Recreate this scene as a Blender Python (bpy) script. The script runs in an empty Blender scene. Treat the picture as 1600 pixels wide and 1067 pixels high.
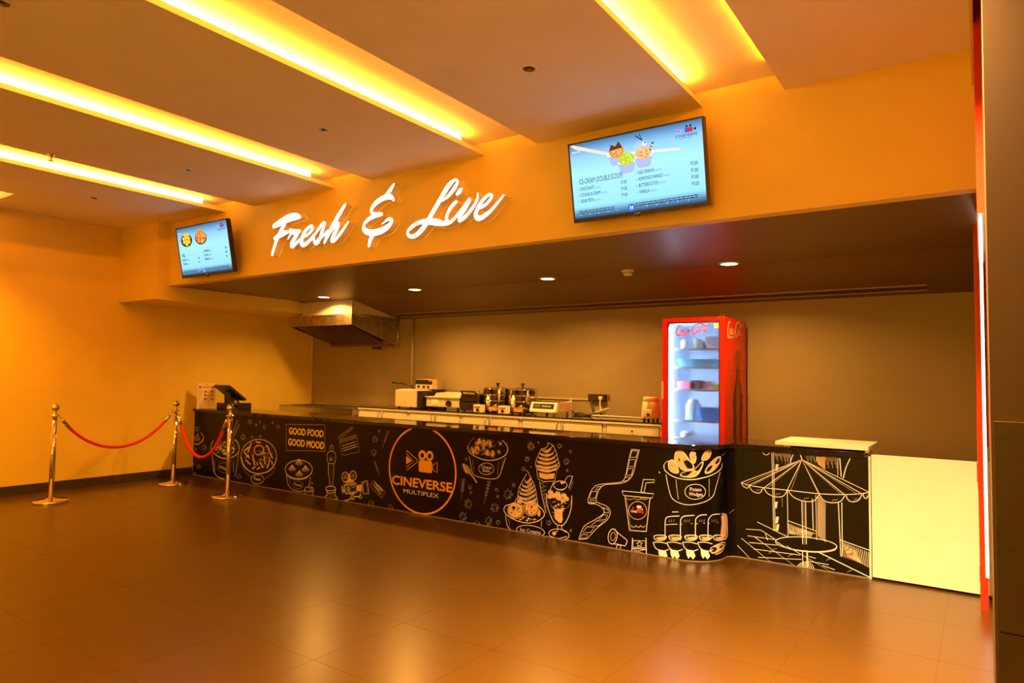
import bpy, bmesh, math, random
from mathutils import Vector, Matrix

random.seed(11)
SC = bpy.context.scene
COL = SC.collection

# ------------------------------------------------------------------ camera
def make_camera():
    cam = bpy.data.cameras.new('camera')
    cam.sensor_width = 36.0
    cam.lens = 1051.0 / 1600.0 * 36.0
    cam.clip_start = 0.05
    ob = bpy.data.objects.new('camera', cam)
    COL.objects.link(ob)
    yaw, pitch, roll = math.radians(34.898), math.radians(2.918), math.radians(-0.881)
    f = Vector((-math.sin(yaw) * math.cos(pitch), math.cos(yaw) * math.cos(pitch), math.sin(pitch)))
    r = Vector((math.cos(yaw), math.sin(yaw), 0.0))
    d = f.cross(r)
    c, s = math.cos(roll), math.sin(roll)
    r2 = c * r + s * d
    u2 = -(-s * r + c * d)
    m = Matrix((r2, u2, -f)).transposed().to_4x4()
    m.translation = Vector((0, 0, 1.4))
    ob.matrix_world = m
    SC.camera = ob
make_camera()

# ------------------------------------------------------------------ world, view
W = bpy.data.worlds.new('lobby_world')
SC.world = W
W.use_nodes = True
W.node_tree.nodes['Background'].inputs[0].default_value = (1.0, 0.50, 0.10, 1)
W.node_tree.nodes['Background'].inputs[1].default_value = 0.0
SC.view_settings.view_transform = 'Standard'
SC.view_settings.look = 'None'
SC.view_settings.gamma = 1.0
SC.view_settings.use_curve_mapping = False
SC.view_settings.exposure = 0.25
SC.cycles.max_bounces = 10
SC.cycles.diffuse_bounces = 6
SC.cycles.glossy_bounces = 5
SC.cycles.transmission_bounces = 8
SC.cycles.transparent_max_bounces = 8
SC.cycles.sample_clamp_indirect = 6.0
SC.cycles.blur_glossy = 0.5
SC.cycles.caustics_reflective = True
SC.cycles.caustics_refractive = False

LED = (1.0, 0.26, 0.003)        # warm cove strips
LED_POWER = 165.0
LIP_FILL_POWER = 30.0
DOWN = (1.0, 0.47, 0.08)        # kitchen downlights
DOWN_POWER = 38.0
LOBBY_RIGHT, LOBBY_RIGHT_POWER = (1.0, 0.53, 0.18), 455.0
LOBBY_LEFT, LOBBY_LEFT_POWER = (1.0, 0.44, 0.004), 38.0
FILL_PANEL, FILL_PANEL_POWER = (1.0, 0.51, 0.02), 640.0       # each added fill panel on the unseen rear wall

def area(name, loc, rot, sx, sy, color, power, spread=180):
    l = bpy.data.lights.new(name, 'AREA')
    l.shape = 'RECTANGLE'
    l.size, l.size_y = sx, sy
    l.color = color
    l.energy = power
    l.spread = math.radians(spread)
    o = bpy.data.objects.new(name, l)
    o.location = loc
    o.rotation_euler = rot
    COL.objects.link(o)
    return o

# ------------------------------------------------------------------ dimensions (metres)
XL, HC, HR = -8.776, 3.146, 3.246          # left wall, ceiling panels, cove recess
YB, ZB = 4.177, 2.405                      # bulkhead face, soffit height
YC, YC2 = 5.073, 5.451                     # counter front, set-back right part
YK = 7.0                                   # back wall
ZT = 0.89                                  # counter top
LIPS = [-1.443, -3.21, -4.99, -6.77]
COVEW = 0.5

# ------------------------------------------------------------------ materials
MATS = {}
def nodes(m):
    m.use_nodes = True
    return m.node_tree.nodes, m.node_tree.links
def mat(name, col, rough=0.5, metal=0.0, var=0.06, scale=12.0, bump=0.0, bscale=120.0, coat=0.0, spec=0.5, emit=None, estr=0.0, coatr=0.05, stretch=None):
    if name in MATS:
        return MATS[name]
    m = bpy.data.materials.new(name)
    N, K = nodes(m)
    b = N['Principled BSDF']
    tc = N.new('ShaderNodeTexCoord')
    mp = N.new('ShaderNodeMapping')
    if stretch:
        mp.inputs['Scale'].default_value = stretch
    K.new(tc.outputs['Object'], mp.inputs['Vector'])
    no = N.new('ShaderNodeTexNoise')
    no.inputs['Scale'].default_value = scale
    no.inputs['Detail'].default_value = 3
    K.new(mp.outputs['Vector'], no.inputs['Vector'])
    rp = N.new('ShaderNodeValToRGB')
    lo = [max(0, c * (1 - var)) for c in col[:3]] + [1]
    hi = [min(1, c * (1 + var)) for c in col[:3]] + [1]
    rp.color_ramp.elements[0].color = lo
    rp.color_ramp.elements[1].color = hi
    rp.color_ramp.elements[0].position = 0.3
    rp.color_ramp.elements[1].position = 0.7
    K.new(no.outputs['Fac'], rp.inputs['Fac'])
    K.new(rp.outputs['Color'], b.inputs['Base Color'])
    b.inputs['Roughness'].default_value = rough
    b.inputs['Metallic'].default_value = metal
    b.inputs['Specular IOR Level'].default_value = spec
    b.inputs['Coat Weight'].default_value = coat
    b.inputs['Coat Roughness'].default_value = coatr
    if emit:
        b.inputs['Emission Color'].default_value = (*emit, 1)
        b.inputs['Emission Strength'].default_value = estr
    if bump:
        n2 = N.new('ShaderNodeTexNoise')
        n2.inputs['Scale'].default_value = bscale
        n2.inputs['Detail'].default_value = 4
        K.new(mp.outputs['Vector'], n2.inputs['Vector'])
        bp = N.new('ShaderNodeBump')
        bp.inputs['Strength'].default_value = bump
        bp.inputs['Distance'].default_value = 0.01
        K.new(n2.outputs['Fac'], bp.inputs['Height'])
        K.new(bp.outputs['Normal'], b.inputs['Normal'])
    MATS[name] = m
    return m
def emat(name, col, strength):
    if name in MATS:
        return MATS[name]
    m = bpy.data.materials.new(name)
    N, K = nodes(m)
    N.remove(N['Principled BSDF'])
    e = N.new('ShaderNodeEmission')
    e.inputs[0].default_value = (*col, 1)
    e.inputs[1].default_value = strength
    K.new(e.outputs[0], N['Material Output'].inputs['Surface'])
    MATS[name] = m
    return m

ceil_m = mat('white_ceiling_paint', (0.80, 0.74, 0.68), 0.75, var=0.03, scale=3)
wall_m = mat('ochre_wall_paint', (0.80, 0.58, 0.08), 0.6, var=0.04, scale=2.5, bump=0.05, bscale=60)
bulk_m = mat('ochre_bulkhead_paint', (0.82, 0.62, 0.12), 0.6, var=0.03, scale=2.5)
kwall_m = mat('grey_kitchen_wall_paint', (0.34, 0.265, 0.16), 0.55, var=0.04, scale=2.0, bump=0.04, bscale=50)
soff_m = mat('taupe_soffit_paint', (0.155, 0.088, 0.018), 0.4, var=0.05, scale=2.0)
dark_m = mat('dark_skirting_tile', (0.05, 0.035, 0.02), 0.3)
tile_m = mat('brown_floor_tile', (0.075, 0.035, 0.003), 0.28, var=0.05, scale=3.0, spec=0.55)
grout_m = mat('dark_floor_grout', (0.06, 0.029, 0.003), 0.4)
black_m = mat('black_laminate_print', (0.004, 0.0025, 0.002), 0.32, var=0.3, spec=0.24)
granite_m = mat('black_granite', (0.018, 0.013, 0.010), 0.06, var=0.7, scale=160, spec=0.5)
edge_m = mat('black_edge_strip', (0.02, 0.014, 0.01), 0.15, spec=0.5)
cream_m = mat('cream_laminate', (0.90, 0.86, 0.76), 0.45, var=0.03, scale=4)
white_m = mat('white_plastic', (0.82, 0.78, 0.70), 0.4, var=0.02)
steel_m = mat('brushed_steel', (0.62, 0.57, 0.50), 0.28, metal=1.0, var=0.10, scale=30, stretch=(1, 1, 14))
satin_m = mat('satin_steel', (0.80, 0.72, 0.58), 0.42, metal=0.35, var=0.06, scale=8)
foil_m = mat('crumpled_steel_sheet', (0.60, 0.53, 0.44), 0.32, metal=1.0, var=0.25, scale=14, bump=0.6, bscale=14)
pol_m = mat('polished_steel', (0.78, 0.73, 0.64), 0.08, metal=1.0, var=0.03)
gold_m = mat('polished_brass', (0.95, 0.84, 0.62), 0.09, metal=1.0, var=0.04)
rope_m = mat('red_velvet_rope', (0.78, 0.018, 0.006), 0.75, var=0.25, scale=120, bump=0.5, bscale=260)
blk_m = mat('black_plastic', (0.012, 0.010, 0.009), 0.35, var=0.2)
dgrey_m = mat('dark_grey_metal', (0.06, 0.05, 0.04), 0.4, metal=0.4)
red_m = mat('gloss_red_paint', (0.80, 0.006, 0.003), 0.25, var=0.05, spec=0.3)
frame_m = mat('red_frame_paint', (0.70, 0.035, 0.012), 0.18, var=0.08, coat=0.5)
pillar_m = mat('brown_pillar_paint', (0.060, 0.028, 0.002), 0.5, var=0.06, scale=3)
ptile_m = mat('brown_pillar_tile', (0.040, 0.023, 0.004), 0.4, var=0.1, scale=5, bump=0.05, bscale=40)
brown_m = mat('brown_metal', (0.20, 0.11, 0.05), 0.4, metal=0.5)

# ------------------------------------------------------------------ mesh helpers
class MB:
    """collects geometry; build() links it as one mesh object"""
    def __init__(self):
        self.v, self.f, self.mi, self.sm = [], [], [], []
    def add(self, vs, fs, mi=0, smooth=False):
        o = len(self.v)
        self.v += [tuple(p) for p in vs]
        for f in fs:
            self.f.append(tuple(i + o for i in f)); self.mi.append(mi); self.sm.append(smooth)
        return self
    def box(self, x0, x1, y0, y1, z0, z1, mi=0, bevel=0.0):
        if bevel > 0:
            bm = bmesh.new()
            bmesh.ops.create_cube(bm, size=1.0)
            for v in bm.verts:
                v.co = Vector(((x0 + x1) / 2 + v.co.x * (x1 - x0), (y0 + y1) / 2 + v.co.y * (y1 - y0), (z0 + z1) / 2 + v.co.z * (z1 - z0)))
            bmesh.ops.bevel(bm, geom=bm.edges[:], offset=bevel, segments=2, affect='EDGES', profile=0.6)
            bm.verts.index_update()
            self.add([v.co[:] for v in bm.verts], [[v.index for v in f.verts] for f in bm.faces], mi)
            bm.free()
            return self
        v = [(x0, y0, z0), (x1, y0, z0), (x1, y1, z0), (x0, y1, z0), (x0, y0, z1), (x1, y0, z1), (x1, y1, z1), (x0, y1, z1)]
        return self.add(v, [(3, 2, 1, 0), (4, 5, 6, 7), (0, 1, 5, 4), (1, 2, 6, 5), (2, 3, 7, 6), (3, 0, 4, 7)], mi)
    def hexa(self, lo, hi, mi=0):
        """two quads, each four points counter-clockwise seen from above (bottom, top)"""
        return self.add(list(lo) + list(hi), [(3, 2, 1, 0), (4, 5, 6, 7), (0, 1, 5, 4), (1, 2, 6, 5), (2, 3, 7, 6), (3, 0, 4, 7)], mi)
    def prism(self, poly, a, b, axis=2, mi=0, smooth=False):
        n = len(poly)
        def P(p, t):
            return (p[0], p[1], t) if axis == 2 else ((p[0], t, p[1]) if axis == 1 else (t, p[0], p[1]))
        vs = [P(p, a) for p in poly] + [P(p, b) for p in poly]
        self.add(vs, [tuple(range(n - 1, -1, -1)), tuple(range(n, 2 * n))], mi)
        o = len(self.v) - 2 * n
        for i in range(n):
            j = (i + 1) % n
            self.f.append((o + i, o + j, o + n + j, o + n + i)); self.mi.append(mi); self.sm.append(smooth)
        return self
    def lathe(self, prof, cx=0, cy=0, n=28, mi=0, cap=True):
        vs, fs = [], []
        for r, z in prof:
            for k in range(n):
                a = 2 * math.pi * k / n
                vs.append((cx + r * math.cos(a), cy + r * math.sin(a), z))
        for i in range(len(prof) - 1):
            for k in range(n):
                k2 = (k + 1) % n
                fs.append((i * n + k, i * n + k2, (i + 1) * n + k2, (i + 1) * n + k))
        self.add(vs, fs, mi, True)
        if cap:
            o = len(self.v) - len(vs)
            self.f.append(tuple(o + k for k in range(n - 1, -1, -1))); self.mi.append(mi); self.sm.append(False)
            e = o + (len(prof) - 1) * n
            self.f.append(tuple(e + k for k in range(n))); self.mi.append(mi); self.sm.append(False)
        return self
    def tube(self, pts, r, n=8, mi=0, cap=True):
        pts = [Vector(p) for p in pts]
        rs = r if isinstance(r, (list, tuple)) else [r] * len(pts)
        vs, fs = [], []
        up = Vector((0, 0, 1))
        t0 = (pts[1] - pts[0]).normalized()
        if abs(t0.dot(up)) > 0.95:
            up = Vector((1, 0, 0))
        nrm = (up - t0 * up.dot(t0)).normalized()
        for i, p in enumerate(pts):
            t = (pts[min(i + 1, len(pts) - 1)] - pts[max(i - 1, 0)]).normalized()
            nrm = (nrm - t * nrm.dot(t)).normalized()
            bn = t.cross(nrm)
            for k in range(n):
                a = 2 * math.pi * k / n
                vs.append(p + (nrm * math.cos(a) + bn * math.sin(a)) * rs[i])
        for i in range(len(pts) - 1):
            for k in range(n):
                k2 = (k + 1) % n
                fs.append((i * n + k, i * n + k2, (i + 1) * n + k2, (i + 1) * n + k))
        self.add(vs, fs, mi, True)
        if cap:
            o = len(self.v) - len(vs)
            self.f.append(tuple(o + k for k in range(n - 1, -1, -1))); self.mi.append(mi); self.sm.append(False)
            e = o + (len(pts) - 1) * n
            self.f.append(tuple(e + k for k in range(n))); self.mi.append(mi); self.sm.append(False)
        return self
    def sphere(self, c, r, n=18, m=10, mi=0, sz=1.0):
        prof = []
        for i in range(m + 1):
            a = -math.pi / 2 + math.pi * i / m
            prof.append((max(r * math.cos(a), 1e-4), c[2] + r * sz * math.sin(a)))
        return self.lathe(prof, c[0], c[1], n, mi, cap=False)
    def build(self, name, mats, parent=None, world=True, bevel=0.0):
        me = bpy.data.meshes.new(name)
        off = Vector((0, 0, 0))
        if parent is not None and world:
            p = parent
            while p is not None:
                off += p.location
                p = p.parent
        me.from_pydata([(v[0] - off.x, v[1] - off.y, v[2] - off.z) for v in self.v], [], self.f)
        if not isinstance(mats, (list, tuple)):
            mats = [mats]
        for m in mats:
            me.materials.append(m)
        me.polygons.foreach_set('material_index', self.mi)
        me.polygons.foreach_set('use_smooth', self.sm)
        me.update()
        ob = bpy.data.objects.new(name, me)
        COL.objects.link(ob)
        if parent is not None:
            ob.parent = parent
        if bevel:
            md = ob.modifiers.new('bevel', 'BEVEL')
            md.width = bevel
            md.segments = 2
            md.limit_method = 'ANGLE'
        return ob

def tag(o, label=None, cat=None, group=None, kind=None):
    if label: o['label'] = label
    if cat: o['category'] = cat
    if group: o['group'] = group
    if kind: o['kind'] = kind
    return o
def thing(name, label, cat, loc=(0, 0, 0), rotz=0.0, group=None):
    o = bpy.data.objects.new(name, None)
    o.empty_display_size = 0.1
    o.location = loc
    o.rotation_euler = (0, 0, rotz)
    COL.objects.link(o)
    return tag(o, label, cat, group)
def struct(o):
    o['kind'] = 'structure'
    return o
def copy_tree(o, parent=None):
    c = o.copy()
    COL.objects.link(c)
    c.parent = parent
    for ch in list(o.children):
        copy_tree(ch, c)
    return c

def smooth(pts, closed=False, k=5):
    """Catmull-Rom through points of any dimension"""
    n = len(pts)
    if n < 3:
        return [tuple(p) for p in pts]
    out = []
    segs = n if closed else n - 1
    for i in range(segs):
        def g(j):
            return pts[j % n] if closed else pts[min(max(j, 0), n - 1)]
        p0, p1, p2, p3 = g(i - 1), g(i), g(i + 1), g(i + 2)
        for s in range(k):
            t = s / k
            out.append(tuple(0.5 * (2 * b + (c - a) * t + (2 * a - 5 * b + 4 * c - d) * t * t + (3 * b - a - 3 * c + d) * t ** 3) for a, b, c, d in zip(p0, p1, p2, p3)))
    if not closed:
        out.append(tuple(pts[-1]))
    return out

def ribbon2d(pts, w, closed=False):
    """2D ribbon: returns verts (2D) and quads; w number or list"""
    n = len(pts)
    ws = w if isinstance(w, (list, tuple)) else [w] * n
    vs, fs = [], []
    for i in range(n):
        a = pts[(i - 1) % n] if (closed or i > 0) else pts[0]
        b = pts[(i + 1) % n] if (closed or i < n - 1) else pts[-1]
        dx, dy = b[0] - a[0], b[1] - a[1]
        l = math.hypot(dx, dy) or 1e-6
        nx, ny = -dy / l * ws[i] / 2, dx / l * ws[i] / 2
        vs += [(pts[i][0] + nx, pts[i][1] + ny), (pts[i][0] - nx, pts[i][1] - ny)]
    for i in range(n if closed else n - 1):
        j = (i + 1) % n
        fs.append((2 * i, 2 * i + 1, 2 * j + 1, 2 * j))
    return vs, fs

TEXT_CACHE = {}
def text2d(s):
    """flat triangles of a text, normalised so that the cap height is 1; returns verts, faces, width"""
    key = s
    if key in TEXT_CACHE:
        return TEXT_CACHE[key]
    cu = bpy.data.curves.new('lettering', 'FONT')
    cu.body = s
    cu.resolution_u = 3
    ob = bpy.data.objects.new('lettering', cu)
    COL.objects.link(ob)
    dg = bpy.context.evaluated_depsgraph_get()
    me = bpy.data.meshes.new_from_object(ob.evaluated_get(dg))
    vs = [(v.co.x, v.co.y) for v in me.vertices]
    fs = [tuple(p.vertices) for p in me.polygons]
    bpy.data.objects.remove(ob)
    bpy.data.curves.remove(cu)
    bpy.data.meshes.remove(me)
    x0 = min(v[0] for v in vs); x1 = max(v[0] for v in vs)
    cap = 0.729
    vs = [((v[0] - x0) / cap, v[1] / cap) for v in vs]
    TEXT_CACHE[key] = (vs, fs, (x1 - x0) / cap)
    return TEXT_CACHE[key]
def text_layers(s, bold):
    """heavier weight: the same outline set a little to each side, one layer each"""
    vs, fs, wd = text2d(s)
    b = bold * 1.5
    sh = [(0, 0), (b, 0), (-b, 0), (0, b), (0, -b)] if bold else [(0, 0)]
    return [[(p[0] + dx, p[1] + dy) for p in vs] for dx, dy in sh], fs, wd
# ================================================================== SETTING
TS, TX0, TY0 = 0.6245, -0.2, 2.213
TXA, TXB, TYA, TYB = XL, 1.05, 0.34, 5.452
def build_floor():
    m = MB()
    m.box(TXA, TXB, TYA, TYB, -0.05, -0.0012, 1)                  # grout bed under the tiles
    m.box(XL - 0.2, 4.6, -7.3, TYA, -0.05, 0.0, 0)
    m.box(TXB, 4.6, TYA, TYB, -0.05, 0.0, 0)
    m.box(XL - 0.2, 4.6, TYB, 7.3, -0.05, 0.0, 0)
    m.box(XL - 0.2, TXA, TYA, TYB, -0.05, 0.0, 0)
    fl = struct(m.build('floor', [tile_m, grout_m]))
    cache = {}
    g = 0.0016
    i = -20
    while True:
        x0 = TX0 + i * TS; x1 = x0 + TS; i += 1
        if x0 >= TXB: break
        if x1 <= TXA: continue
        j = -10
        while True:
            y0 = TY0 + j * TS; y1 = y0 + TS; j += 1
            if y0 >= TYB: break
            if y1 <= TYA: continue
            a, b, c, d = max(x0, TXA), min(x1, TXB), max(y0, TYA), min(y1, TYB)
            key = (round(b - a, 3), round(d - c, 3))
            if key not in cache:
                t = MB().box(g / 2, b - a - g / 2, g / 2, d - c - g / 2, -0.006, 0.0)
                ob = t.build('floor_tile', tile_m, fl, world=False)
                cache[key] = ob.data
            else:
                ob = bpy.data.objects.new('floor_tile', cache[key])
                COL.objects.link(ob)
                ob.parent = fl
            ob.location = (a, c, 0)
build_floor()
struct(MB().box(XL, -0.03, 5.56, YK, 0.0, 0.10).build('kitchen_floor', tile_m))

# walls
struct(MB().box(XL - 0.2, XL, -7.3, YK + 0.2, 0, 3.4).build('wall_left', wall_m))
struct(MB().box(XL, 0.3, YK, YK + 0.2, 0, 2.7).build('wall_back', kwall_m))
struct(MB().box(-0.03, 0.3, 5.53, YK, 0, 2.7).build('wall_right', kwall_m))
struct(MB().box(4.5, 4.7, -7.3, 5.6, 0, 3.4).build('wall_far', wall_m))
struct(MB().box(XL, 4.5, -4.26, -4.06, 0, HR).build('wall_rear', wall_m))
struct(MB().box(0.3, 4.5, 5.5, 5.7, 0, 3.4).build('wall_side', wall_m))
struct(MB().box(XL, XL + 0.012, -7.3, YC - 0.01, 0, 0.105).build('baseboard_left', dark_m))
struct(MB().box(XL, XL + 0.03, YK - 0.02, YK - 0.005, 0.1, 2.235).build('trim_1', mat('pale_corner_bead', (0.62, 0.50, 0.34), 0.5)))
# bulkhead, soffit, end block
struct(MB().box(-7.9, -0.004, YB, YB + 0.1, ZB, 3.4).build('wall_upper', bulk_m))
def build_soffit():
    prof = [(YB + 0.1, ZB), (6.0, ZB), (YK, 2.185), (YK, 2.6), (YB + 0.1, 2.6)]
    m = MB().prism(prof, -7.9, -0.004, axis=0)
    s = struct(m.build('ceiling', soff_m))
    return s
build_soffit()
struct(MB().box(XL, -7.9, 4.03, YK, 2.235, HR).build('wall_left', bulk_m))
# linear air slot in the sloped part
def slope_z(y): return ZB - (y - 6.0) * 0.22
def build_slot():
    x0, x1 = -6.75, -0.37
    r = thing('air_slot', 'long dark linear air slot in the soffit above the back counter', 'vent', (-3.5, 6.8, slope_z(6.8)))
    m = MB()
    y0, y1 = 6.76, 6.87
    m.hexa([(x0, y0, slope_z(y0) - 0.004), (x1, y0, slope_z(y0) - 0.004), (x1, y1, slope_z(y1) - 0.004), (x0, y1, slope_z(y1) - 0.004)],
           [(x0, y0, slope_z(y0) + 0.01), (x1, y0, slope_z(y0) + 0.01), (x1, y1, slope_z(y1) + 0.01), (x0, y1, slope_z(y1) + 0.01)])
    m.build('slot_core', dgrey_m, r)
    m = MB()
    for ya in (6.745, 6.87):
        yb = ya + 0.014
        m.hexa([(x0, ya, slope_z(ya) - 0.012), (x1, ya, slope_z(ya) - 0.012), (x1, yb, slope_z(yb) - 0.012), (x0, yb, slope_z(yb) - 0.012)],
               [(x0, ya, slope_z(ya) + 0.005), (x1, ya, slope_z(ya) + 0.005), (x1, yb, slope_z(yb) + 0.005), (x0, yb, slope_z(yb) + 0.005)])
    m.build('slot_edge', mat('taupe_metal_edge', (0.30, 0.20, 0.12), 0.4), r)
build_slot()

# ceiling with lit coves
def build_ceiling():
    ce = struct(MB().box(XL - 0.2, 4.6, -7.4, YB, HR, HR + 0.15).build('ceiling', ceil_m))
    T = 0.034
    y0, y1 = -4.06, YB
    def panel(x0, x1, lip=True, ya=y0, yb=y1):
        m = MB()
        m.box(x0, x1, ya, yb, HC, HC + T)
        m.box(x0, x1 - (0.2 if lip else 0.0), ya, yb, HC + T, HR)
        return m.build('ceiling_panel', ceil_m, ce)
    panel(LIPS[0] + COVEW, 4.5, lip=False)
    for k in range(3):
        panel(LIPS[k + 1] + COVEW, LIPS[k])
    # last panel has a shorter cove of its own beside the left wall
    panel(-7.93, LIPS[3])
    panel(-8.42, -7.93, ya=2.60)
    panel(XL, -8.42)
build_ceiling()
struct(MB().box(-0.016, -0.004, 1.6, YB, 2.95, HC).build('trim_2', wall_m))

def led_strip(x, ya, yb, label, power):
    r = thing('led_strip', label, 'strip light', (x, (ya + yb) / 2, HC + 0.034), group='cove strip lights')
    MB().box(x - 0.012, x + 0.012, ya, yb, HC + 0.034, HC + 0.037).build('strip_base', white_m, r)
    MB().box(x - 0.016, x - 0.006, ya, yb, HC + 0.037, HR - 0.006).build('strip_glow_face', emat('cove_glow_emission', (1.0, 0.62, 0.20), 6.0), r)  # glowing face added to give the white glare band above the lip
    a = area('cove_light', (0, 0, 0.012), (0, math.radians(188), 0), 0.016, yb - ya, LED, power)
    a.parent = r
    xs = x + 0.03 + COVEW - 0.012
    MB().box(xs - 0.004, xs + 0.010, ya, yb, HR - 0.020, HR - 0.004).build('added_side_strip', white_m, r)  # hidden second strip, added to brighten the lip opposite
    a = area('added_lip_light', (xs - 0.006 - x, 0, HR - 0.012 - HC - 0.034), (0, math.radians(86), 0), 0.012, yb - ya, LED, LIP_FILL_POWER * (yb - ya) / 7.8, 140)
    a.parent = r
    return r
names = ['cove strip light in the cove above the ice cream menu screen',
         'cove strip light in the cove between the lit sign and the ice cream screen',
         'cove strip light in the cove above the middle of the lit sign',
         'cove strip light in the cove between the snack menu screen and the lit sign']
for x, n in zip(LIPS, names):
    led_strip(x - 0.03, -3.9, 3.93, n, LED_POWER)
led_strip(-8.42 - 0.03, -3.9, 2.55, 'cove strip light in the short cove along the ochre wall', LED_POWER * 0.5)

def recessed_spot(x, y, label):
    r = thing('recessed_spot', label, 'ceiling spot', (x, y, HC), group='unlit recessed ceiling spots')
    MB().lathe([(0.036, HC - 0.0005), (0.036, HC - 0.004), (0.05, HC - 0.003), (0.05, HC - 0.0005)], x, y, 24, cap=False).build('trim_ring', white_m, r)
    MB().lathe([(0.034, HC - 0.003), (0.030, HC - 0.0015), (0.012, HC - 0.001)], x, y, 24).build('lamp_recess', mat('dark_reflector', (0.03, 0.02, 0.015), 0.2, metal=0.6), r)
    MB().lathe([(0.012, HC - 0.006), (0.010, HC - 0.010), (0.004, HC - 0.012)], x, y, 16).build('lamp_lens', mat('dull_lamp_lens', (0.30, 0.22, 0.15), 0.2), r)
recessed_spot(-2.081, 3.11, 'unlit recessed ceiling spot in the panel beside the ice cream menu screen')
recessed_spot(-3.849, 3.11, 'unlit recessed ceiling spot in the ceiling panel above the lit sign')
recessed_spot(-5.629, 3.11, 'unlit recessed ceiling spot in the same panel as the sprinkler head')
recessed_spot(-7.393, 3.11, 'unlit recessed ceiling spot in the panel along the ochre wall')
recessed_spot(-3.82, 1.16, 'unlit recessed ceiling spot in the same panel as the one above the sign')
def sprinkler():
    x, y = -6.192, 2.269
    r = thing('sprinkler_head', 'small brass sprinkler head hanging from the ceiling beside a cove', 'sprinkler', (x, y, HC))
    MB().lathe([(0.03, HC), (0.03, HC - 0.006), (0.012, HC - 0.010), (0.010, HC - 0.035)], x, y, 16).build('flange', gold_m, r)
    MB().lathe([(0.006, HC - 0.035), (0.006, HC - 0.05), (0.022, HC - 0.052), (0.022, HC - 0.055)], x, y, 16).build('deflector', gold_m, r)
sprinkler()

def downlight(x, label):
    y = 5.84
    r = thing('downlight', label, 'downlight', (x, y, ZB), group='lit downlights under the soffit')
    MB().lathe([(0.070, ZB), (0.070, ZB - 0.008), (0.085, ZB - 0.006), (0.088, ZB)], x, y, 28, cap=False).build('trim_ring', white_m, r)
    MB().lathe([(0.070, ZB - 0.006), (0.03, ZB - 0.009), (0.001, ZB - 0.009)], x, y, 28).build('diffuser', emat('downlight_emission', (1.0, 0.80, 0.50), 9.0), r)
    l = bpy.data.lights.new('downlight_lamp', 'AREA')
    l.shape = 'DISK'; l.size = 0.13; l.color = DOWN; l.energy = DOWN_POWER; l.spread = math.radians(150)
    o = bpy.data.objects.new('downlight_lamp', l)
    o.location = (0, 0, -0.014)
    COL.objects.link(o); o.parent = r
downlight(-7.12, 'lit round downlight in front of the steel exhaust hood')
downlight(-5.488, 'lit round downlight above the fryer and griddle')
downlight(-3.639, 'lit round downlight beside the smoke detector')
downlight(-1.783, 'lit round downlight in front of the red fridge')

def smoke_detector():
    x, y = -2.70, 5.75
    r = thing('smoke_detector', 'cream smoke detector on the dark soffit', 'smoke detector', (x, y, ZB))
    MB().lathe([(0.058, ZB), (0.058, ZB - 0.016), (0.045, ZB - 0.020)], x, y, 24).build('base', cream_m, r)
    MB().lathe([(0.044, ZB - 0.020), (0.046, ZB - 0.036), (0.036, ZB - 0.050), (0.012, ZB - 0.054)], x, y, 24).build('chamber', cream_m, r)
    m = MB()
    for k in range(10):
        a = k * 0.628
        m.box(x + 0.044 * math.cos(a) - 0.004, x + 0.044 * math.cos(a) + 0.004, y + 0.044 * math.sin(a) - 0.004, y + 0.044 * math.sin(a) + 0.004, ZB - 0.036, ZB - 0.024)
    m.build('vent_slots', dgrey_m, r)
smoke_detector()

# lit lobby downlights: the ceiling goes on above and behind the viewer
def lobby_downlight(x, y, label, col, power, spread):
    r = thing('lobby_downlight', label, 'downlight', (x, y, HC), group='lit lobby downlights')
    MB().lathe([(0.140, HC), (0.140, HC - 0.012), (0.165, HC - 0.010), (0.168, HC)], x, y, 32, cap=False).build('trim_ring', white_m, r)
    MB().lathe([(0.138, HC - 0.004), (0.06, HC - 0.006), (0.001, HC - 0.006)], x, y, 32).build('diffuser', emat('lobby_lamp_emission', (1.0, 0.5, 0.1), 3.0), r)
    o = area('lobby_lamp', (0, 0, -0.011), (0, 0, 0), 0.27, 0.27, col, power, spread)
    o.data.shape = 'DISK'
    o.parent = r
lobby_downlight(-0.42, 2.58, 'lit lobby downlight in front of the brown pillar', LOBBY_RIGHT, LOBBY_RIGHT_POWER, 118)
lobby_downlight(-8.0, 2.0, 'lit lobby downlight beside the ochre wall', LOBBY_LEFT, LOBBY_LEFT_POWER, 112)
def fill_panel(x, label):  # unseen glowing panels, added to light the bulkhead from the front
    y = -3.97
    r = thing('added_fill_panel', label, 'fill_light', (x, y, 0.5), group='added fill panels behind the viewer')
    MB().box(x - 0.85, x + 0.85, y - 0.06, y, 0.5, 2.6, bevel=0.005).build('case', blk_m, r)
    MB().box(x - 0.80, x + 0.80, y, y + 0.004, 0.55, 2.55).build('lit_sheet', emat('fill_panel_emission', FILL_PANEL, 6.0), r)
    o = area('fill_panel_lamp', (0, 0.008, 1.05), (math.radians(90), 0, math.radians(180)), 1.6, 2.0, FILL_PANEL, FILL_PANEL_POWER)
    o.parent = r
fill_panel(-3.9, 'added glowing fill panel in the middle of the unseen rear wall')
fill_panel(-1.3, 'added glowing fill panel behind the viewer next to the pillar side')

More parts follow.
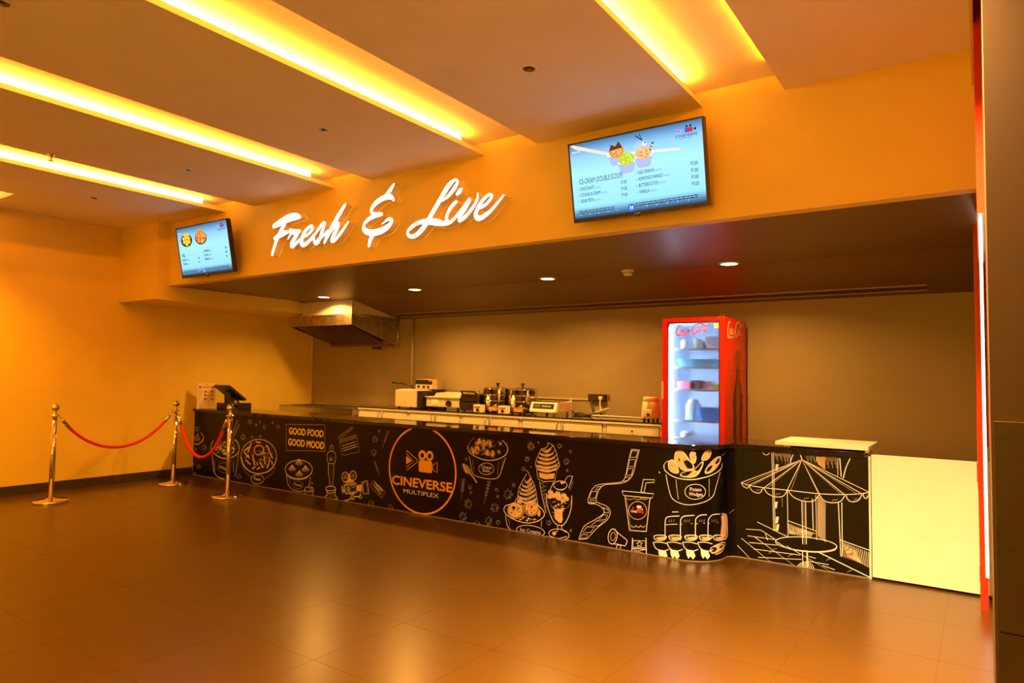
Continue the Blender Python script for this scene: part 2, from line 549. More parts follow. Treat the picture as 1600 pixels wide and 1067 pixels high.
# pillar, red portal with light strip
def build_pillar():
    p = struct(MB().box(0.0225, 1.4, 2.6, 3.3, 0, HC).build('wall_pillar', pillar_m))
    g = 0.002
    for (za, zb) in ((0.0, 0.64), (0.64, 1.283)):
        for (xa, xb) in ((0.028, 0.66), (0.66, 1.4)):
            MB().box(xa + g, xb - g, 2.585, 2.6, za + g, zb - g).build('pillar_tile', ptile_m, p)
build_pillar()
def build_portal():
    r = thing('door_frame', 'glossy red door frame beside the cream gate', 'door frame', (0.0, 5.17, 0))
    MB().box(-0.026, 0.016, 5.15, 5.20, 0, HC, bevel=0.002).build('post', frame_m, r)
    MB().box(0.016, 0.30, 5.20, 5.24, 1.0, HC).build('rear_panel', frame_m, r)
    MB().box(-0.003, 0.03, 3.45, 4.90, 2.12, HC).build('side_panel', frame_m, r)
    MB().box(-0.032, -0.026, 5.16, 5.19, 0.78, 0.90).build('hinge', brown_m, r)
    s = thing('frame_light_strip', 'white upright light strip on the red door frame', 'strip light', (0.018, 5.13, 0.2))
    MB().box(0.003, 0.0215, 5.137, 5.15, 0.2, 2.60).build('channel', white_m, s)
    MB().box(0.006, 0.0195, 5.134, 5.137, 0.21, 2.59).build('diffuser', emat('frame_strip_emission', (1.0, 0.82, 0.60), 7.0), s)
build_portal()
# ------------------------------------------------------------------ printed drawings of the counter front, millimetres along the front and above the floor
ART = """
#roll_bowl_drawing
w s 9 -8541 525 -8560 468 -8657 419 -8775 415 -8872 439
w s 6 -8625 571 -8596 564 -8572 554 -8554 542 -8543 528 -8540 514 -8544 499 -8556 484 -8575 471
d c 6 -8781 609 -8787 595 -8806 584 -8834 579 -8862 581 -8883 590 -8892 603 -8885 617 -8865 629 -8838 634 -8810 632 -8789 623
d c 4 -8807 608 -8811 601 -8821 595 -8835 592 -8849 593 -8860 598 -8865 605 -8861 612 -8851 617 -8837 620 -8823 619 -8812 615
d c 6 -8650 621 -8655 608 -8673 598 -8697 593 -8723 595 -8742 603 -8749 616 -8744 629 -8726 639 -8701 644 -8676 642 -8657 634
d c 4 -8676 620 -8679 613 -8687 608 -8698 606 -8710 607 -8719 611 -8723 617 -8720 624 -8712 629 -8700 631 -8688 630 -8680 626
g s 11 -8808 551 -8765 502 -8714 454
g s 11 -8839 541 -8804 491 -8770 459
g s 11 -8690 559 -8664 517 -8626 468
g s 11 -8728 530 -8701 489 -8668 461
d s 6 -8897 346 -8877 286 -8817 239
#flower_drawing
d c 5 -8464 383 -8494 369 -8505 347 -8525 360 -8560 358 -8546 380 -8562 407 -8526 401 -8488 421 -8486 394
d l 4 -8506 384 -8467 380
d l 4 -8507 390 -8475 403
d l 4 -8508 377 -8496 353
d l 4 -8524 366 -8545 355
#flower_drawing
d c 5 -8696 342 -8711 335 -8718 327 -8726 332 -8745 333 -8738 341 -8741 351 -8724 352 -8713 358 -8707 347
d l 4 -8723 345 -8719 356
d l 4 -8717 342 -8700 340
d l 4 -8731 337 -8744 337
d l 4 -8717 337 -8714 328
#flower_drawing
d c 5 -8748 81 -8782 62 -8800 43 -8821 56 -8853 56 -8842 78 -8849 98 -8817 96 -8778 113 -8777 86
d l 4 -8821 65 -8848 60
d l 4 -8788 76 -8762 67
d l 4 -8800 70 -8793 47
d l 4 -8783 72 -8767 60
#flower_drawing
d c 5 -8580 121 -8602 105 -8611 88 -8642 97 -8679 99 -8658 116 -8672 138 -8630 136 -8613 148 -8603 130
d l 4 -8639 121 -8658 137
d l 4 -8613 119 -8585 112
d l 4 -8640 108 -8666 100
d l 4 -8609 123 -8584 121
#flower_drawing
d c 5 -8686 23 -8709 15 -8719 -1 -8735 9 -8753 9 -8745 22 -8749 33 -8729 35 -8711 43 -8707 32
d l 4 -8714 20 -8703 9
d l 4 -8706 23 -8694 17
d l 4 -8729 26 -8740 39
d l 4 -8723 17 -8731 3
#flower_drawing
d c 5 -8737 140 -8750 131 -8756 122 -8767 130 -8785 129 -8778 141 -8789 150 -8766 150 -8752 155 -8746 147
d l 4 -8755 146 -8742 150
d l 4 -8763 135 -8771 124
d l 4 -8756 134 -8756 125
d l 4 -8775 141 -8785 146
#noodle_cup_drawing
w s 7 -8357 394 -8346 445 -8297 490
w s 10 -8357 394 -8301 335 -8165 287 -7991 279 -7838 318 -7737 382 -7727 440 -7766 502 -7837 533
w s 8 -8322 312 -8290 173 -8254 76 -8148 24 -8017 16
w s 7 -7808 69 -7771 145 -7751 268 -7741 370
w s 5 -8272 233 -8241 102
w s 5 -7828 270 -7840 123
d c 6 -7899 170 -7916 137 -7966 109 -8037 94 -8109 96 -8163 114 -8185 145 -8168 178 -8116 207 -8045 221 -7973 219 -7920 200
w t 0 Maggi -8143 128 -7919 148 39
w s 8 -8086 363 -8049 364 -8027 348
w s 4 -8046 457 -8081 449 -8083 427
w s 7 -8138 394 -8175 396 -8195 414
g s 5 -7900 436 -7871 425 -7835 430
g s 8 -8227 384 -8254 398 -8269 417
w s 9 -8135 396 -8143 416 -8123 436
w s 4 -8235 374 -8200 384 -8176 368
g s 6 -8006 448 -7970 447 -7938 438
g s 5 -7827 412 -7861 418 -7881 434
w s 7 -7988 454 -7968 437 -7934 432
w s 7 -8248 419 -8226 402 -8242 382
g s 5 -7895 484 -7903 504 -7936 512
g s 5 -8165 420 -8202 423 -8224 439
g s 8 -8031 356 -8026 377 -8016 398
w s 6 -8209 368 -8247 366 -8280 376
g s 8 -8154 403 -8172 421 -8150 439
g s 5 -7991 444 -7960 434 -7928 447
w s 7 -8001 357 -7997 336 -8029 323
w s 6 -7893 345 -7872 364 -7837 361
w s 6 -7930 346 -7942 325 -7979 324
g s 6 -7987 358 -8024 359 -8060 362
g s 8 -8160 350 -8198 346 -8214 325
g s 5 -7960 420 -7927 413 -7912 395
g s 8 -8204 413 -8237 401 -8254 381
g s 4 -8091 392 -8054 396 -8026 384
w s 8 -7834 386 -7861 370 -7891 356
g s 5 -8072 421 -8044 437 -8011 428
g s 6 -7992 358 -8023 344 -8039 324
g s 6 -8057 316 -8046 337 -8076 348
w s 7 -8153 405 -8191 404 -8226 411
g s 8 -7908 429 -7878 418 -7842 424
w s 8 -8149 366 -8119 381 -8127 402
g s 9 -8085 395 -8114 407 -8143 420
w s 6 -8054 428 -8022 419 -7995 435
g s 6 -7865 435 -7898 424 -7920 406
g s 8 -8069 381 -8088 362 -8084 340
g s 5 -8040 378 -8029 358 -7992 359
w s 8 -7835 374 -7845 393 -7821 410
w s 5 -8023 496 -8053 482 -8089 474
g s 8 -8063 499 -8040 483 -8017 467
g s 5 -7957 484 -7921 491 -7886 487
g s 4 -7853 401 -7824 415 -7797 431
g s 8 -8178 459 -8184 438 -8215 423
g s 5 -8070 429 -8096 443 -8132 435
w s 8 -8007 329 -8037 340 -8070 328
w s 5 -8021 490 -8057 483 -8072 463
g s 4 -8100 430 -8137 424 -8156 442
g s 5 -8096 454 -8134 452 -8172 447
w s 6 -8060 379 -8087 363 -8076 343
w s 4 -7889 422 -7859 413 -7828 425
g s 7 -7954 426 -7939 446 -7902 451
w s 5 -8103 464 -8117 483 -8142 498
w s 7 -7833 423 -7849 441 -7827 459
w s 8 -8035 383 -8071 386 -8095 368
w s 5 -7962 457 -7934 445 -7916 427
w s 4 -8157 377 -8129 393 -8106 411
w s 7 -7845 474 -7869 489 -7903 480
d l 14 -7782 777 -7877 600
d l 14 -7738 734 -7854 569
d s 10 -7854 577 -7872 535 -7862 487
#flower_drawing
d c 5 -7602 571 -7626 560 -7628 539 -7646 552 -7667 538 -7679 557 -7702 559 -7688 575 -7706 589 -7675 591 -7654 613 -7643 596 -7611 600 -7623 582
d l 4 -7643 562 -7643 541
d l 4 -7659 563 -7685 547
d l 4 -7649 582 -7623 602
d l 4 -7627 573 -7608 563
d l 4 -7670 562 -7697 557
d l 4 -7649 565 -7653 540
#flower_drawing
d c 5 -7662 76 -7691 66 -7704 44 -7728 57 -7757 52 -7744 78 -7749 98 -7716 102 -7697 113 -7682 90
d l 4 -7696 82 -7668 79
d l 4 -7689 73 -7679 61
d l 4 -7696 85 -7668 87
d l 4 -7728 75 -7756 78
#pasta_bowl_drawing
w c 7 -6961 389 -7001 282 -7125 196 -7301 151 -7485 162 -7626 228 -7683 330 -7639 441 -7507 529 -7325 570 -7145 554 -7013 487
w s 10 -7680 339 -7611 224 -7460 158 -7288 155 -7111 199 -6996 286 -6958 381
d s 6 -7652 221 -7559 141 -7449 88
d s 5 -6977 265 -7047 174 -7188 95
w c 6 -7195 94 -7210 65 -7256 39 -7320 25 -7386 26 -7435 42 -7454 68 -7438 98 -7391 123 -7326 137 -7261 136 -7213 120
w t 0 Pasta -7395 66 -7255 69 39
g l 16 -7474 522 -7540 390
w l 4 -7461 523 -7527 391
g l 17 -7622 395 -7537 334
w l 4 -7608 396 -7523 335
g l 17 -7582 299 -7478 248
w l 4 -7568 300 -7465 249
g l 16 -7446 373 -7392 251
w l 4 -7432 374 -7379 252
g l 16 -7297 299 -7221 227
w l 4 -7284 300 -7209 229
g l 16 -7208 376 -7182 274
w l 4 -7195 377 -7169 275
g l 16 -7101 369 -7092 308
w l 4 -7089 370 -7079 310
g l 16 -7126 460 -7038 359
w l 4 -7113 461 -7025 360
g l 17 -7622 403 -7518 463
w l 4 -7609 404 -7504 464
g l 16 -7110 292 -7145 230
w l 4 -7097 293 -7132 232
g l 16 -7442 196 -7378 229
w l 4 -7429 197 -7365 230
g l 16 -7343 201 -7280 230
w l 4 -7330 202 -7267 231
g l 16 -7167 512 -7113 461
w l 4 -7154 513 -7100 462
g l 16 -7286 339 -7259 318
w l 4 -7273 340 -7246 319
g l 16 -7389 536 -7284 531
w l 4 -7376 536 -7271 532
g l 16 -7055 327 -7034 283
w l 4 -7042 328 -7021 284
g l 17 -7539 366 -7509 321
w l 4 -7525 367 -7496 322
g l 16 -7348 287 -7333 249
w l 4 -7335 288 -7320 250
o f 0 -7196 447 -7205 439 -7223 437 -7232 445 -7224 453 -7206 455
g f 0 -7202 425 -7211 416 -7229 414 -7238 422 -7230 431 -7212 432
o f 0 -7222 404 -7231 395 -7249 394 -7258 401 -7250 410 -7232 411
g f 0 -7253 389 -7261 380 -7279 379 -7289 386 -7280 395 -7262 396
o f 0 -7290 382 -7298 373 -7316 371 -7326 379 -7317 388 -7299 389
g f 0 -7327 383 -7336 374 -7354 373 -7364 380 -7355 389 -7337 391
o f 0 -7359 393 -7368 384 -7387 383 -7396 390 -7387 399 -7369 401
g f 0 -7382 411 -7391 402 -7409 400 -7419 408 -7410 417 -7392 418
o f 0 -7391 433 -7399 424 -7418 422 -7428 430 -7419 439 -7400 440
g f 0 -7385 456 -7393 447 -7412 446 -7421 453 -7413 462 -7394 463
o f 0 -7364 476 -7373 468 -7392 466 -7401 474 -7392 483 -7374 484
g f 0 -7333 491 -7342 483 -7360 481 -7370 489 -7361 498 -7343 499
o f 0 -7296 499 -7305 490 -7323 489 -7333 496 -7324 505 -7306 506
g f 0 -7259 497 -7268 488 -7286 487 -7295 494 -7287 503 -7269 504
o f 0 -7227 487 -7236 478 -7254 477 -7263 484 -7254 493 -7236 494
g f 0 -7205 469 -7214 461 -7232 459 -7241 467 -7232 475 -7214 477
w s 6 -7291 440 -7307 425 -7294 410
w s 3 -7104 318 -7089 333 -7070 347
w s 3 -7107 413 -7135 411 -7157 420
w s 3 -7525 369 -7528 351 -7539 334
g s 5 -7170 381 -7197 375 -7213 360
w s 6 -7141 364 -7168 358 -7182 343
w s 5 -7198 342 -7217 328 -7235 314
w s 3 -7422 286 -7397 296 -7370 292
w s 6 -7165 396 -7174 412 -7198 419
g s 6 -7143 307 -7140 324 -7138 341
g s 3 -7216 394 -7219 377 -7247 372
g s 3 -7347 428 -7375 430 -7403 424
w s 3 -7174 415 -7192 401 -7219 395
w s 3 -7178 505 -7182 488 -7159 479
w s 6 -7222 390 -7207 405 -7202 423
w s 4 -7116 318 -7109 302 -7098 287
g s 3 -7142 364 -7117 374 -7122 390
w s 4 -7293 405 -7265 406 -7238 402
g s 4 -7110 415 -7126 401 -7129 383
g s 6 -7358 480 -7330 483 -7320 500
w s 5 -7583 323 -7559 334 -7550 352
g s 5 -7180 300 -7168 286 -7146 277
g s 3 -7441 412 -7442 395 -7463 381
g s 5 -7397 323 -7425 317 -7453 311
w s 3 -7063 406 -7042 418 -7048 434
w s 6 -7214 422 -7231 435 -7230 452
g s 4 -7363 254 -7392 248 -7407 233
g s 4 -7296 289 -7292 307 -7315 315
w s 3 -7447 361 -7428 375 -7401 369
g s 4 -7219 424 -7241 412 -7268 416
w s 6 -7206 239 -7205 256 -7213 272
w s 6 -7514 433 -7542 427 -7572 426
g s 5 -7275 281 -7246 282 -7222 292
#flower_drawing
d c 5 -7475 764 -7503 759 -7516 743 -7530 752 -7560 754 -7550 773 -7558 788 -7526 788 -7505 803 -7499 779
d l 4 -7504 767 -7490 756
d l 4 -7512 777 -7488 783
d l 4 -7503 769 -7486 761
d l 4 -7517 782 -7500 793
#flower_drawing
d c 5 -7364 741 -7378 734 -7381 727 -7392 731 -7409 731 -7400 741 -7408 752 -7391 751 -7374 757 -7376 747
d l 4 -7385 738 -7381 727
d l 4 -7381 740 -7371 732
d l 4 -7387 749 -7381 756
d l 4 -7385 746 -7375 754
#flower_drawing
d c 5 -7186 723 -7204 716 -7211 701 -7224 711 -7253 713 -7241 729 -7244 745 -7223 742 -7203 748 -7199 733
d l 4 -7222 723 -7243 713
d l 4 -7201 730 -7186 726
d l 4 -7211 716 -7214 705
d l 4 -7210 736 -7193 742
#flower_drawing
d c 5 -7293 782 -7302 778 -7309 769 -7316 776 -7327 775 -7323 784 -7325 790 -7312 791 -7303 796 -7300 787
d l 4 -7309 787 -7301 793
d l 4 -7306 782 -7298 776
d l 4 -7317 778 -7325 776
d l 4 -7319 783 -7327 786
#flower_drawing
d c 5 -7034 787 -7046 779 -7052 772 -7062 777 -7077 778 -7067 786 -7072 798 -7059 795 -7044 800 -7041 791
d l 4 -7059 793 -7057 801
d l 4 -7053 779 -7056 772
d l 4 -7059 789 -7066 798
d l 4 -7058 781 -7068 775
#flower_drawing
d c 4 -6915 736 -6932 731 -6944 714 -6962 727 -6983 727 -6976 743 -6982 758 -6958 759 -6938 771 -6932 754
d l 4 -6940 744 -6919 741
d l 4 -6968 743 -6984 751
d l 4 -6945 746 -6921 752
d l 4 -6970 744 -6982 753
#flower_drawing
d c 5 -7439 589 -7449 585 -7452 578 -7461 583 -7478 582 -7470 590 -7475 600 -7459 600 -7447 603 -7448 594
d l 4 -7460 585 -7467 580
d l 4 -7463 588 -7475 587
d l 4 -7452 589 -7444 584
d l 4 -7461 592 -7468 600
#flower_drawing
d c 5 -7273 610 -7285 603 -7291 594 -7299 601 -7314 599 -7306 608 -7310 620 -7297 617 -7288 624 -7283 615
d l 4 -7291 609 -7276 608
d l 4 -7291 615 -7282 619
d l 4 -7301 611 -7307 618
d l 4 -7301 611 -7306 619
#slogan_lettering
y t 1 GOOD_FOOD -6739 656 -6123 690 78
#slogan_lettering
y t 1 GOOD_MOOD -6747 522 -6104 561 80
#slogan_border
y l 5 -6799 783 -6783 783
y l 5 -6771 784 -6755 785
y l 5 -6743 785 -6728 786
y l 5 -6715 786 -6700 787
y l 5 -6687 787 -6672 788
y l 5 -6660 789 -6645 789
y l 5 -6632 790 -6617 790
y l 5 -6605 791 -6590 792
y l 5 -6578 792 -6563 793
y l 5 -6551 793 -6536 794
y l 5 -6524 794 -6509 795
y l 5 -6497 796 -6482 796
y l 5 -6470 797 -6455 797
y l 5 -6443 798 -6428 799
y l 5 -6417 799 -6402 800
y l 5 -6390 800 -6375 801
y l 5 -6364 801 -6349 802
y l 5 -6337 803 -6323 803
y l 5 -6311 804 -6297 804
y l 5 -6285 805 -6271 805
y l 5 -6259 806 -6245 806
y l 5 -6233 807 -6219 808
y l 5 -6207 808 -6193 809
y l 5 -6182 809 -6167 810
y l 5 -6156 810 -6142 811
y l 5 -6130 811 -6116 812
y l 5 -6105 812 -6104 802
y l 5 -6104 793 -6103 782
y l 5 -6103 773 -6102 762
y l 5 -6102 753 -6101 743
y l 5 -6100 734 -6100 723
y l 5 -6099 714 -6099 703
y l 5 -6098 694 -6097 684
y l 5 -6097 675 -6096 664
y l 5 -6096 655 -6095 644
y l 5 -6095 636 -6094 625
y l 5 -6094 616 -6093 605
y l 5 -6092 596 -6092 586
y l 5 -6091 577 -6091 566
y l 5 -6090 557 -6089 546
y l 5 -6089 538 -6088 527
y l 5 -6088 518 -6102 517
y l 5 -6113 516 -6127 516
y l 5 -6138 515 -6152 514
y l 5 -6164 513 -6178 512
y l 5 -6189 512 -6203 511
y l 5 -6215 510 -6229 509
y l 5 -6240 509 -6255 508
y l 5 -6266 507 -6280 506
y l 5 -6292 505 -6306 504
y l 5 -6318 504 -6332 503
y l 5 -6344 502 -6358 501
y l 5 -6370 500 -6385 500
y l 5 -6397 499 -6411 498
y l 5 -6423 497 -6437 496
y l 5 -6449 496 -6464 495
y l 5 -6476 494 -6491 493
y l 5 -6503 492 -6517 491
y l 5 -6529 491 -6544 490
y l 5 -6556 489 -6571 488
y l 5 -6583 487 -6598 486
y l 5 -6610 485 -6625 485
y l 5 -6638 484 -6653 483
y l 5 -6665 482 -6680 481
y l 5 -6692 480 -6707 479
y l 5 -6720 479 -6735 478
y l 5 -6747 477 -6763 476
y l 5 -6775 475 -6776 486
y l 5 -6777 496 -6778 507
y l 5 -6778 516 -6779 527
y l 5 -6780 537 -6781 548
y l 5 -6781 557 -6782 568
y l 5 -6783 577 -6784 589
y l 5 -6785 598 -6785 609
y l 5 -6786 618 -6787 630
y l 5 -6788 639 -6789 650
y l 5 -6789 659 -6790 671
y l 5 -6791 680 -6792 691
y l 5 -6792 700 -6793 712
y l 5 -6794 721 -6795 732
y l 5 -6796 742 -6796 753
y l 5 -6797 762 -6798 773
#clapperboard_drawing
d l 5 -5850 655 -5579 736 -5554 650 -5528 569 -5540 551 -5764 498 -5804 507 -5834 595 -5850 655
d l 5 -5838 629 -5569 707
d l 5 -5835 632 -5823 664
d l 5 -5810 639 -5799 671
d l 5 -5786 646 -5774 678
d l 5 -5761 654 -5749 685
d l 5 -5736 661 -5725 693
d l 5 -5712 668 -5700 700
d l 5 -5687 675 -5676 707
d l 5 -5663 682 -5651 714
d l 5 -5639 689 -5627 721
d l 5 -5615 697 -5603 728
d l 5 -5590 704 -5579 735
d l 5 -5881 681 -5655 815 -5633 806 -5843 664 -5881 681
d l 5 -5858 694 -5836 682
d l 5 -5827 712 -5805 700
d l 5 -5796 730 -5774 718
d l 5 -5765 749 -5743 735
d l 5 -5734 767 -5713 752
d l 5 -5704 785 -5682 770
d l 5 -5673 803 -5652 787
w l 5 -5807 597 -5589 658
w l 5 -5800 569 -5575 631
w l 5 -5788 544 -5565 610
#trophy_drawing
w c 5 -5950 562 -5953 544 -5962 530 -5974 524 -5987 528 -5998 540 -6002 558 -5999 576 -5990 590 -5978 596 -5964 592 -5955 579
w s 5 -5996 525 -6039 501 -6050 453 -6031 396 -5979 389 -5919 399 -5904 456 -5910 505 -5952 528
w s 6 -6020 383 -6018 285 -5995 197 -5982 131
w s 5 -5928 391 -5932 293 -5939 203 -5944 140
d l 3 -5976 378 -5968 253
g s 3 -5995 430 -5986 444 -6002 452
g s 5 -5960 422 -5977 430 -5988 441
g s 4 -5987 432 -5977 445 -5958 453
g s 3 -5997 415 -5999 429 -5993 443
g s 5 -5963 439 -5978 428 -5999 429
d s 3 -5935 445 -5956 442 -5974 433
d s 3 -6010 425 -6003 439 -5981 441
g s 3 -5968 453 -5985 461 -6006 457
w c 7 -5890 123 -5900 110 -5930 97 -5972 89 -6014 88 -6045 94 -6057 105 -6046 119 -6016 131 -5974 139 -5932 140 -5901 134
w s 7 -6055 101 -6020 64 -6039 31 -6074 0 -6036 -24 -5948 -27 -5879 -6 -5859 20 -5895 52 -5893 114
w s 6 -6044 66 -5965 62 -5896 84
w s 6 -6069 -4 -5962 -10 -5862 15
d l 4 -6019 51 -6028 -2
d l 4 -5997 53 -6000 1
d l 4 -5976 56 -5973 4
d l 4 -5954 58 -5947 7
d l 4 -5933 61 -5920 11
d l 4 -5911 63 -5893 14
#film_camera_drawing
w c 7 -5689 267 -5695 240 -5713 218 -5739 208 -5765 213 -5785 231 -5793 257 -5787 285 -5769 307 -5743 317 -5717 312 -5697 294
w c 4 -5728 264 -5729 258 -5734 253 -5740 251 -5747 252 -5752 255 -5754 261 -5752 267 -5748 272 -5741 274 -5735 273 -5730 269
d f 0 -5702 256 -5706 248 -5715 248 -5720 255 -5716 263 -5706 264
d f 0 -5730 231 -5734 223 -5743 222 -5748 229 -5744 237 -5735 238
d f 0 -5761 250 -5765 242 -5774 241 -5779 248 -5775 256 -5766 257
d f 0 -5752 287 -5756 279 -5765 279 -5770 286 -5766 294 -5756 295
d f 0 -5715 292 -5719 283 -5728 283 -5733 290 -5729 298 -5720 299
w c 7 -5563 295 -5569 270 -5588 250 -5614 241 -5642 245 -5662 261 -5670 285 -5664 310 -5645 331 -5618 340 -5591 336 -5571 319
w c 4 -5604 291 -5605 286 -5610 281 -5616 279 -5622 280 -5627 283 -5629 289 -5628 295 -5623 299 -5617 301 -5610 301 -5606 297
d f 0 -5576 285 -5581 277 -5589 276 -5594 283 -5590 291 -5581 292
d f 0 -5606 261 -5610 253 -5619 253 -5624 260 -5619 268 -5611 268
d f 0 -5638 278 -5642 271 -5651 270 -5656 277 -5651 285 -5642 286
d f 0 -5628 313 -5632 305 -5641 304 -5646 311 -5641 319 -5632 320
d f 0 -5590 317 -5594 309 -5603 308 -5608 315 -5604 323 -5595 324
g f 0 -5701 304 -5665 307 -5656 257 -5584 225 -5732 199 -5695 245
w l 7 -5757 179 -5561 217 -5548 119 -5727 79 -5757 179
w l 4 -5741 166 -5571 201 -5561 128 -5721 93 -5741 166
w c 5 -5655 140 -5658 127 -5667 117 -5680 112 -5693 114 -5703 122 -5707 134 -5704 147 -5695 157 -5682 161 -5669 159 -5659 151
w c 4 -5669 138 -5671 132 -5675 128 -5681 126 -5686 126 -5691 130 -5693 136 -5691 141 -5687 146 -5682 148 -5676 147 -5671 144
w c 5 -5592 181 -5594 173 -5601 167 -5611 164 -5622 165 -5629 169 -5632 177 -5630 185 -5623 192 -5613 195 -5602 194 -5595 189
g f 0 -5551 194 -5479 210 -5473 138 -5546 130
w l 7 -5477 234 -5391 262 -5361 120 -5454 112 -5477 234
w l 4 -5458 225 -5405 244 -5380 131 -5442 126 -5458 225
w l 7 -5793 156 -5776 157 -5753 89 -5777 82 -5793 156
g f 0 -5773 127 -5734 131 -5733 101 -5767 95
w c 6 -5586 62 -5589 49 -5600 38 -5615 33 -5630 34 -5642 43 -5647 55 -5643 69 -5632 79 -5617 85 -5602 83 -5590 75
w c 5 -5603 60 -5605 55 -5609 50 -5616 48 -5622 49 -5627 52 -5629 57 -5627 63 -5623 67 -5616 69 -5610 68 -5605 65
w l 11 -5585 69 -5496 79
w c 6 -5471 80 -5474 71 -5482 63 -5493 60 -5504 61 -5513 66 -5516 74 -5514 83 -5506 91 -5494 94 -5483 93 -5474 88
w l 11 -5641 45 -5711 7
w c 6 -5698 4 -5700 -4 -5709 -11 -5720 -15 -5732 -14 -5741 -9 -5744 -2 -5742 7 -5733 13 -5722 17 -5710 16 -5701 11
w l 9 -5662 91 -5580 104
w l 7 -5492 131 -5490 93
#dumpling_cup_drawing
w c 7 -6295 295 -6324 240 -6410 193 -6532 166 -6657 168 -6751 199 -6788 250 -6757 308 -6666 355 -6542 380 -6419 376 -6329 345
w s 5 -6768 190 -6668 157 -6534 159 -6404 184 -6300 258
w s 6 -6760 177 -6725 81 -6624 28 -6469 27 -6410 55
w s 6 -6319 210 -6334 154 -6353 97
d l 4 -6706 154 -6687 90
d c 5 -6453 105 -6464 81 -6497 61 -6544 50 -6591 51 -6627 64 -6641 85 -6629 109 -6595 129 -6548 139 -6501 138 -6466 125
w t 0 Momos -6607 81 -6479 83 28
w s 4 -6539 397 -6568 364 -6608 334
g s 6 -6539 397 -6562 365 -6595 327
w s 4 -6539 397 -6555 365 -6578 322
g s 6 -6539 397 -6547 366 -6557 320
w s 4 -6539 397 -6537 367 -6535 320
g s 6 -6539 397 -6528 368 -6513 323
w s 4 -6539 397 -6519 368 -6493 329
g s 6 -6539 397 -6512 369 -6476 337
w s 4 -6539 397 -6507 369 -6464 347
w s 4 -6661 318 -6691 286 -6732 255
g s 6 -6661 318 -6685 286 -6719 248
w s 4 -6661 318 -6678 287 -6701 243
g s 6 -6661 318 -6669 288 -6680 241
w s 4 -6661 318 -6660 288 -6657 241
g s 6 -6661 318 -6650 289 -6635 245
w s 4 -6661 318 -6642 290 -6615 251
g s 6 -6661 318 -6634 291 -6598 259
w s 4 -6661 318 -6629 291 -6586 269
w s 4 -6419 332 -6447 300 -6487 270
g s 6 -6419 332 -6442 300 -6474 263
w s 4 -6419 332 -6435 301 -6457 258
g s 6 -6419 332 -6426 302 -6437 256
w s 4 -6419 332 -6417 303 -6415 257
g s 6 -6419 332 -6408 303 -6394 260
w s 4 -6419 332 -6400 304 -6374 266
g s 6 -6419 332 -6392 305 -6358 274
w s 4 -6419 332 -6387 305 -6346 283
w s 4 -6528 265 -6557 232 -6597 202
g s 6 -6528 265 -6552 233 -6584 195
w s 4 -6528 265 -6544 233 -6567 190
g s 6 -6528 265 -6536 234 -6546 188
w s 4 -6528 265 -6526 235 -6524 188
g s 6 -6528 265 -6517 236 -6502 192
w s 4 -6528 265 -6508 237 -6482 198
g s 6 -6528 265 -6501 237 -6466 206
w s 4 -6528 265 -6496 238 -6454 216
w c 6 -6263 74 -6273 59 -6301 46 -6340 38 -6379 38 -6409 44 -6420 57 -6410 72 -6381 85 -6342 93 -6303 94 -6274 87
w s 6 -6418 48 -6398 -5 -6337 -21 -6279 8 -6267 64
g f 0 -6294 61 -6297 57 -6303 57 -6306 59 -6303 63 -6297 64
g f 0 -6339 69 -6341 66 -6347 65 -6349 67 -6347 70 -6342 71
d f 0 -6352 78 -6354 75 -6359 75 -6362 77 -6359 79 -6355 80
g f 0 -6316 53 -6320 49 -6327 48 -6331 51 -6328 55 -6320 56
d f 0 -6299 80 -6303 75 -6312 74 -6316 78 -6312 83 -6304 84
g f 0 -6317 64 -6319 61 -6324 60 -6327 62 -6324 65 -6319 66
g f 0 -6284 77 -6288 72 -6297 71 -6301 75 -6297 80 -6289 81
g f 0 -6316 80 -6319 77 -6325 76 -6328 79 -6325 82 -6319 83
#flower_drawing
d c 4 -6265 142 -6281 133 -6285 124 -6296 128 -6310 127 -6305 141 -6307 151 -6294 150 -6280 154 -6279 145
d l 3 -6294 139 -6311 139
d l 3 -6299 142 -6306 148
d l 3 -6287 146 -6276 152
d l 3 -6292 134 -6300 125
#ticket_drawing
d l 6 -5348 221 -5301 272 -5122 170 -5136 140 -5169 102 -5329 190 -5348 221
w l 5 -5306 225 -5282 253 -5155 179 -5183 134 -5306 225
w T 0 TICKET -5288 217 -5182 151 38
#flower_drawing
d c 4 -5251 700 -5274 691 -5270 676 -5292 678 -5315 668 -5315 688 -5332 691 -5322 706 -5330 717 -5305 724 -5299 744 -5285 721 -5266 728 -5264 708
d l 3 -5294 714 -5283 734
d l 3 -5301 710 -5307 732
d l 3 -5297 691 -5315 675
d l 3 -5302 704 -5326 718
d l 3 -5276 705 -5255 698
d l 3 -5285 705 -5254 706
#leaf_drawing
d l 4 -5177 622 -5105 790
d s 3 -5148 689 -5159 694 -5150 701 -5148 689
d s 3 -5148 689 -5136 690 -5138 699 -5148 689
d s 3 -5138 715 -5148 719 -5139 726 -5138 715
d s 3 -5138 715 -5125 715 -5127 724 -5138 715
d s 3 -5127 740 -5138 744 -5128 751 -5127 740
d s 3 -5127 740 -5114 740 -5117 749 -5127 740
d s 3 -5116 765 -5127 769 -5118 776 -5116 765
d s 3 -5116 765 -5103 765 -5106 774 -5116 765
d s 3 -5105 790 -5116 794 -5107 801 -5105 790
d s 3 -5105 790 -5093 790 -5095 799 -5105 790
#flower_drawing
d c 4 -5260 559 -5287 552 -5283 531 -5306 540 -5321 528 -5326 545 -5345 547 -5334 562 -5343 582 -5323 580 -5306 600 -5294 586 -5271 589 -5283 571
d l 3 -5295 565 -5267 564
d l 3 -5284 569 -5267 564
d l 3 -5297 550 -5296 532
d l 3 -5303 555 -5303 530
d l 3 -5299 555 -5292 533
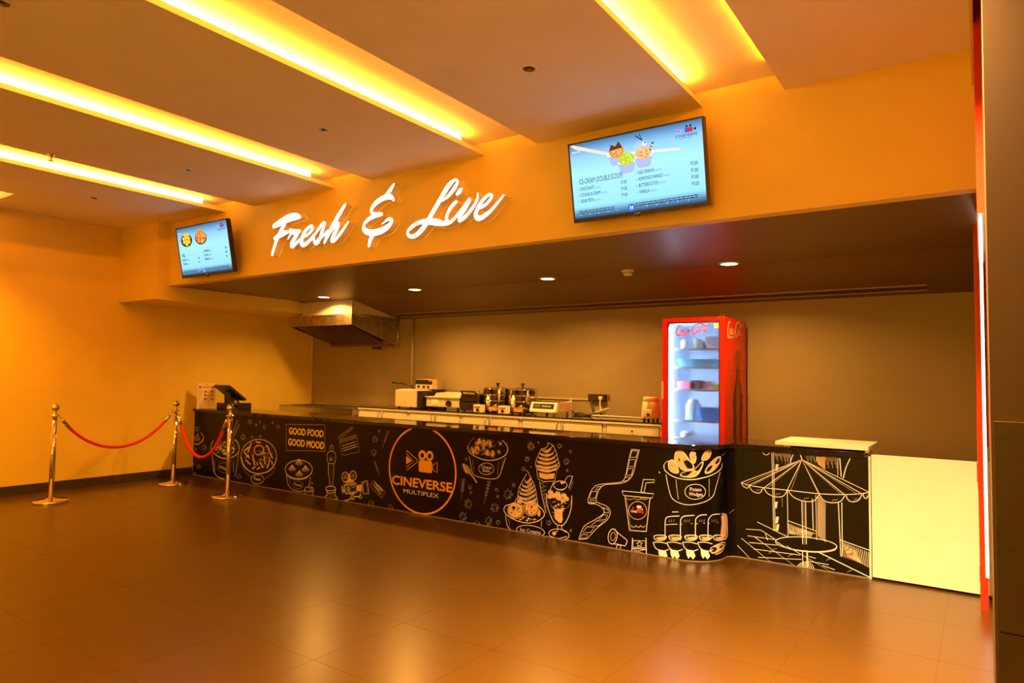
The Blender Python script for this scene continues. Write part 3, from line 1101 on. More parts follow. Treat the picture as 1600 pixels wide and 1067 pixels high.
d l 3 -5309 553 -5327 534
#leaf_drawing
d l 4 -5207 319 -5284 463
d s 3 -5238 376 -5251 375 -5249 384 -5238 376
d s 3 -5238 376 -5228 383 -5237 388 -5238 376
d s 3 -5250 398 -5263 396 -5261 406 -5250 398
d s 3 -5250 398 -5239 404 -5249 409 -5250 398
d s 3 -5261 419 -5274 418 -5272 427 -5261 419
d s 3 -5261 419 -5251 426 -5260 431 -5261 419
d s 3 -5273 441 -5286 440 -5284 449 -5273 441
d s 3 -5273 441 -5262 447 -5272 453 -5273 441
d s 3 -5284 463 -5298 461 -5295 471 -5284 463
d s 3 -5284 463 -5274 469 -5284 474 -5284 463
#flower_drawing
d c 4 -5282 28 -5306 14 -5311 -2 -5332 1 -5345 -18 -5347 7 -5376 4 -5357 20 -5369 44 -5346 42 -5332 62 -5320 47 -5298 52 -5309 33
d l 3 -5321 16 -5312 -3
d l 3 -5332 8 -5344 -8
d l 3 -5323 30 -5295 38
d l 3 -5346 13 -5368 9
d l 3 -5320 11 -5319 -6
d l 3 -5339 22 -5370 25
#flower_drawing
d c 4 -5003 18 -5022 8 -5036 -8 -5046 1 -5070 8 -5060 20 -5067 44 -5045 38 -5020 50 -5021 34
d l 3 -5023 22 -5009 15
d l 3 -5046 14 -5067 5
d l 3 -5040 31 -5031 49
d l 3 -5031 23 -5007 18
#flower_drawing
d c 4 -5214 793 -5226 788 -5231 781 -5237 787 -5249 784 -5244 796 -5245 804 -5236 803 -5223 809 -5222 799
d l 3 -5237 794 -5249 795
d l 3 -5231 796 -5218 797
d l 3 -5232 798 -5225 806
d l 3 -5238 799 -5239 806
#logo_ring
o R 18 -4622 440 447 430
#logo_emblem
o l 7 -4827 621 -4680 539 -4682 514 -4821 422 -4822 456 -4728 520 -4826 583 -4827 621
o f 0 -4834 567 -4755 525 -4831 480
o D 26 -4578 592 -4582 575 -4591 561 -4605 552 -4622 551 -4636 557 -4647 569 -4651 586 -4648 603 -4638 617 -4624 626 -4608 627 -4593 621 -4583 608
o D 26 -4480 592 -4483 576 -4493 562 -4507 553 -4523 552 -4537 558 -4548 570 -4552 587 -4549 604 -4539 618 -4525 626 -4509 627 -4495 621 -4484 609
o F 0 -4653 534 -4575 540 -4491 537 -4482 524 -4480 440 -4493 424 -4571 423 -4644 425 -4657 442 -4659 518
o l 8 -4472 505 -4414 537 -4415 434 -4471 460 -4472 505
#logo_lettering
o t 1 CINEVERSE -5022 262 -4220 267 93
w t 0 MULTIPLEX -4860 188 -4387 192 44
#cheese_ball_cup_drawing
w s 7 -4028 733 -4032 692 -3987 650 -3883 617 -3775 609 -3669 632 -3596 671 -3566 722 -3580 765 -3630 806
d s 4 -4033 713 -4003 771 -3951 805
w s 5 -4013 627 -3987 532 -3963 464 -3872 442 -3746 440 -3663 470 -3625 555 -3590 651
d l 4 -3975 605 -3951 485
d l 4 -3669 610 -3678 481
d l 3 -3620 634 -3640 514
w c 4 -3721 536 -3732 508 -3763 486 -3807 474 -3851 477 -3884 494 -3897 520 -3886 549 -3853 571 -3809 582 -3765 579 -3733 562
w t 0 Cheese -3868 531 -3748 529 30
w t 0 Balls -3848 499 -3768 498 26
g f 0 -3750 753 -3755 743 -3767 740 -3776 746 -3776 756 -3767 764 -3755 762
w s 4 -3740 747 -3756 733 -3777 734 -3789 749 -3781 767 -3760 773
g f 0 -3887 704 -3892 694 -3904 691 -3914 696 -3914 707 -3905 714 -3893 713
d s 4 -3877 697 -3893 683 -3915 684 -3927 699 -3919 717 -3897 724
g f 0 -3755 780 -3760 770 -3772 767 -3781 773 -3782 783 -3772 791 -3761 789
w s 4 -3745 774 -3761 760 -3783 761 -3794 776 -3786 794 -3765 800
o f 0 -3829 785 -3834 776 -3846 772 -3855 778 -3856 789 -3846 796 -3834 794
d s 4 -3819 779 -3834 765 -3857 766 -3868 781 -3860 799 -3839 806
o f 0 -3961 699 -3967 689 -3979 685 -3989 691 -3989 702 -3979 709 -3967 708
w s 4 -3951 692 -3967 678 -3990 679 -4002 694 -3994 712 -3972 719
o f 0 -3775 675 -3780 665 -3792 662 -3801 667 -3801 678 -3792 685 -3780 684
w s 4 -3765 668 -3781 654 -3802 655 -3814 670 -3806 688 -3785 695
g f 0 -3925 680 -3930 670 -3942 667 -3952 673 -3952 684 -3943 691 -3931 689
w s 4 -3915 674 -3931 660 -3953 660 -3965 676 -3957 694 -3935 701
o f 0 -3715 688 -3720 678 -3732 675 -3741 680 -3742 691 -3732 698 -3721 697
d s 4 -3706 681 -3721 667 -3743 668 -3754 683 -3746 701 -3725 707
o f 0 -3650 698 -3655 689 -3667 685 -3676 691 -3676 701 -3667 709 -3656 707
d s 3 -3641 692 -3656 678 -3677 679 -3688 694 -3681 711 -3660 718
g f 0 -3897 722 -3902 712 -3914 709 -3924 715 -3924 725 -3914 733 -3902 731
d s 4 -3887 715 -3903 701 -3925 702 -3937 718 -3929 736 -3907 742
g f 0 -3831 750 -3836 740 -3848 737 -3858 743 -3858 753 -3849 760 -3837 759
w s 4 -3821 743 -3837 729 -3859 730 -3871 746 -3863 763 -3841 770
g f 0 -3779 694 -3784 684 -3796 681 -3805 687 -3805 697 -3796 704 -3784 703
d s 4 -3769 688 -3784 674 -3806 674 -3818 690 -3810 707 -3789 714
g f 0 -3725 673 -3730 663 -3742 660 -3751 665 -3752 676 -3742 683 -3731 682
d s 4 -3716 666 -3731 652 -3753 653 -3764 668 -3756 686 -3735 693
g f 0 -3635 774 -3640 765 -3651 762 -3661 767 -3661 778 -3652 785 -3640 783
d s 3 -3625 768 -3641 754 -3662 755 -3673 770 -3665 788 -3645 794
g f 0 -3875 785 -3880 775 -3892 772 -3902 778 -3902 788 -3893 795 -3881 794
w s 4 -3865 778 -3881 764 -3903 765 -3915 781 -3907 798 -3885 805
g f 0 -3724 658 -3729 649 -3740 645 -3750 651 -3750 662 -3741 669 -3729 667
d s 4 -3714 652 -3729 638 -3751 639 -3762 654 -3755 672 -3734 678
g f 0 -3788 777 -3793 767 -3804 764 -3814 770 -3814 780 -3805 787 -3793 786
d s 4 -3778 770 -3793 756 -3815 757 -3827 773 -3819 790 -3798 797
g f 0 -3787 679 -3792 670 -3804 666 -3814 672 -3814 683 -3805 690 -3793 688
w s 4 -3777 673 -3793 659 -3815 660 -3826 675 -3818 693 -3797 699
o f 0 -3828 717 -3833 707 -3845 703 -3855 709 -3855 720 -3846 727 -3834 726
d s 4 -3818 710 -3834 696 -3856 697 -3868 712 -3860 730 -3838 737
g f 0 -3811 759 -3816 749 -3828 746 -3838 752 -3838 762 -3829 770 -3817 768
d s 4 -3801 753 -3817 739 -3839 740 -3850 755 -3842 773 -3821 779
g f 0 -3718 685 -3723 675 -3735 672 -3744 678 -3744 688 -3735 695 -3723 694
w s 4 -3708 679 -3724 665 -3745 666 -3757 681 -3749 698 -3728 705
o f 0 -3876 782 -3881 772 -3893 769 -3902 775 -3903 785 -3893 792 -3881 791
w s 4 -3866 775 -3881 761 -3904 762 -3915 778 -3907 795 -3886 802
g f 0 -3953 667 -3958 657 -3970 654 -3980 659 -3980 670 -3971 677 -3959 676
d s 4 -3943 660 -3959 646 -3981 647 -3993 662 -3985 680 -3963 687
g f 0 -3886 765 -3891 755 -3903 752 -3913 758 -3913 769 -3904 776 -3892 774
d s 4 -3876 759 -3892 744 -3914 745 -3926 761 -3918 779 -3897 785
o f 0 -3910 757 -3916 747 -3927 743 -3937 749 -3938 760 -3928 767 -3916 766
d s 4 -3900 750 -3916 736 -3939 737 -3950 752 -3942 770 -3921 777
g f 0 -3921 715 -3926 705 -3938 701 -3948 707 -3948 718 -3939 725 -3927 724
d s 4 -3911 708 -3927 694 -3949 695 -3961 710 -3953 728 -3931 735
d s 3 -3764 670 -3745 676 -3725 675
g s 3 -3816 671 -3797 666 -3778 669
d s 3 -3905 678 -3908 662 -3928 657
d s 4 -3845 675 -3855 660 -3871 649
d s 2 -3908 674 -3927 667 -3943 655
g s 4 -3724 651 -3734 665 -3729 681
g s 2 -3908 756 -3910 772 -3903 788
d s 2 -3851 740 -3843 756 -3839 772
g s 3 -3911 655 -3904 671 -3909 686
d s 3 -3767 719 -3783 728 -3781 744
g s 2 -3719 790 -3739 789 -3759 784
d s 3 -3846 723 -3860 734 -3868 749
d s 2 -3821 745 -3816 760 -3797 767
d s 3 -3815 656 -3834 660 -3837 676
g s 4 -3801 743 -3806 759 -3813 774
d s 3 -3756 733 -3745 746 -3725 747
g s 3 -3875 684 -3870 700 -3852 708
g s 4 -3891 666 -3911 665 -3924 652
g s 3 -3720 735 -3715 751 -3699 761
g s 3 -3764 783 -3748 774 -3755 759
d s 3 -3685 779 -3671 792 -3651 792
d s 3 -3906 663 -3905 679 -3889 691
g s 4 -3836 678 -3845 663 -3864 656
#spoon_drawing
d F 0 -4096 543 -4077 555 -4017 525 -3993 486 -4022 460 -4068 479
g l 11 -4002 475 -3916 387
w s 4 -4096 543 -4063 515 -4035 472
#leaf_drawing
d l 3 -4102 225 -4079 391
d s 3 -4093 291 -4111 295 -4100 308 -4093 291
d s 3 -4093 291 -4074 296 -4081 309 -4093 291
d s 3 -4089 316 -4107 320 -4096 333 -4089 316
d s 3 -4089 316 -4071 321 -4078 334 -4089 316
d s 3 -4086 341 -4104 345 -4093 358 -4086 341
d s 3 -4086 341 -4067 346 -4075 359 -4086 341
d s 3 -4083 366 -4101 370 -4090 383 -4083 366
d s 3 -4083 366 -4064 371 -4071 383 -4083 366
d s 3 -4079 391 -4097 395 -4086 408 -4079 391
d s 3 -4079 391 -4060 395 -4068 408 -4079 391
#leaf_drawing
d l 3 -3829 196 -3776 402
d s 3 -3808 279 -3824 284 -3812 296 -3808 279
d s 3 -3808 279 -3789 282 -3795 295 -3808 279
d s 3 -3800 309 -3816 315 -3804 327 -3800 309
d s 3 -3800 309 -3782 312 -3787 326 -3800 309
d s 3 -3792 340 -3808 346 -3796 358 -3792 340
d s 3 -3792 340 -3774 343 -3779 356 -3792 340
d s 3 -3784 371 -3800 376 -3789 388 -3784 371
d s 3 -3784 371 -3766 374 -3771 387 -3784 371
d s 3 -3776 402 -3793 407 -3781 419 -3776 402
d s 3 -3776 402 -3758 404 -3764 418 -3776 402
#flower_drawing
d c 3 -3965 184 -3993 166 -3990 137 -4010 152 -4034 135 -4033 158 -4067 162 -4042 179 -4057 205 -4033 200 -4014 229 -4005 205 -3981 211 -3990 191
d l 3 -4019 191 -4016 219
d l 3 -4029 183 -4048 201
d l 3 -4025 179 -4055 190
d l 3 -3990 175 -3978 162
d l 3 -4022 172 -4053 156
d l 3 -4030 192 -4034 213
#flower_drawing
d c 3 -3655 186 -3679 171 -3677 155 -3705 153 -3720 138 -3723 159 -3753 160 -3733 185 -3737 206 -3720 199 -3711 220 -3697 209 -3666 212 -3673 190
d l 3 -3687 177 -3672 161
d l 3 -3711 176 -3742 164
d l 3 -3692 186 -3663 185
d l 3 -3720 187 -3735 203
d l 3 -3685 188 -3663 185
d l 3 -3715 172 -3741 163
#flower_drawing
d c 3 -3496 326 -3532 306 -3523 289 -3549 290 -3579 272 -3574 295 -3606 304 -3580 327 -3603 342 -3566 349 -3562 371 -3542 347 -3520 359 -3525 337
d l 3 -3547 312 -3543 281
d l 3 -3540 308 -3536 284
d l 3 -3532 323 -3511 311
d l 3 -3550 315 -3551 279
d l 3 -3543 328 -3509 333
d l 3 -3531 333 -3509 331
#flower_drawing
d c 3 -3729 50 -3748 45 -3749 15 -3767 30 -3784 9 -3789 34 -3808 34 -3798 51 -3803 73 -3780 75 -3774 93 -3761 82 -3741 86 -3744 65
d l 3 -3762 60 -3732 71
d l 3 -3761 57 -3730 53
d l 3 -3755 67 -3732 72
d l 3 -3765 42 -3771 18
d l 3 -3771 44 -3788 20
d l 3 -3765 44 -3768 18
#flower_drawing
d c 3 -4026 47 -4058 41 -4048 18 -4071 28 -4093 5 -4097 30 -4119 35 -4109 50 -4115 72 -4095 77 -4087 97 -4071 78 -4039 88 -4054 66
d l 3 -4062 48 -4050 29
d l 3 -4090 52 -4118 59
d l 3 -4073 39 -4078 16
d l 3 -4084 72 -4077 92
d l 3 -4087 58 -4107 79
d l 3 -4059 49 -4046 33
#flower_drawing
d c 3 -3638 55 -3651 47 -3658 31 -3671 42 -3685 36 -3680 54 -3681 66 -3665 67 -3656 76 -3652 61
d l 3 -3671 54 -3683 60
d l 3 -3668 54 -3683 60
d l 3 -3666 64 -3662 74
d l 3 -3659 59 -3646 67
#flower_drawing
d c 3 -3979 336 -3991 331 -3997 316 -4005 327 -4018 327 -4014 337 -4015 348 -4003 348 -3989 354 -3988 346
d l 3 -3998 335 -3998 321
d l 3 -4006 342 -4011 351
d l 3 -4008 338 -4016 344
d l 3 -3991 333 -3988 325
#flower_drawing
d c 3 -3972 288 -3978 285 -3982 276 -3988 281 -3998 280 -3993 290 -3996 298 -3988 297 -3977 301 -3976 294
d l 3 -3989 289 -3997 293
d l 3 -3979 292 -3972 291
d l 3 -3987 286 -3995 280
d l 3 -3987 285 -3995 280
#flower_drawing
d c 3 -3664 343 -3677 338 -3684 330 -3692 335 -3703 339 -3698 347 -3701 358 -3689 357 -3678 363 -3674 355
d l 3 -3684 356 -3678 362
d l 3 -3692 352 -3693 361
d l 3 -3678 353 -3670 355
d l 3 -3678 346 -3670 340
#flower_drawing
d c 3 -3656 290 -3665 284 -3671 274 -3675 281 -3687 280 -3681 289 -3682 297 -3674 298 -3666 302 -3664 294
d l 3 -3670 287 -3668 278
d l 3 -3669 287 -3666 278
d l 3 -3675 287 -3685 284
d l 3 -3672 286 -3675 277
#flower_drawing
d c 3 -3271 771 -3294 762 -3296 744 -3313 751 -3329 736 -3330 758 -3348 759 -3337 776 -3343 793 -3328 795 -3321 814 -3306 796 -3283 798 -3293 781
d l 3 -3297 768 -3287 754
d l 3 -3320 772 -3349 770
d l 3 -3323 766 -3346 759
d l 3 -3315 782 -3307 808
d l 3 -3310 755 -3318 740
d l 3 -3314 783 -3306 808
#flower_drawing
d c 3 -3328 656 -3342 646 -3350 630 -3359 642 -3377 644 -3368 657 -3371 675 -3357 671 -3345 682 -3339 664
d l 3 -3344 659 -3331 656
d l 3 -3362 650 -3374 650
d l 3 -3346 663 -3333 668
d l 3 -3358 651 -3372 645
#flower_drawing
d c 3 -3369 565 -3382 559 -3388 547 -3397 554 -3411 557 -3403 567 -3406 577 -3394 579 -3384 588 -3380 574
d l 3 -3386 575 -3378 579
d l 3 -3390 560 -3392 548
d l 3 -3389 568 -3374 572
d l 3 -3384 565 -3376 557
#flower_drawing
d c 3 -2991 794 -3007 786 -3016 772 -3023 782 -3036 783 -3030 797 -3032 814 -3019 808 -3008 818 -3004 803
d l 2 -3008 804 -2998 806
d l 2 -3024 795 -3037 799
d l 2 -3025 804 -3026 814
d l 2 -3021 789 -3032 782
#flower_drawing
d c 3 -3478 409 -3485 404 -3494 392 -3499 399 -3515 401 -3508 413 -3509 421 -3498 422 -3487 427 -3485 418
d l 3 -3500 414 -3505 423
d l 3 -3488 412 -3479 408
d l 3 -3489 410 -3481 404
d l 3 -3494 416 -3487 426
#flower_drawing
d c 3 -3865 -6 -3880 -15 -3882 -41 -3902 -30 -3924 -45 -3929 -24 -3956 -17 -3933 -4 -3954 13 -3923 13 -3917 40 -3894 23 -3873 25 -3879 12
d l 3 -3916 -21 -3936 -36
d l 3 -3913 -12 -3941 -31
d l 3 -3908 -12 -3923 -42
d l 3 -3893 7 -3867 13
d l 3 -3916 -16 -3940 -32
d l 3 -3913 -10 -3946 -25
#flower_drawing
d c 3 -3093 120 -3108 113 -3114 101 -3122 107 -3139 112 -3133 126 -3136 138 -3118 138 -3104 144 -3104 133
d l 3 -3116 117 -3119 102
d l 3 -3111 130 -3098 136
d l 3 -3116 129 -3106 143
d l 3 -3114 118 -3113 103
#flower_drawing
d c 3 -4032 599 -4043 593 -4046 583 -4055 590 -4064 589 -4061 600 -4064 607 -4054 607 -4046 615 -4043 604
d l 3 -4052 601 -4051 612
d l 3 -4052 591 -4057 585
d l 3 -4047 595 -4044 587
d l 3 -4047 605 -4040 608
#flower_drawing
d c 3 -3225 811 -3231 807 -3234 802 -3237 806 -3242 805 -3240 811 -3242 817 -3235 816 -3231 820 -3229 814
d l 3 -3232 809 -3230 804
d l 3 -3236 811 -3241 815
d l 3 -3234 813 -3231 818
d l 3 -3236 813 -3237 818
#flower_drawing
d c 3 -3303 591 -3307 589 -3310 584 -3313 587 -3317 587 -3315 591 -3317 595 -3312 595 -3307 597 -3306 594
d l 3 -3310 594 -3308 597
d l 3 -3310 592 -3305 595
d l 3 -3311 590 -3314 585
d l 3 -3312 593 -3312 597
#flower_drawing
d c 3 -2984 891 -2988 888 -2989 883 -2993 887 -2996 887 -2995 892 -2995 895 -2992 895 -2988 897 -2988 893
d l 2 -2992 888 -2995 886
d l 2 -2989 888 -2990 885
d l 2 -2993 892 -2995 895
d l 2 -2991 889 -2993 885
#ice_cream_bowl_drawing
w s 7 -3480 248 -3576 217 -3599 175 -3562 131 -3454 97 -3337 92 -3235 122 -3173 167 -3166 206 -3203 244 -3248 266
w s 5 -3580 129 -3560 44 -3505 -11
d s 4 -3549 104 -3530 38
w l 4 -3190 132 -3194 76
g f 0 -3390 197 -3396 172 -3412 149 -3438 132 -3469 123 -3499 124 -3526 134 -3544 153 -3551 176 -3545 202 -3528 225 -3502 242 -3471 250 -3440 249 -3414 238 -3396 220
g f 0 -3231 235 -3236 212 -3250 192 -3272 176 -3298 168 -3324 169 -3347 179 -3362 196 -3368 218 -3363 242 -3349 263 -3326 278 -3300 286 -3274 284 -3251 274 -3236 257
w c 4 -3378 198 -3389 161 -3422 131 -3466 116 -3511 119 -3545 141 -3558 175 -3546 213 -3514 243 -3469 258 -3424 254 -3391 232
w c 4 -3219 236 -3230 202 -3258 174 -3298 160 -3338 163 -3368 184 -3380 216 -3369 251 -3340 279 -3300 292 -3260 288 -3231 268
w c 4 -3355 277 -3363 257 -3385 241 -3415 232 -3446 233 -3468 245 -3477 263 -3469 283 -3447 300 -3416 309 -3386 307 -3364 295
g f 0 -3397 277 -3406 261 -3427 252 -3449 256 -3458 270 -3449 286 -3428 295 -3406 291
k f 0 -3443 202 -3447 196 -3454 197 -3454 204 -3447 207
k f 0 -3341 193 -3345 187 -3351 188 -3351 195 -3345 198
k f 0 -3433 209 -3437 203 -3443 204 -3444 211 -3437 214
k f 0 -3337 192 -3341 186 -3347 187 -3347 194 -3341 197
k f 0 -3452 228 -3456 222 -3463 223 -3463 230 -3456 233
k f 0 -3318 258 -3322 252 -3329 253 -3329 260 -3323 263
k f 0 -3431 216 -3435 210 -3442 211 -3442 218 -3435 221
k f 0 -3253 211 -3257 205 -3263 207 -3264 213 -3257 216
k f 0 -3511 162 -3515 156 -3521 158 -3521 164 -3515 167
k f 0 -3303 205 -3307 199 -3313 201 -3314 207 -3307 210
k f 0 -3427 210 -3431 204 -3438 205 -3438 212 -3431 215
k f 0 -3332 185 -3336 179 -3343 180 -3343 187 -3336 189
k f 0 -3472 146 -3476 140 -3482 141 -3482 148 -3476 151
k f 0 -3275 210 -3278 204 -3285 205 -3285 212 -3279 215
k f 0 -3426 179 -3430 173 -3437 174 -3437 181 -3430 184
k f 0 -3298 265 -3302 259 -3309 261 -3309 267 -3302 270
k f 0 -3441 195 -3445 189 -3452 190 -3452 197 -3446 200
k f 0 -3292 191 -3295 185 -3302 187 -3302 193 -3296 196
k f 0 -3506 157 -3510 151 -3516 152 -3517 159 -3510 162
k f 0 -3337 205 -3341 199 -3347 200 -3348 207 -3341 210
k f 0 -3430 211 -3434 205 -3440 207 -3440 214 -3434 216
k f 0 -3288 188 -3292 182 -3298 184 -3299 190 -3292 193
k f 0 -3448 184 -3452 178 -3459 179 -3459 186 -3452 189
k f 0 -3318 262 -3322 256 -3328 258 -3328 264 -3322 267
k f 0 -3480 192 -3484 186 -3491 187 -3491 194 -3484 197
k f 0 -3322 240 -3326 234 -3333 236 -3333 242 -3326 245
k f 0 -3505 162 -3509 156 -3515 157 -3516 164 -3509 167
k f 0 -3277 252 -3281 246 -3288 247 -3288 254 -3281 257
k f 0 -3493 181 -3497 175 -3504 176 -3504 183 -3497 186
k f 0 -3298 190 -3302 184 -3308 185 -3308 192 -3302 195
k f 0 -3481 202 -3485 196 -3492 197 -3492 204 -3485 207
k f 0 -3257 263 -3261 257 -3267 258 -3267 265 -3261 268
k f 0 -3470 211 -3478 198 -3496 192 -3511 199 -3511 212 -3496 222 -3478 222
k f 0 -3290 238 -3293 227 -3301 223 -3307 230 -3308 241 -3301 249 -3294 247
o f 0 -3377 131 -3382 123 -3393 122 -3399 128 -3393 136 -3382 138
g f 0 -3408 113 -3413 106 -3424 104 -3429 110 -3424 117 -3414 119
g f 0 -3379 135 -3384 127 -3395 126 -3401 132 -3395 139 -3384 141
g f 0 -3292 130 -3296 125 -3304 124 -3308 128 -3304 134 -3296 135
g f 0 -3246 138 -3249 133 -3257 132 -3260 136 -3257 142 -3250 143
w f 0 -3351 144 -3354 139 -3360 139 -3363 142 -3360 146 -3354 147
o f 0 -3397 118 -3400 113 -3408 112 -3412 116 -3408 122 -3401 123
w f 0 -3317 133 -3323 125 -3335 123 -3341 130 -3335 139 -3323 141
o f 0 -3258 133 -3263 125 -3276 123 -3282 130 -3276 139 -3264 140
w f 0 -3332 115 -3338 107 -3350 105 -3356 112 -3350 121 -3338 122
g f 0 -3307 121 -3309 117 -3315 117 -3317 120 -3315 123 -3310 124
o f 0 -3372 141 -3378 132 -3390 130 -3396 137 -3390 146 -3378 148
o f 0 -3203 196 -3207 173 -3218 163 -3230 170 -3235 192 -3230 216 -3219 226 -3208 218
g s 5 -3368 559 -3339 542 -3321 510 -3309 497
w s 4 -3451 290 -3436 388 -3390 470 -3354 526
w s 4 -3309 492 -3268 425 -3244 333 -3231 259
w s 5 -3378 471 -3352 453 -3304 500
g s 11 -3369 455 -3340 443 -3310 482
w s 5 -3407 430 -3358 414 -3288 463
g s 11 -3397 414 -3346 404 -3295 445
w s 5 -3424 394 -3359 380 -3274 431
g s 11 -3414 378 -3348 370 -3280 413
w s 5 -3435 359 -3359 347 -3262 399
g s 11 -3425 343 -3347 337 -3268 382
w s 5 -3446 320 -3359 308 -3252 362
g s 11 -3436 303 -3347 298 -3259 345
w s 5 -3410 285 -3337 273 -3244 326
g s 11 -3401 269 -3325 263 -3250 308
w c 5 -3159 31 -3182 7 -3238 -12 -3312 -21 -3385 -17 -3438 -1 -3455 23 -3431 48 -3373 67 -3298 75 -3225 70 -3175 54
w t 0 Ice_Creams -3415 8 -3197 14 34
#cone_drawing
w s 4 -3137 818 -3142 784 -3179 763 -3211 752
w s 4 -3132 816 -3085 797 -3053 746 -3031 677 -3015 626 -3051 587
w s 4 -3205 752 -3237 696 -3262 631 -3256 595 -3240 579
w s 5 -3205 761 -3165 743 -3116 766 -3085 795
g s 13 -3195 749 -3144 735 -3105 765
d s 6 -3174 762 -3123 753 -3095 782
w s 5 -3226 724 -3162 707 -3089 732 -3058 761
g s 13 -3215 712 -3141 700 -3079 732
d s 6 -3194 724 -3120 718 -3068 748
w s 5 -3236 687 -3159 672 -3073 698 -3042 727
g s 13 -3226 675 -3138 665 -3062 697
d s 6 -3204 688 -3117 682 -3052 714
w s 5 -3252 650 -3161 636 -3062 664 -3031 693
g s 13 -3241 638 -3140 629 -3052 663
d s 6 -3220 651 -3119 647 -3041 680
w s 5 -3260 613 -3159 600 -3051 630 -3021 659
g s 13 -3249 601 -3138 594 -3041 629
d s 6 -3228 614 -3118 611 -3031 645
w s 5 -3240 583 -3155 570 -3061 598 -3030 627
g s 13 -3229 572 -3134 563 -3051 597
d s 6 -3208 585 -3113 581 -3041 614
w l 4 -3251 573 -3233 490 -3174 474 -3060 491 -3040 584 -3251 573
g f 0 -3224 549 -3144 543 -3060 558 -3070 511 -3154 496 -3218 505
w l 5 -3219 469 -3183 326 -3147 206
w l 5 -3070 484 -3110 405
d l 3 -3214 447 -3153 476
d l 3 -3206 466 -3158 426
d l 3 -3206 414 -3150 442
d l 3 -3197 433 -3154 393
d l 3 -3199 381 -3146 409
d l 3 -3188 400 -3151 360
d l 3 -3191 348 -3142 376
d l 3 -3179 367 -3147 327
d l 3 -3183 315 -3139 343
d l 3 -3170 335 -3143 293
d l 3 -3175 283 -3135 309
d l 3 -3161 302 -3140 260
d l 3 -3167 250 -3131 276
d l 3 -3152 269 -3136 227
#sundae_drawing
w c 5 -2937 467 -2946 448 -2970 432 -3004 424 -3038 425 -3063 436 -3072 453 -3064 473 -3039 489 -3005 497 -2971 495 -2947 485
w s 4 -3067 441 -3028 418 -2976 424 -2938 458
g f 0 -2967 489 -2972 477 -2985 471 -2998 474 -3004 485 -2999 496 -2986 502 -2973 499
g f 0 -3075 391 -3080 378 -3095 370 -3112 371 -3123 379 -3123 392 -3112 404 -3096 408 -3081 403
w s 3 -3071 388 -3081 373 -3099 365 -3118 369 -3128 381 -3125 397 -3110 409
g f 0 -3043 368 -3049 356 -3064 348 -3080 348 -3091 357 -3092 370 -3081 381 -3064 385 -3049 380
w s 3 -3040 365 -3050 350 -3068 343 -3086 346 -3096 358 -3093 374 -3078 386
g f 0 -3000 386 -3006 373 -3022 364 -3040 364 -3052 374 -3052 388 -3041 400 -3023 404 -3007 399
w s 3 -2997 382 -3007 367 -3027 358 -3047 362 -3057 376 -3054 393 -3038 406
g f 0 -2990 357 -2996 343 -3011 334 -3029 335 -3041 344 -3042 358 -3030 370 -3012 375 -2996 369
w s 3 -2986 353 -2996 337 -3016 329 -3036 333 -3047 346 -3043 364 -3027 376
g f 0 -2941 380 -2947 367 -2961 359 -2978 360 -2988 368 -2989 381 -2978 392 -2962 396 -2947 391
w s 3 -2938 376 -2947 362 -2965 354 -2983 358 -2993 370 -2990 386 -2975 398
g f 0 -2918 357 -2923 345 -2936 338 -2951 338 -2961 346 -2961 358 -2951 368 -2936 371 -2923 367
w s 3 -2915 353 -2923 340 -2940 333 -2956 336 -2965 348 -2962 362 -2949 373
g f 0 -3089 355 -3093 344 -3106 337 -3120 337 -3129 344 -3129 355 -3120 365 -3106 368 -3094 364
w s 3 -3086 351 -3094 339 -3109 333 -3125 336 -3133 346 -3131 360 -3118 369
g f 0 -2955 335 -2960 324 -2971 318 -2985 318 -2994 325 -2994 336 -2986 345 -2972 348 -2960 345
w s 3 -2952 332 -2960 320 -2975 314 -2990 316 -2998 327 -2996 340 -2983 350
w s 6 -3141 375 -3140 296 -3107 203 -3065 138 -3023 118 -2972 125 -2928 183 -2894 282 -2890 386
d s 3 -3125 315 -3066 252 -3005 242 -2924 287 -2893 342
g F 0 -3108 273 -3066 252 -3055 183 -3024 144 -2983 149 -2979 245 -2964 264 -3025 248
w s 3 -3034 270 -3025 254 -3002 259
g s 3 -3023 196 -3019 215 -2998 223
g s 3 -3017 260 -3026 241 -3025 222
g s 5 -2995 253 -2978 267 -2955 267
w s 3 -2955 266 -2977 262 -2990 245
g s 5 -2992 202 -2984 186 -2971 172
g s 4 -3050 215 -3039 199 -3036 180
w s 2 -3002 211 -2988 198 -2995 179
g s 3 -3068 200 -3063 181 -3042 178
g s 4 -3031 233 -3013 246 -3002 264
w s 5 -2965 243 -2986 248 -3008 245
g s 4 -2994 251 -2985 269 -2996 285
w s 5 -3038 196 -3050 178 -3047 160
g s 4 -3039 227 -3038 246 -3057 254
w s 4 -3024 252 -3046 246 -3068 250
g s 4 -3084 217 -3061 220 -3053 203
w s 4 -2992 261 -3007 245 -3024 230
w f 0 -3059 270 -3062 265 -3070 264 -3073 268 -3070 273 -3063 274
w f 0 -3015 290 -3019 284 -3028 283 -3032 288 -3028 294 -3019 295
w f 0 -3041 287 -3044 283 -3049 283 -3052 286 -3049 290 -3044 290
d f 0 -3070 307 -3074 301 -3083 300 -3087 305 -3083 311 -3075 312
g f 0 -2980 307 -2985 300 -2994 299 -2999 304 -2995 311 -2985 312
g f 0 -2985 322 -2987 319 -2992 318 -2994 321 -2992 324 -2987 325
g f 0 -2966 286 -2970 279 -2980 278 -2984 283 -2980 290 -2971 291
w f 0 -3011 300 -3015 294 -3023 293 -3028 298 -3023 304 -3015 305
w f 0 -3039 276 -3044 270 -3052 269 -3056 274 -3052 280 -3044 281
w f 0 -2943 313 -2946 309 -2952 308 -2955 312 -2952 316 -2946 317
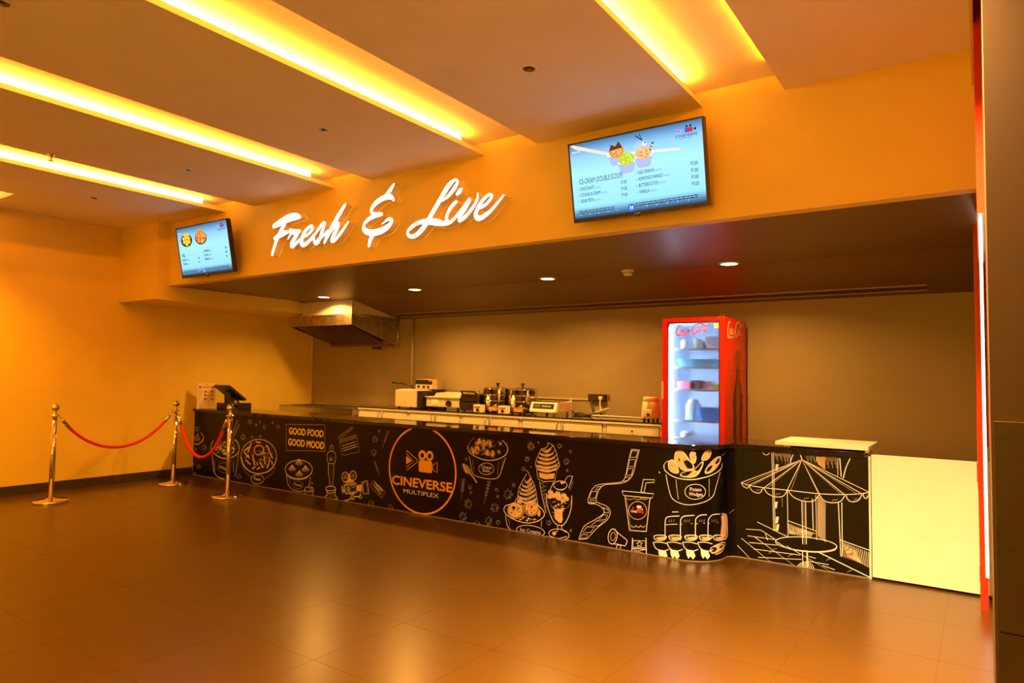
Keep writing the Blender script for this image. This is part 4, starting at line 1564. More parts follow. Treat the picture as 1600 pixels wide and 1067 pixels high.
g f 0 -3009 298 -3015 290 -3026 289 -3031 295 -3026 303 -3015 305
g f 0 -3000 292 -3003 288 -3008 287 -3011 291 -3008 294 -3003 295
d f 0 -2982 276 -2985 271 -2991 270 -2995 274 -2991 279 -2985 280
g f 0 -3049 314 -3053 308 -3061 307 -3065 312 -3061 318 -3053 319
w s 5 -3028 113 -3028 69 -3064 47
w s 5 -2983 119 -2982 89 -2941 68
w c 5 -2912 42 -2928 19 -2967 1 -3019 -7 -3069 -2 -3104 14 -3114 37 -3097 60 -3057 78 -3005 85 -2956 80 -2922 64
g f 0 -3040 44 -3046 31 -3060 23 -3075 26 -3081 38 -3075 51 -3061 58 -3046 55
w s 4 -3105 14 -3022 5 -2931 35
w s 4 -2967 482 -2937 537 -2897 551 -2887 533
w l 5 -2882 551 -2921 443
d l 5 -2880 508 -2911 427
#flower_drawing
d c 3 -3276 768 -3295 758 -3292 746 -3309 751 -3331 736 -3326 755 -3351 761 -3335 772 -3349 787 -3326 790 -3315 803 -3307 790 -3284 795 -3296 781
d l 3 -3321 762 -3340 753
d l 3 -3323 775 -3336 792
d l 3 -3317 767 -3339 752
d l 3 -3322 775 -3336 792
d l 3 -3302 771 -3285 761
d l 3 -3307 772 -3283 766
#flower_drawing
d c 3 -3327 653 -3342 645 -3348 631 -3358 639 -3377 641 -3366 651 -3369 670 -3353 666 -3341 672 -3339 661
d l 3 -3344 661 -3334 663
d l 3 -3355 657 -3355 672
d l 3 -3351 662 -3344 671
d l 3 -3361 652 -3371 658
#flower_drawing
d c 3 -2997 796 -3009 790 -3013 778 -3024 786 -3034 786 -3029 797 -3031 807 -3018 809 -3009 817 -3008 804
d l 2 -3012 795 -3004 786
d l 2 -3020 789 -3028 782
d l 2 -3027 800 -3032 807
d l 2 -3023 788 -3031 785
#flower_drawing
d c 3 -2895 756 -2901 752 -2907 742 -2912 749 -2920 751 -2918 758 -2919 766 -2910 765 -2902 772 -2900 762
d l 2 -2906 752 -2907 744
d l 2 -2904 762 -2897 765
d l 2 -2906 751 -2907 744
d l 2 -2902 759 -2895 757
#flower_drawing
d c 3 -2916 670 -2935 659 -2931 648 -2946 650 -2960 638 -2958 655 -2976 659 -2965 669 -2969 680 -2955 681 -2948 696 -2941 685 -2928 691 -2930 678
d l 2 -2960 673 -2966 683
d l 2 -2937 665 -2927 655
d l 2 -2948 676 -2944 694
d l 2 -2942 665 -2931 650
d l 2 -2939 659 -2938 646
d l 2 -2936 662 -2931 651
#flower_drawing
d c 3 -2926 593 -2933 589 -2936 581 -2941 586 -2948 586 -2945 594 -2948 601 -2938 600 -2934 605 -2932 596
d l 2 -2934 593 -2928 591
d l 2 -2941 597 -2941 603
d l 2 -2942 588 -2947 587
d l 2 -2937 588 -2940 583
#flower_drawing
d c 3 -2886 89 -2891 85 -2894 76 -2899 80 -2905 81 -2904 87 -2903 95 -2899 95 -2892 101 -2890 92
d l 2 -2899 83 -2904 80
d l 2 -2899 87 -2906 87
d l 2 -2895 89 -2887 92
d l 2 -2897 90 -2894 98
#film_strip_drawing
w s 4 -2339 819 -2361 737 -2378 650 -2401 574 -2442 543 -2574 518 -2660 493 -2709 433 -2733 342 -2658 340 -2597 315 -2584 274 -2669 208 -2769 140 -2818 25
w s 4 -2270 819 -2292 743 -2314 656 -2343 590 -2407 543 -2502 523 -2580 507 -2629 464 -2656 384 -2634 354 -2560 336 -2524 292 -2553 224 -2644 146 -2736 44
w l 4 -2339 819 -2270 819
w l 4 -2818 25 -2736 44
w l 4 -2733 348 -2656 341
w l 4 -2336 808 -2283 809 -2298 758 -2350 754 -2336 808
w l 4 -2354 736 -2304 740 -2315 683 -2367 678 -2354 736
w l 4 -2370 662 -2324 666 -2337 612 -2384 607 -2370 662
w l 4 -2395 587 -2349 595 -2372 564 -2409 554 -2395 587
w l 4 -2647 484 -2598 497 -2623 470 -2666 454 -2647 484
w l 4 -2703 439 -2645 446 -2665 389 -2721 382 -2703 439
w l 4 -2715 367 -2671 372 -2652 352 -2714 350 -2715 367
w l 4 -2591 321 -2548 311 -2536 285 -2578 280 -2591 321
w l 4 -2584 263 -2548 262 -2571 221 -2632 219 -2584 263
w l 4 -2645 206 -2583 209 -2632 164 -2706 154 -2645 206
w l 4 -2737 144 -2669 148 -2705 100 -2781 89 -2737 144
w l 4 -2783 72 -2730 80 -2749 46 -2805 36 -2783 72
#drink_cup_drawing
w l 5 -2421 476 -2144 483 -2160 447 -2406 440 -2421 476
w l 5 -2394 436 -2352 168
w l 5 -2177 445 -2207 179
w l 5 -2352 168 -2207 179
d l 3 -2383 427 -2340 178
w l 5 -2254 485 -2234 587 -2139 594 -2142 573 -2211 563 -2228 484 -2254 485
d s 6 -2380 422 -2351 414 -2322 423
d s 6 -2319 429 -2284 422 -2250 431
d s 6 -2256 436 -2227 429 -2199 437
d s 8 -2340 210 -2317 197 -2294 211
d s 8 -2300 216 -2277 203 -2254 217
d s 8 -2260 221 -2237 209 -2215 222
g c 4 -2204 345 -2214 308 -2242 279 -2281 264 -2320 269 -2349 291 -2360 326 -2349 363 -2321 392 -2282 407 -2243 402 -2215 379
w f 0 -2266 367 -2269 358 -2278 354 -2287 356 -2291 364 -2287 372 -2278 377 -2269 374
w f 0 -2249 367 -2252 358 -2261 354 -2270 356 -2274 364 -2270 372 -2261 377 -2252 374
r f 0 -2290 351 -2253 356 -2253 337 -2289 332
r f 0 -2326 359 -2312 350 -2326 338
w f 0 -2250 350 -2239 357 -2239 339
w t 1 CINE -2341 313 -2289 318 17
r t 1 VERSE -2288 317 -2230 319 17
#megaphone_drawing
w c 5 -2462 98 -2472 66 -2490 43 -2511 34 -2530 42 -2541 65 -2542 96 -2532 128 -2514 151 -2493 160 -2474 151 -2462 129
g c 4 -2477 98 -2482 80 -2492 68 -2503 63 -2513 67 -2519 80 -2519 97 -2514 114 -2504 127 -2493 132 -2483 128 -2477 115
w s 5 -2493 159 -2451 131 -2392 97
w s 5 -2516 36 -2450 41 -2391 36
w s 5 -2392 97 -2371 79 -2391 36
w l 5 -2460 34 -2424 34 -2436 -15 -2468 -8 -2460 34
d l 4 -2767 -13 -2732 12
#director_chair_drawing
w l 6 -2325 112 -2330 -19
w l 6 -2209 130 -2205 -15
w l 4 -2320 92 -2214 103 -2214 51 -2320 40 -2320 92
w l 4 -2265 99 -2258 83 -2237 85 -2253 71 -2247 53 -2265 61 -2282 48 -2277 67 -2293 76 -2272 80 -2265 99
w l 6 -2328 28 -2203 40
w l 4 -2316 19 -2214 -11
w l 4 -2214 36 -2316 -17
#potato_wedge_cup_drawing
w s 7 -2061 718 -2051 674 -1978 632 -1861 621 -1755 638 -1644 671 -1569 710 -1566 744
w s 4 -2061 718 -2041 744 -2020 751
w s 5 -2045 645 -2019 531 -1988 461 -1908 431 -1832 432 -1735 458 -1669 499 -1637 574 -1592 678
w s 3 -1963 614 -1952 528 -1942 462
w l 3 -1705 630 -1705 491
w c 4 -1735 532 -1746 503 -1776 482 -1815 473 -1854 479 -1882 498 -1892 526 -1882 556 -1854 579 -1815 588 -1776 582 -1746 561
w t 0 Potato -1854 532 -1768 539 29
w t 0 Wedges -1862 496 -1758 501 29
g F 0 -1974 794 -1958 831 -1909 833 -1861 777 -1823 716 -1870 685 -1928 705 -1968 745
w c 4 -1974 794 -1958 831 -1909 833 -1861 777 -1823 716 -1870 685 -1928 705 -1968 745
k f 0 -1899 767 -1901 763 -1906 765 -1906 769 -1901 771
k f 0 -1887 787 -1889 783 -1894 784 -1894 788 -1890 790
k f 0 -1903 767 -1906 763 -1910 764 -1910 768 -1906 770
k f 0 -1884 739 -1886 735 -1891 736 -1891 741 -1886 742
k f 0 -1900 777 -1902 773 -1907 774 -1907 779 -1902 780
g F 0 -2025 716 -2020 751 -1979 759 -1938 675 -1978 662 -2015 683
w c 4 -2025 716 -2020 751 -1979 759 -1938 675 -1978 662 -2015 683
k f 0 -2002 720 -2005 716 -2010 717 -2010 721 -2005 723
k f 0 -1992 722 -1995 718 -1999 719 -1999 724 -1995 726
k f 0 -2005 692 -2008 688 -2013 689 -2013 694 -2008 696
k f 0 -1980 720 -1983 716 -1987 717 -1987 721 -1983 723
k f 0 -1960 726 -1963 722 -1967 723 -1967 727 -1963 729
g F 0 -1928 647 -1899 678 -1823 702 -1765 761 -1755 742 -1794 664 -1851 638
w c 4 -1928 647 -1899 678 -1823 702 -1765 761 -1755 742 -1794 664 -1851 638
k f 0 -1824 710 -1826 706 -1831 707 -1831 712 -1826 713
k f 0 -1808 672 -1811 668 -1815 669 -1815 674 -1811 676
k f 0 -1840 677 -1842 673 -1846 675 -1846 679 -1842 681
k f 0 -1810 703 -1813 700 -1817 701 -1817 706 -1813 707
k f 0 -1836 692 -1839 688 -1843 689 -1843 694 -1839 695
g F 0 -1856 802 -1842 836 -1814 827 -1809 779 -1828 745
w c 4 -1856 802 -1842 836 -1814 827 -1809 779 -1828 745
k f 0 -1805 817 -1808 813 -1812 814 -1812 819 -1808 821
k f 0 -1816 793 -1819 789 -1823 791 -1823 795 -1819 797
k f 0 -1828 794 -1831 790 -1835 791 -1835 796 -1831 797
k f 0 -1806 814 -1808 811 -1813 812 -1813 816 -1808 818
k f 0 -1806 806 -1808 802 -1813 804 -1813 808 -1808 810
g F 0 -1766 790 -1735 840 -1686 842 -1709 785 -1756 770
w c 4 -1766 790 -1735 840 -1686 842 -1709 785 -1756 770
k f 0 -1710 786 -1713 782 -1718 784 -1718 788 -1713 789
k f 0 -1745 786 -1748 782 -1753 784 -1753 788 -1748 790
k f 0 -1697 816 -1700 813 -1705 814 -1705 819 -1700 820
k f 0 -1754 827 -1757 823 -1761 824 -1761 829 -1757 830
k f 0 -1698 832 -1701 828 -1706 830 -1706 834 -1701 836
g F 0 -1740 674 -1714 732 -1644 788 -1584 794 -1601 746 -1681 683
w c 4 -1740 674 -1714 732 -1644 788 -1584 794 -1601 746 -1681 683
k f 0 -1631 754 -1635 751 -1641 752 -1641 757 -1635 758
k f 0 -1644 758 -1648 754 -1653 756 -1653 760 -1648 762
k f 0 -1683 728 -1686 724 -1691 725 -1691 730 -1686 731
k f 0 -1688 746 -1691 743 -1696 744 -1696 749 -1691 750
k f 0 -1630 723 -1634 720 -1640 722 -1640 726 -1634 727
d s 3 -1969 809 -1938 714 -1889 669
d s 3 -1948 820 -1918 745 -1861 690
#cinema_seat_drawing
w s 6 -2049 137 -2049 273 -2039 309 -2008 323 -1935 337
w l 4 -2044 255 -1950 272
d l 3 -2013 300 -2018 277
d l 3 -2018 156 -1997 183
d l 3 -1995 302 -2000 280
d l 3 -2003 162 -1983 186
d l 3 -1976 304 -1981 282
d l 3 -1989 168 -1969 188
w s 6 -1924 155 -1925 290 -1915 325 -1886 342 -1823 351
w l 4 -1920 275 -1836 287
d l 3 -1891 315 -1896 293
d l 3 -1896 173 -1877 199
d l 3 -1874 316 -1879 295
d l 3 -1882 179 -1863 200
d l 3 -1857 318 -1862 296
d l 3 -1869 184 -1850 201
w s 6 -1813 165 -1813 299 -1804 333 -1775 353 -1725 357
w l 4 -1808 288 -1740 293
d l 3 -1780 321 -1784 300
d l 3 -1784 181 -1765 205
d l 3 -1762 321 -1767 300
d l 3 -1771 185 -1751 205
d l 3 -1744 321 -1749 300
d l 3 -1757 188 -1737 204
w s 6 -1714 166 -1714 299 -1703 332 -1669 355 -1593 353
w l 4 -1709 291 -1616 289
d l 3 -1675 318 -1681 298
d l 3 -1680 178 -1657 200
d l 3 -1653 317 -1659 296
d l 3 -1664 181 -1638 198
d l 3 -1629 315 -1636 294
d l 3 -1646 183 -1619 196
w s 6 -1575 353 -1505 340 -1472 311 -1469 163 -1520 143
g F 0 -1575 336 -1514 337 -1480 312 -1485 176 -1584 182 -1570 277
w s 6 -2143 152 -2127 125 -2069 132 -2038 158 -2054 170 -2111 165 -2143 152
g F 0 -2122 144 -2059 160 -2054 146 -2101 131
w s 6 -2020 170 -2004 144 -1948 150 -1919 175 -1933 188 -1989 183 -2020 170
g F 0 -1999 162 -1938 178 -1933 164 -1979 149
w s 6 -1893 188 -1878 161 -1827 163 -1799 185 -1813 199 -1864 198 -1893 188
g F 0 -1874 178 -1818 189 -1813 175 -1855 165
w s 6 -1784 195 -1770 166 -1714 164 -1680 183 -1698 198 -1755 203 -1784 195
g F 0 -1765 184 -1703 189 -1698 174 -1745 168
w s 6 -1669 192 -1650 161 -1566 149 -1490 157 -1533 179 -1630 196 -1669 192
g F 0 -1644 178 -1545 172 -1534 155 -1616 159
w s 6 -2148 103 -2127 62 -2074 46 -2017 69
w s 6 -2148 103 -2085 114 -2028 109
w s 6 -2033 120 -2012 80 -1961 64 -1907 86
w s 6 -2033 120 -1972 131 -1917 126
w s 6 -1909 138 -1890 97 -1843 78 -1791 95
w s 6 -1909 138 -1852 146 -1800 135
w s 6 -1796 147 -1776 105 -1726 80 -1665 91
w s 6 -1796 147 -1737 149 -1677 133
w s 6 -1669 115 -1566 131 -1506 111 -1566 64 -1644 50
g F 0 -1692 107 -1585 123 -1534 106 -1585 72 -1680 59
w f 0 -2106 55 -2043 55 -2028 14 -2048 -13 -2069 8 -2084 -14 -2100 12
w f 0 -2007 71 -1946 71 -1931 30 -1951 3 -1971 23 -1986 2 -2002 28
w f 0 -1883 89 -1827 84 -1813 42 -1831 17 -1850 39 -1864 19 -1878 46
w f 0 -1775 95 -1714 84 -1697 41 -1719 18 -1740 42 -1755 24 -1770 52
w l 6 -1993 360 -1942 367
d l 3 -1447 336 -1404 369
w l 8 -2103 660 -2093 651
w l 3 -1566 803 -1540 809
w l 3 -1532 815 -1497 820
w l 3 -1489 826 -1465 833
#parasol_drawing
w s 5 -1347 585 -1287 570 -1173 563 -1002 563 -777 561 -608 574 -496 593 -447 609
w l 4 -896 802 -1347 585
w l 4 -896 802 -1287 570
w l 4 -896 802 -1173 563
w l 4 -896 802 -1002 563
w l 4 -896 802 -777 561
w l 4 -896 802 -608 574
w l 4 -896 802 -496 593
w l 4 -896 802 -447 609
d l 3 -896 802 -1310 584
d l 3 -896 802 -1252 578
d l 3 -896 802 -1145 568
d l 3 -896 802 -975 564
d l 3 -896 802 -785 563
d l 3 -896 802 -628 571
d l 3 -896 802 -520 586
w s 5 -1347 585 -1336 564 -1317 549 -1297 548 -1287 570
d l 2 -1317 558 -1308 578
d l 2 -1308 563 -1296 579
d l 2 -1298 567 -1284 580
d l 2 -1289 572 -1273 582
w s 5 -1287 570 -1268 535 -1234 517 -1200 524 -1182 562
d l 2 -1234 526 -1225 546
d l 2 -1225 531 -1214 547
d l 2 -1216 535 -1202 548
d l 2 -1207 540 -1191 550
w s 5 -1175 559 -1144 520 -1088 503 -1032 515 -1002 561
d l 2 -1088 512 -1079 532
d l 2 -1079 517 -1068 533
d l 2 -1070 521 -1057 534
d l 2 -1061 526 -1046 535
w s 5 -996 559 -957 516 -886 494 -815 504 -777 555
d l 2 -886 503 -877 522
d l 2 -877 508 -867 523
d l 2 -869 512 -856 525
d l 2 -860 516 -846 526
w s 5 -775 553 -745 515 -690 505 -635 522 -605 566
d l 2 -690 514 -681 532
d l 2 -681 518 -671 533
d l 2 -673 522 -661 534
d l 2 -665 526 -651 536
w s 5 -598 570 -580 535 -546 529 -512 548 -494 586
d l 2 -546 538 -538 556
d l 2 -538 542 -528 557
d l 2 -530 546 -519 558
d l 2 -523 550 -509 559
w s 5 -486 594 -479 567 -467 563 -454 578 -447 605
d l 2 -467 572 -459 590
d l 2 -459 576 -449 591
d l 2 -451 580 -440 592
d l 2 -444 584 -430 593
#cafe_table_drawing
w l 5 -898 494 -873 497 -869 178 -894 174 -898 494
d l 3 -885 490 -881 180
w c 5 -661 191 -691 164 -768 140 -875 126 -984 126 -1063 140 -1091 164 -1059 192 -976 216 -866 229 -761 228 -686 214
w s 4 -1091 170 -988 124 -819 126 -696 154 -660 186
w l 5 -896 125 -861 131 -859 1 -893 -5 -896 125
g l 7 -866 127 -867 5
w s 4 -936 -18 -932 3 -919 22 -899 37 -877 45 -855 45 -836 37 -823 22 -819 3
w s 4 -924 -16 -920 1 -910 16 -895 28 -877 34 -859 34 -845 27 -835 15 -831 0
w s 4 -911 -13 -908 -1 -901 10 -890 18 -877 22 -864 22 -853 18 -846 9 -844 -2
w s 4 -898 -11 -897 -4 -892 3 -885 8 -877 11 -869 11 -862 8 -858 3 -856 -4
#street_scene_drawing
w l 4 -1114 842 -1103 242
w l 4 -1102 843 -1092 244
d l 3 -1040 500 -1038 432
w l 4 -1002 555 -998 218
w l 4 -998 334 -799 283
w l 3 -992 312 -987 236
g l 3 -987 236 -977 294
w l 3 -980 309 -978 236
g l 3 -975 238 -965 292
w l 3 -969 306 -968 236
g l 3 -964 240 -954 290
w l 3 -957 303 -958 235
g l 3 -952 241 -942 289
w l 3 -945 300 -949 235
g l 3 -940 243 -930 287
w l 3 -933 298 -939 235
g l 3 -928 245 -919 285
w l 3 -922 295 -930 235
g l 3 -917 246 -907 283
w l 3 -910 292 -920 234
g l 3 -905 248 -895 282
w l 3 -899 289 -910 234
g l 3 -893 250 -884 280
w l 3 -887 286 -901 234
g l 3 -882 251 -872 278
w l 3 -875 283 -891 233
g l 3 -870 253 -861 277
w l 3 -864 281 -882 233
g l 3 -859 255 -849 275
w l 3 -852 278 -873 233
g l 3 -847 256 -838 273
w l 3 -841 275 -863 233
g l 3 -836 258 -826 272
w l 3 -830 272 -854 232
g l 3 -824 260 -815 270
w l 3 -818 270 -844 232
g l 3 -813 261 -804 268
w l 5 -825 519 -820 293
w l 3 -801 550 -798 220
w l 3 -791 839 -796 794
w l 3 -790 540 -734 491
w l 3 -790 527 -734 478
w l 3 -791 513 -735 465
w l 3 -791 500 -735 452
w l 3 -791 487 -735 439
w l 3 -791 474 -735 426
w l 3 -791 460 -735 413
w l 3 -791 447 -735 399
w l 3 -791 434 -735 386
w l 3 -791 421 -735 373
w l 3 -791 407 -735 360
w l 3 -791 394 -735 347
w l 3 -792 381 -736 334
w l 3 -792 368 -736 321
w l 3 -792 355 -736 308
w l 3 -792 341 -736 294
w l 3 -792 328 -736 281
w l 3 -792 315 -736 268
w l 3 -792 302 -736 255
w l 3 -792 289 -736 242
w l 3 -792 275 -736 229
w l 3 -792 262 -736 216
g l 3 -785 529 -763 545
g l 3 -785 507 -763 523
g l 3 -786 485 -763 501
g l 3 -786 463 -763 479
g l 3 -786 441 -763 457
g l 3 -786 419 -763 435
g l 3 -786 397 -764 413
g l 3 -786 375 -764 391
g l 3 -787 353 -764 369
g l 3 -787 331 -764 347
g l 3 -787 309 -764 325
g l 3 -787 287 -764 304
g l 3 -787 265 -764 282
g l 3 -787 243 -765 260
g l 3 -791 833 -783 778
g l 3 -785 834 -778 774
g l 3 -779 834 -773 770
g l 3 -773 835 -768 766
g l 3 -767 835 -763 762
g l 3 -760 836 -758 758
g l 3 -754 836 -753 754
g l 3 -748 837 -748 751
g l 3 -742 837 -743 747
g l 3 -736 838 -737 743
d l 3 -732 838 -730 805
d l 3 -1028 843 -1026 809
d l 3 -1094 837 -1094 819
d l 2 -867 838 -865 816
d l 3 -722 839 -721 779
d l 3 -1021 843 -1019 782
d l 3 -1086 838 -1086 804
d l 2 -859 839 -857 796
d l 3 -713 839 -712 754
d l 3 -1014 844 -1013 755
d l 3 -1078 839 -1078 788
d l 2 -852 839 -850 777
d l 3 -704 840 -702 807
d l 3 -1008 844 -1006 810
d l 3 -1070 839 -1071 773
d l 2 -844 840 -843 818
d l 3 -695 841 -693 782
d l 3 -1001 845 -1000 783
d l 3 -1063 840 -1063 822
d l 2 -837 841 -835 798
d l 3 -686 842 -685 756
d l 3 -995 845 -993 757
d l 3 -1055 840 -1055 806
d l 2 -830 841 -828 779
d l 3 -677 842 -675 810
d l 3 -988 846 -986 812
d l 3 -1047 841 -1047 791
d l 2 -823 842 -821 820
d l 3 -668 843 -666 784
d l 3 -982 846 -980 785
d l 3 -1040 842 -1040 775
d l 2 -815 842 -813 800
d l 3 -659 844 -657 759
d l 3 -975 847 -974 758
d l 3 -1032 842 -1032 824
d l 2 -808 843 -806 781
w s 5 -957 837 -971 802 -979 767
w l 6 -907 838 -894 802
w s 6 -566 840 -596 767 -614 690
w l 6 -636 835 -627 700
w l 3 -649 834 -650 703
w l 5 -648 513 -635 126
w l 5 -625 515 -625 127
w l 5 -639 244 -447 199
w l 3 -621 230 -587 134
w l 3 -608 227 -577 129
w l 3 -595 223 -566 124
w l 3 -583 220 -555 120
w l 3 -570 216 -545 115
w l 3 -557 213 -534 110
w l 3 -545 210 -523 106
w l 3 -532 206 -513 101
w l 3 -520 203 -502 97
w l 3 -507 200 -492 92
w l 3 -495 196 -481 88
w l 3 -482 193 -471 83
w l 3 -470 190 -460 79
w l 3 -457 186 -450 74
g l 3 -616 215 -625 127
g l 3 -608 212 -614 125
g l 3 -600 209 -603 122
g l 3 -593 206 -592 120
g l 3 -585 202 -582 117
g l 3 -577 199 -571 115
g l 3 -569 196 -560 112
g l 3 -561 193 -550 110
g l 3 -554 190 -539 108
g l 3 -546 187 -528 105
g l 3 -538 184 -518 103
g l 3 -530 181 -507 100
w l 7 -788 134 -444 10
w l 4 -439 867 -448 4
w l 4 -1225 294 -998 212
w l 4 -1311 227 -1197 235
w l 4 -1299 177 -1085 179
w l 4 -1288 127 -1075 139
w l 4 -1254 82 -913 91
w l 4 -1220 24 -903 60
w l 4 -1253 180 -951 2
w l 4 -1348 151 -1125 0
w l 4 -1378 92 -1279 -3
w l 4 -1163 211 -1146 165
w l 4 -1197 235 -1085 177
w l 4 -1009 143 -698 2
w l 4 -861 56 -717 53
w l 4 -851 91 -804 85
w l 4 -758 40 -677 24
w l 3 -1083 752 -1088 703
w l 3 -1078 753 -1084 703
w l 3 -1074 753 -1081 703
w l 3 -1070 753 -1078 704
w l 3 -1065 754 -1074 704
w l 3 -1090 466 -1094 416
w l 3 -1085 466 -1091 417
w l 3 -1081 467 -1088 417
w l 3 -1076 467 -1084 418
w l 3 -1072 468 -1081 418
w l 3 -1082 353 -1087 303
w l 3 -1078 354 -1084 304
w l 3 -1074 354 -1080 304
w l 3 -1069 355 -1077 305
w l 3 -1065 355 -1074 305
w l 3 -1079 297 -1084 247
w l 3 -1075 297 -1081 248
w l 3 -1071 298 -1077 248
w l 3 -1066 298 -1074 249
w l 3 -1062 299 -1071 249
d s 4 -731 81 -717 93 -701 98
d s 4 -592 21 -579 33 -563 38
d s 4 -998 66 -983 79 -966 84
d s 4 -1140 66 -1124 79 -1107 84
d s 4 -1112 93 -1097 106 -1079 111
w s 4 -1131 837 -1134 830 -1139 824 -1147 820 -1155 818 -1164 818 -1171 821 -1176 826 -1179 833
d s 3 -1045 838 -1048 832 -1054 827 -1061 823 -1069 821 -1078 821 -1085 824 -1090 829 -1093 834
"""
SIGN = {'fresh':[[-5786,2861,51,-5694,2882,69,-5574,2910,80,-5465,2917,73,-5391,2904,43,-5365,2897,9],[-5622,2858,47,-5679,2791,49,-5737,2713,47,-5776,2633,41,-5800,2577,40],[-5769,2736,36,-5688,2758,57,-5607,2773,48,-5547,2775,27],[-5559,2707,14,-5535,2730,24,-5507,2759,29],[-5530,2792,32,-5458,2763,59,-5382,2763,37],[-5401,2753,37,-5459,2697,51,-5496,2647,55,-5475,2626,39,-5409,2660,35,-5329,2705,29],[-5329,2702,28,-5253,2717,30,-5198,2756,35,-5192,2785,30,-5228,2791,33,-5302,2748,40,-5345,2685,46,-5340,2638,54,-5294,2625,42,-5213,2665,38,-5163,2709,27],[-5172,2691,24,-5096,2757,33,-5041,2799,37,-5014,2793,26,-5049,2727,41,-5074,2669,44,-5118,2626,49,-5158,2638,35,-5164,2671,26],[-5073,2663,30,-5024,2685,29,-4976,2719,26],[-4740,2936,31,-4814,2861,46,-4889,2775,48,-4957,2693,47,-5012,2617,31],[-4974,2670,28,-4888,2745,35,-4829,2774,33,-4833,2739,41,-4883,2672,47,-4905,2627,48,-4861,2628,36,-4772,2696,33,-4690,2772,18]],'ampersand':[[-4128,3030,24,-4171,2985,39,-4216,2946,43],[-4123,2895,23,-4161,2927,45,-4239,2931,49,-4325,2905,48,-4384,2864,36,-4393,2828,31,-4361,2799,38,-4305,2790,43,-4264,2790,29],[-4325,2783,29,-4421,2767,39,-4482,2724,32,-4477,2675,47,-4404,2642,57,-4308,2638,60,-4206,2661,53,-4147,2699,38,-4148,2731,29,-4193,2731,28,-4261,2700,7],[-4372,2617,48,-4400,2574,43,-4412,2527,31]],'live':[[-3574,2808,9,-3508,2842,29,-3446,2897,38,-3415,2942,25,-3444,2963,25,-3510,2925,45,-3576,2847,45,-3643,2766,43,-3718,2674,44,-3779,2607,47,-3857,2559,40,-3927,2559,30,-3949,2597,27,-3903,2636,34,-3824,2663,35,-3724,2660,51,-3619,2640,56,-3550,2621,38,-3503,2609,10],[-3426,2782,31,-3477,2747,33,-3516,2692,31,-3521,2648,33,-3490,2623,32,-3424,2662,28,-3347,2727,31,-3287,2785,33,-3324,2724,32,-3375,2666,32,-3387,2630,34,-3338,2645,32,-3262,2706,30,-3213,2770,24,-3208,2824,10],[-3372,2881,22,-3393,2862,44,-3417,2844,25],[-3183,2703,24,-3124,2723,26,-3076,2765,25,-3072,2788,22,-3107,2792,26,-3162,2753,31,-3210,2694,34,-3223,2647,39,-3184,2621,42,-3097,2654,32,-3019,2714,23,-2958,2769,17]]}
COLA = [(0.032,[(0.182,0.268),(0.125,0.291),(0.061,0.232),(0.011,0.118),(0.016,0.027),(0.075,0.009),(0.136,0.064)]),(0.026,[(0.016,0.041),(0.061,-0.018),(0.17,-0.005),(0.284,0.011),(0.38,-0.005)]),(0.024,[(0.18,0.168),(0.148,0.141),(0.141,0.091),(0.164,0.064),(0.193,0.091),(0.2,0.141),(0.18,0.168),(0.157,0.159)]),(0.024,[(0.28,0.17),(0.234,0.141),(0.23,0.08),(0.266,0.068),(0.293,0.095)]),(0.024,[(0.37,0.17),(0.325,0.148),(0.316,0.086),(0.348,0.073),(0.38,0.159),(0.37,0.08),(0.402,0.086)]),(0.02,[(0.432,0.118),(0.48,0.127)]),(0.032,[(0.67,0.291),(0.602,0.3),(0.534,0.239),(0.493,0.125),(0.507,0.041),(0.561,0.027),(0.62,0.086)]),(0.03,[(0.591,0.291),(0.716,0.327),(0.818,0.291),(0.902,0.223),(0.977,0.291),(1.011,0.318)]),(0.024,[(0.666,0.168),(0.634,0.141),(0.627,0.091),(0.65,0.064),(0.68,0.091),(0.686,0.141),(0.666,0.168),(0.643,0.159)]),(0.026,[(0.789,0.291),(0.743,0.164),(0.725,0.077),(0.761,0.086)]),(0.024,[(0.886,0.164),(0.839,0.141),(0.825,0.082),(0.857,0.073),(0.898,0.155),(0.886,0.08),(0.925,0.091)])]
# ================================================================== FRONT COUNTER
PATH, PU = [(XL, YC), (-1.95, YC)], [XL, -1.95]
def _pa(x, y):
    PU.append(PU[-1] + math.hypot(x - PATH[-1][0], y - PATH[-1][1])); PATH.append((x, y))
for k in range(1, 25):
    a = -math.pi / 2 + k / 24 * math.pi / 2
    _pa(-1.95 + 0.28 * math.cos(a), 5.353 + 0.28 * math.sin(a))
_pa(-1.67, 5.371)
for k in range(1, 9):
    a = math.pi - k / 8 * math.pi / 2
    _pa(-1.59 + 0.08 * math.cos(a), 5.371 + 0.08 * math.sin(a))
_pa(-0.667, YC2)
def path_normal(i):
    a = PATH[max(i - 1, 0)]; b = PATH[min(i + 1, len(PATH) - 1)]
    dx, dy = b[0] - a[0], b[1] - a[1]
    l = math.hypot(dx, dy)
    return dy / l, -dx / l
PN = [path_normal(i) for i in range(len(PATH))]
PN[0] = PN[1] = (0.0, -1.0); PN[-1] = PN[-2] = (0.0, -1.0)
def face_pt(u, z, off=0.0):
    u = max(u, XL + 0.006)
    u = min(u, PU[-1] - 0.004)
    lo, hi = 0, len(PU) - 1
    for i in range(len(PU) - 1):
        if PU[i] <= u <= PU[i + 1]:
            lo = i; break
    t = (u - PU[lo]) / (PU[lo + 1] - PU[lo])
    x = PATH[lo][0] + (PATH[lo + 1][0] - PATH[lo][0]) * t
    y = PATH[lo][1] + (PATH[lo + 1][1] - PATH[lo][1]) * t
    nx = PN[lo][0] + (PN[lo + 1][0] - PN[lo][0]) * t
    ny = PN[lo][1] + (PN[lo + 1][1] - PN[lo][1]) * t
    return (x + nx * off, y + ny * off, z)
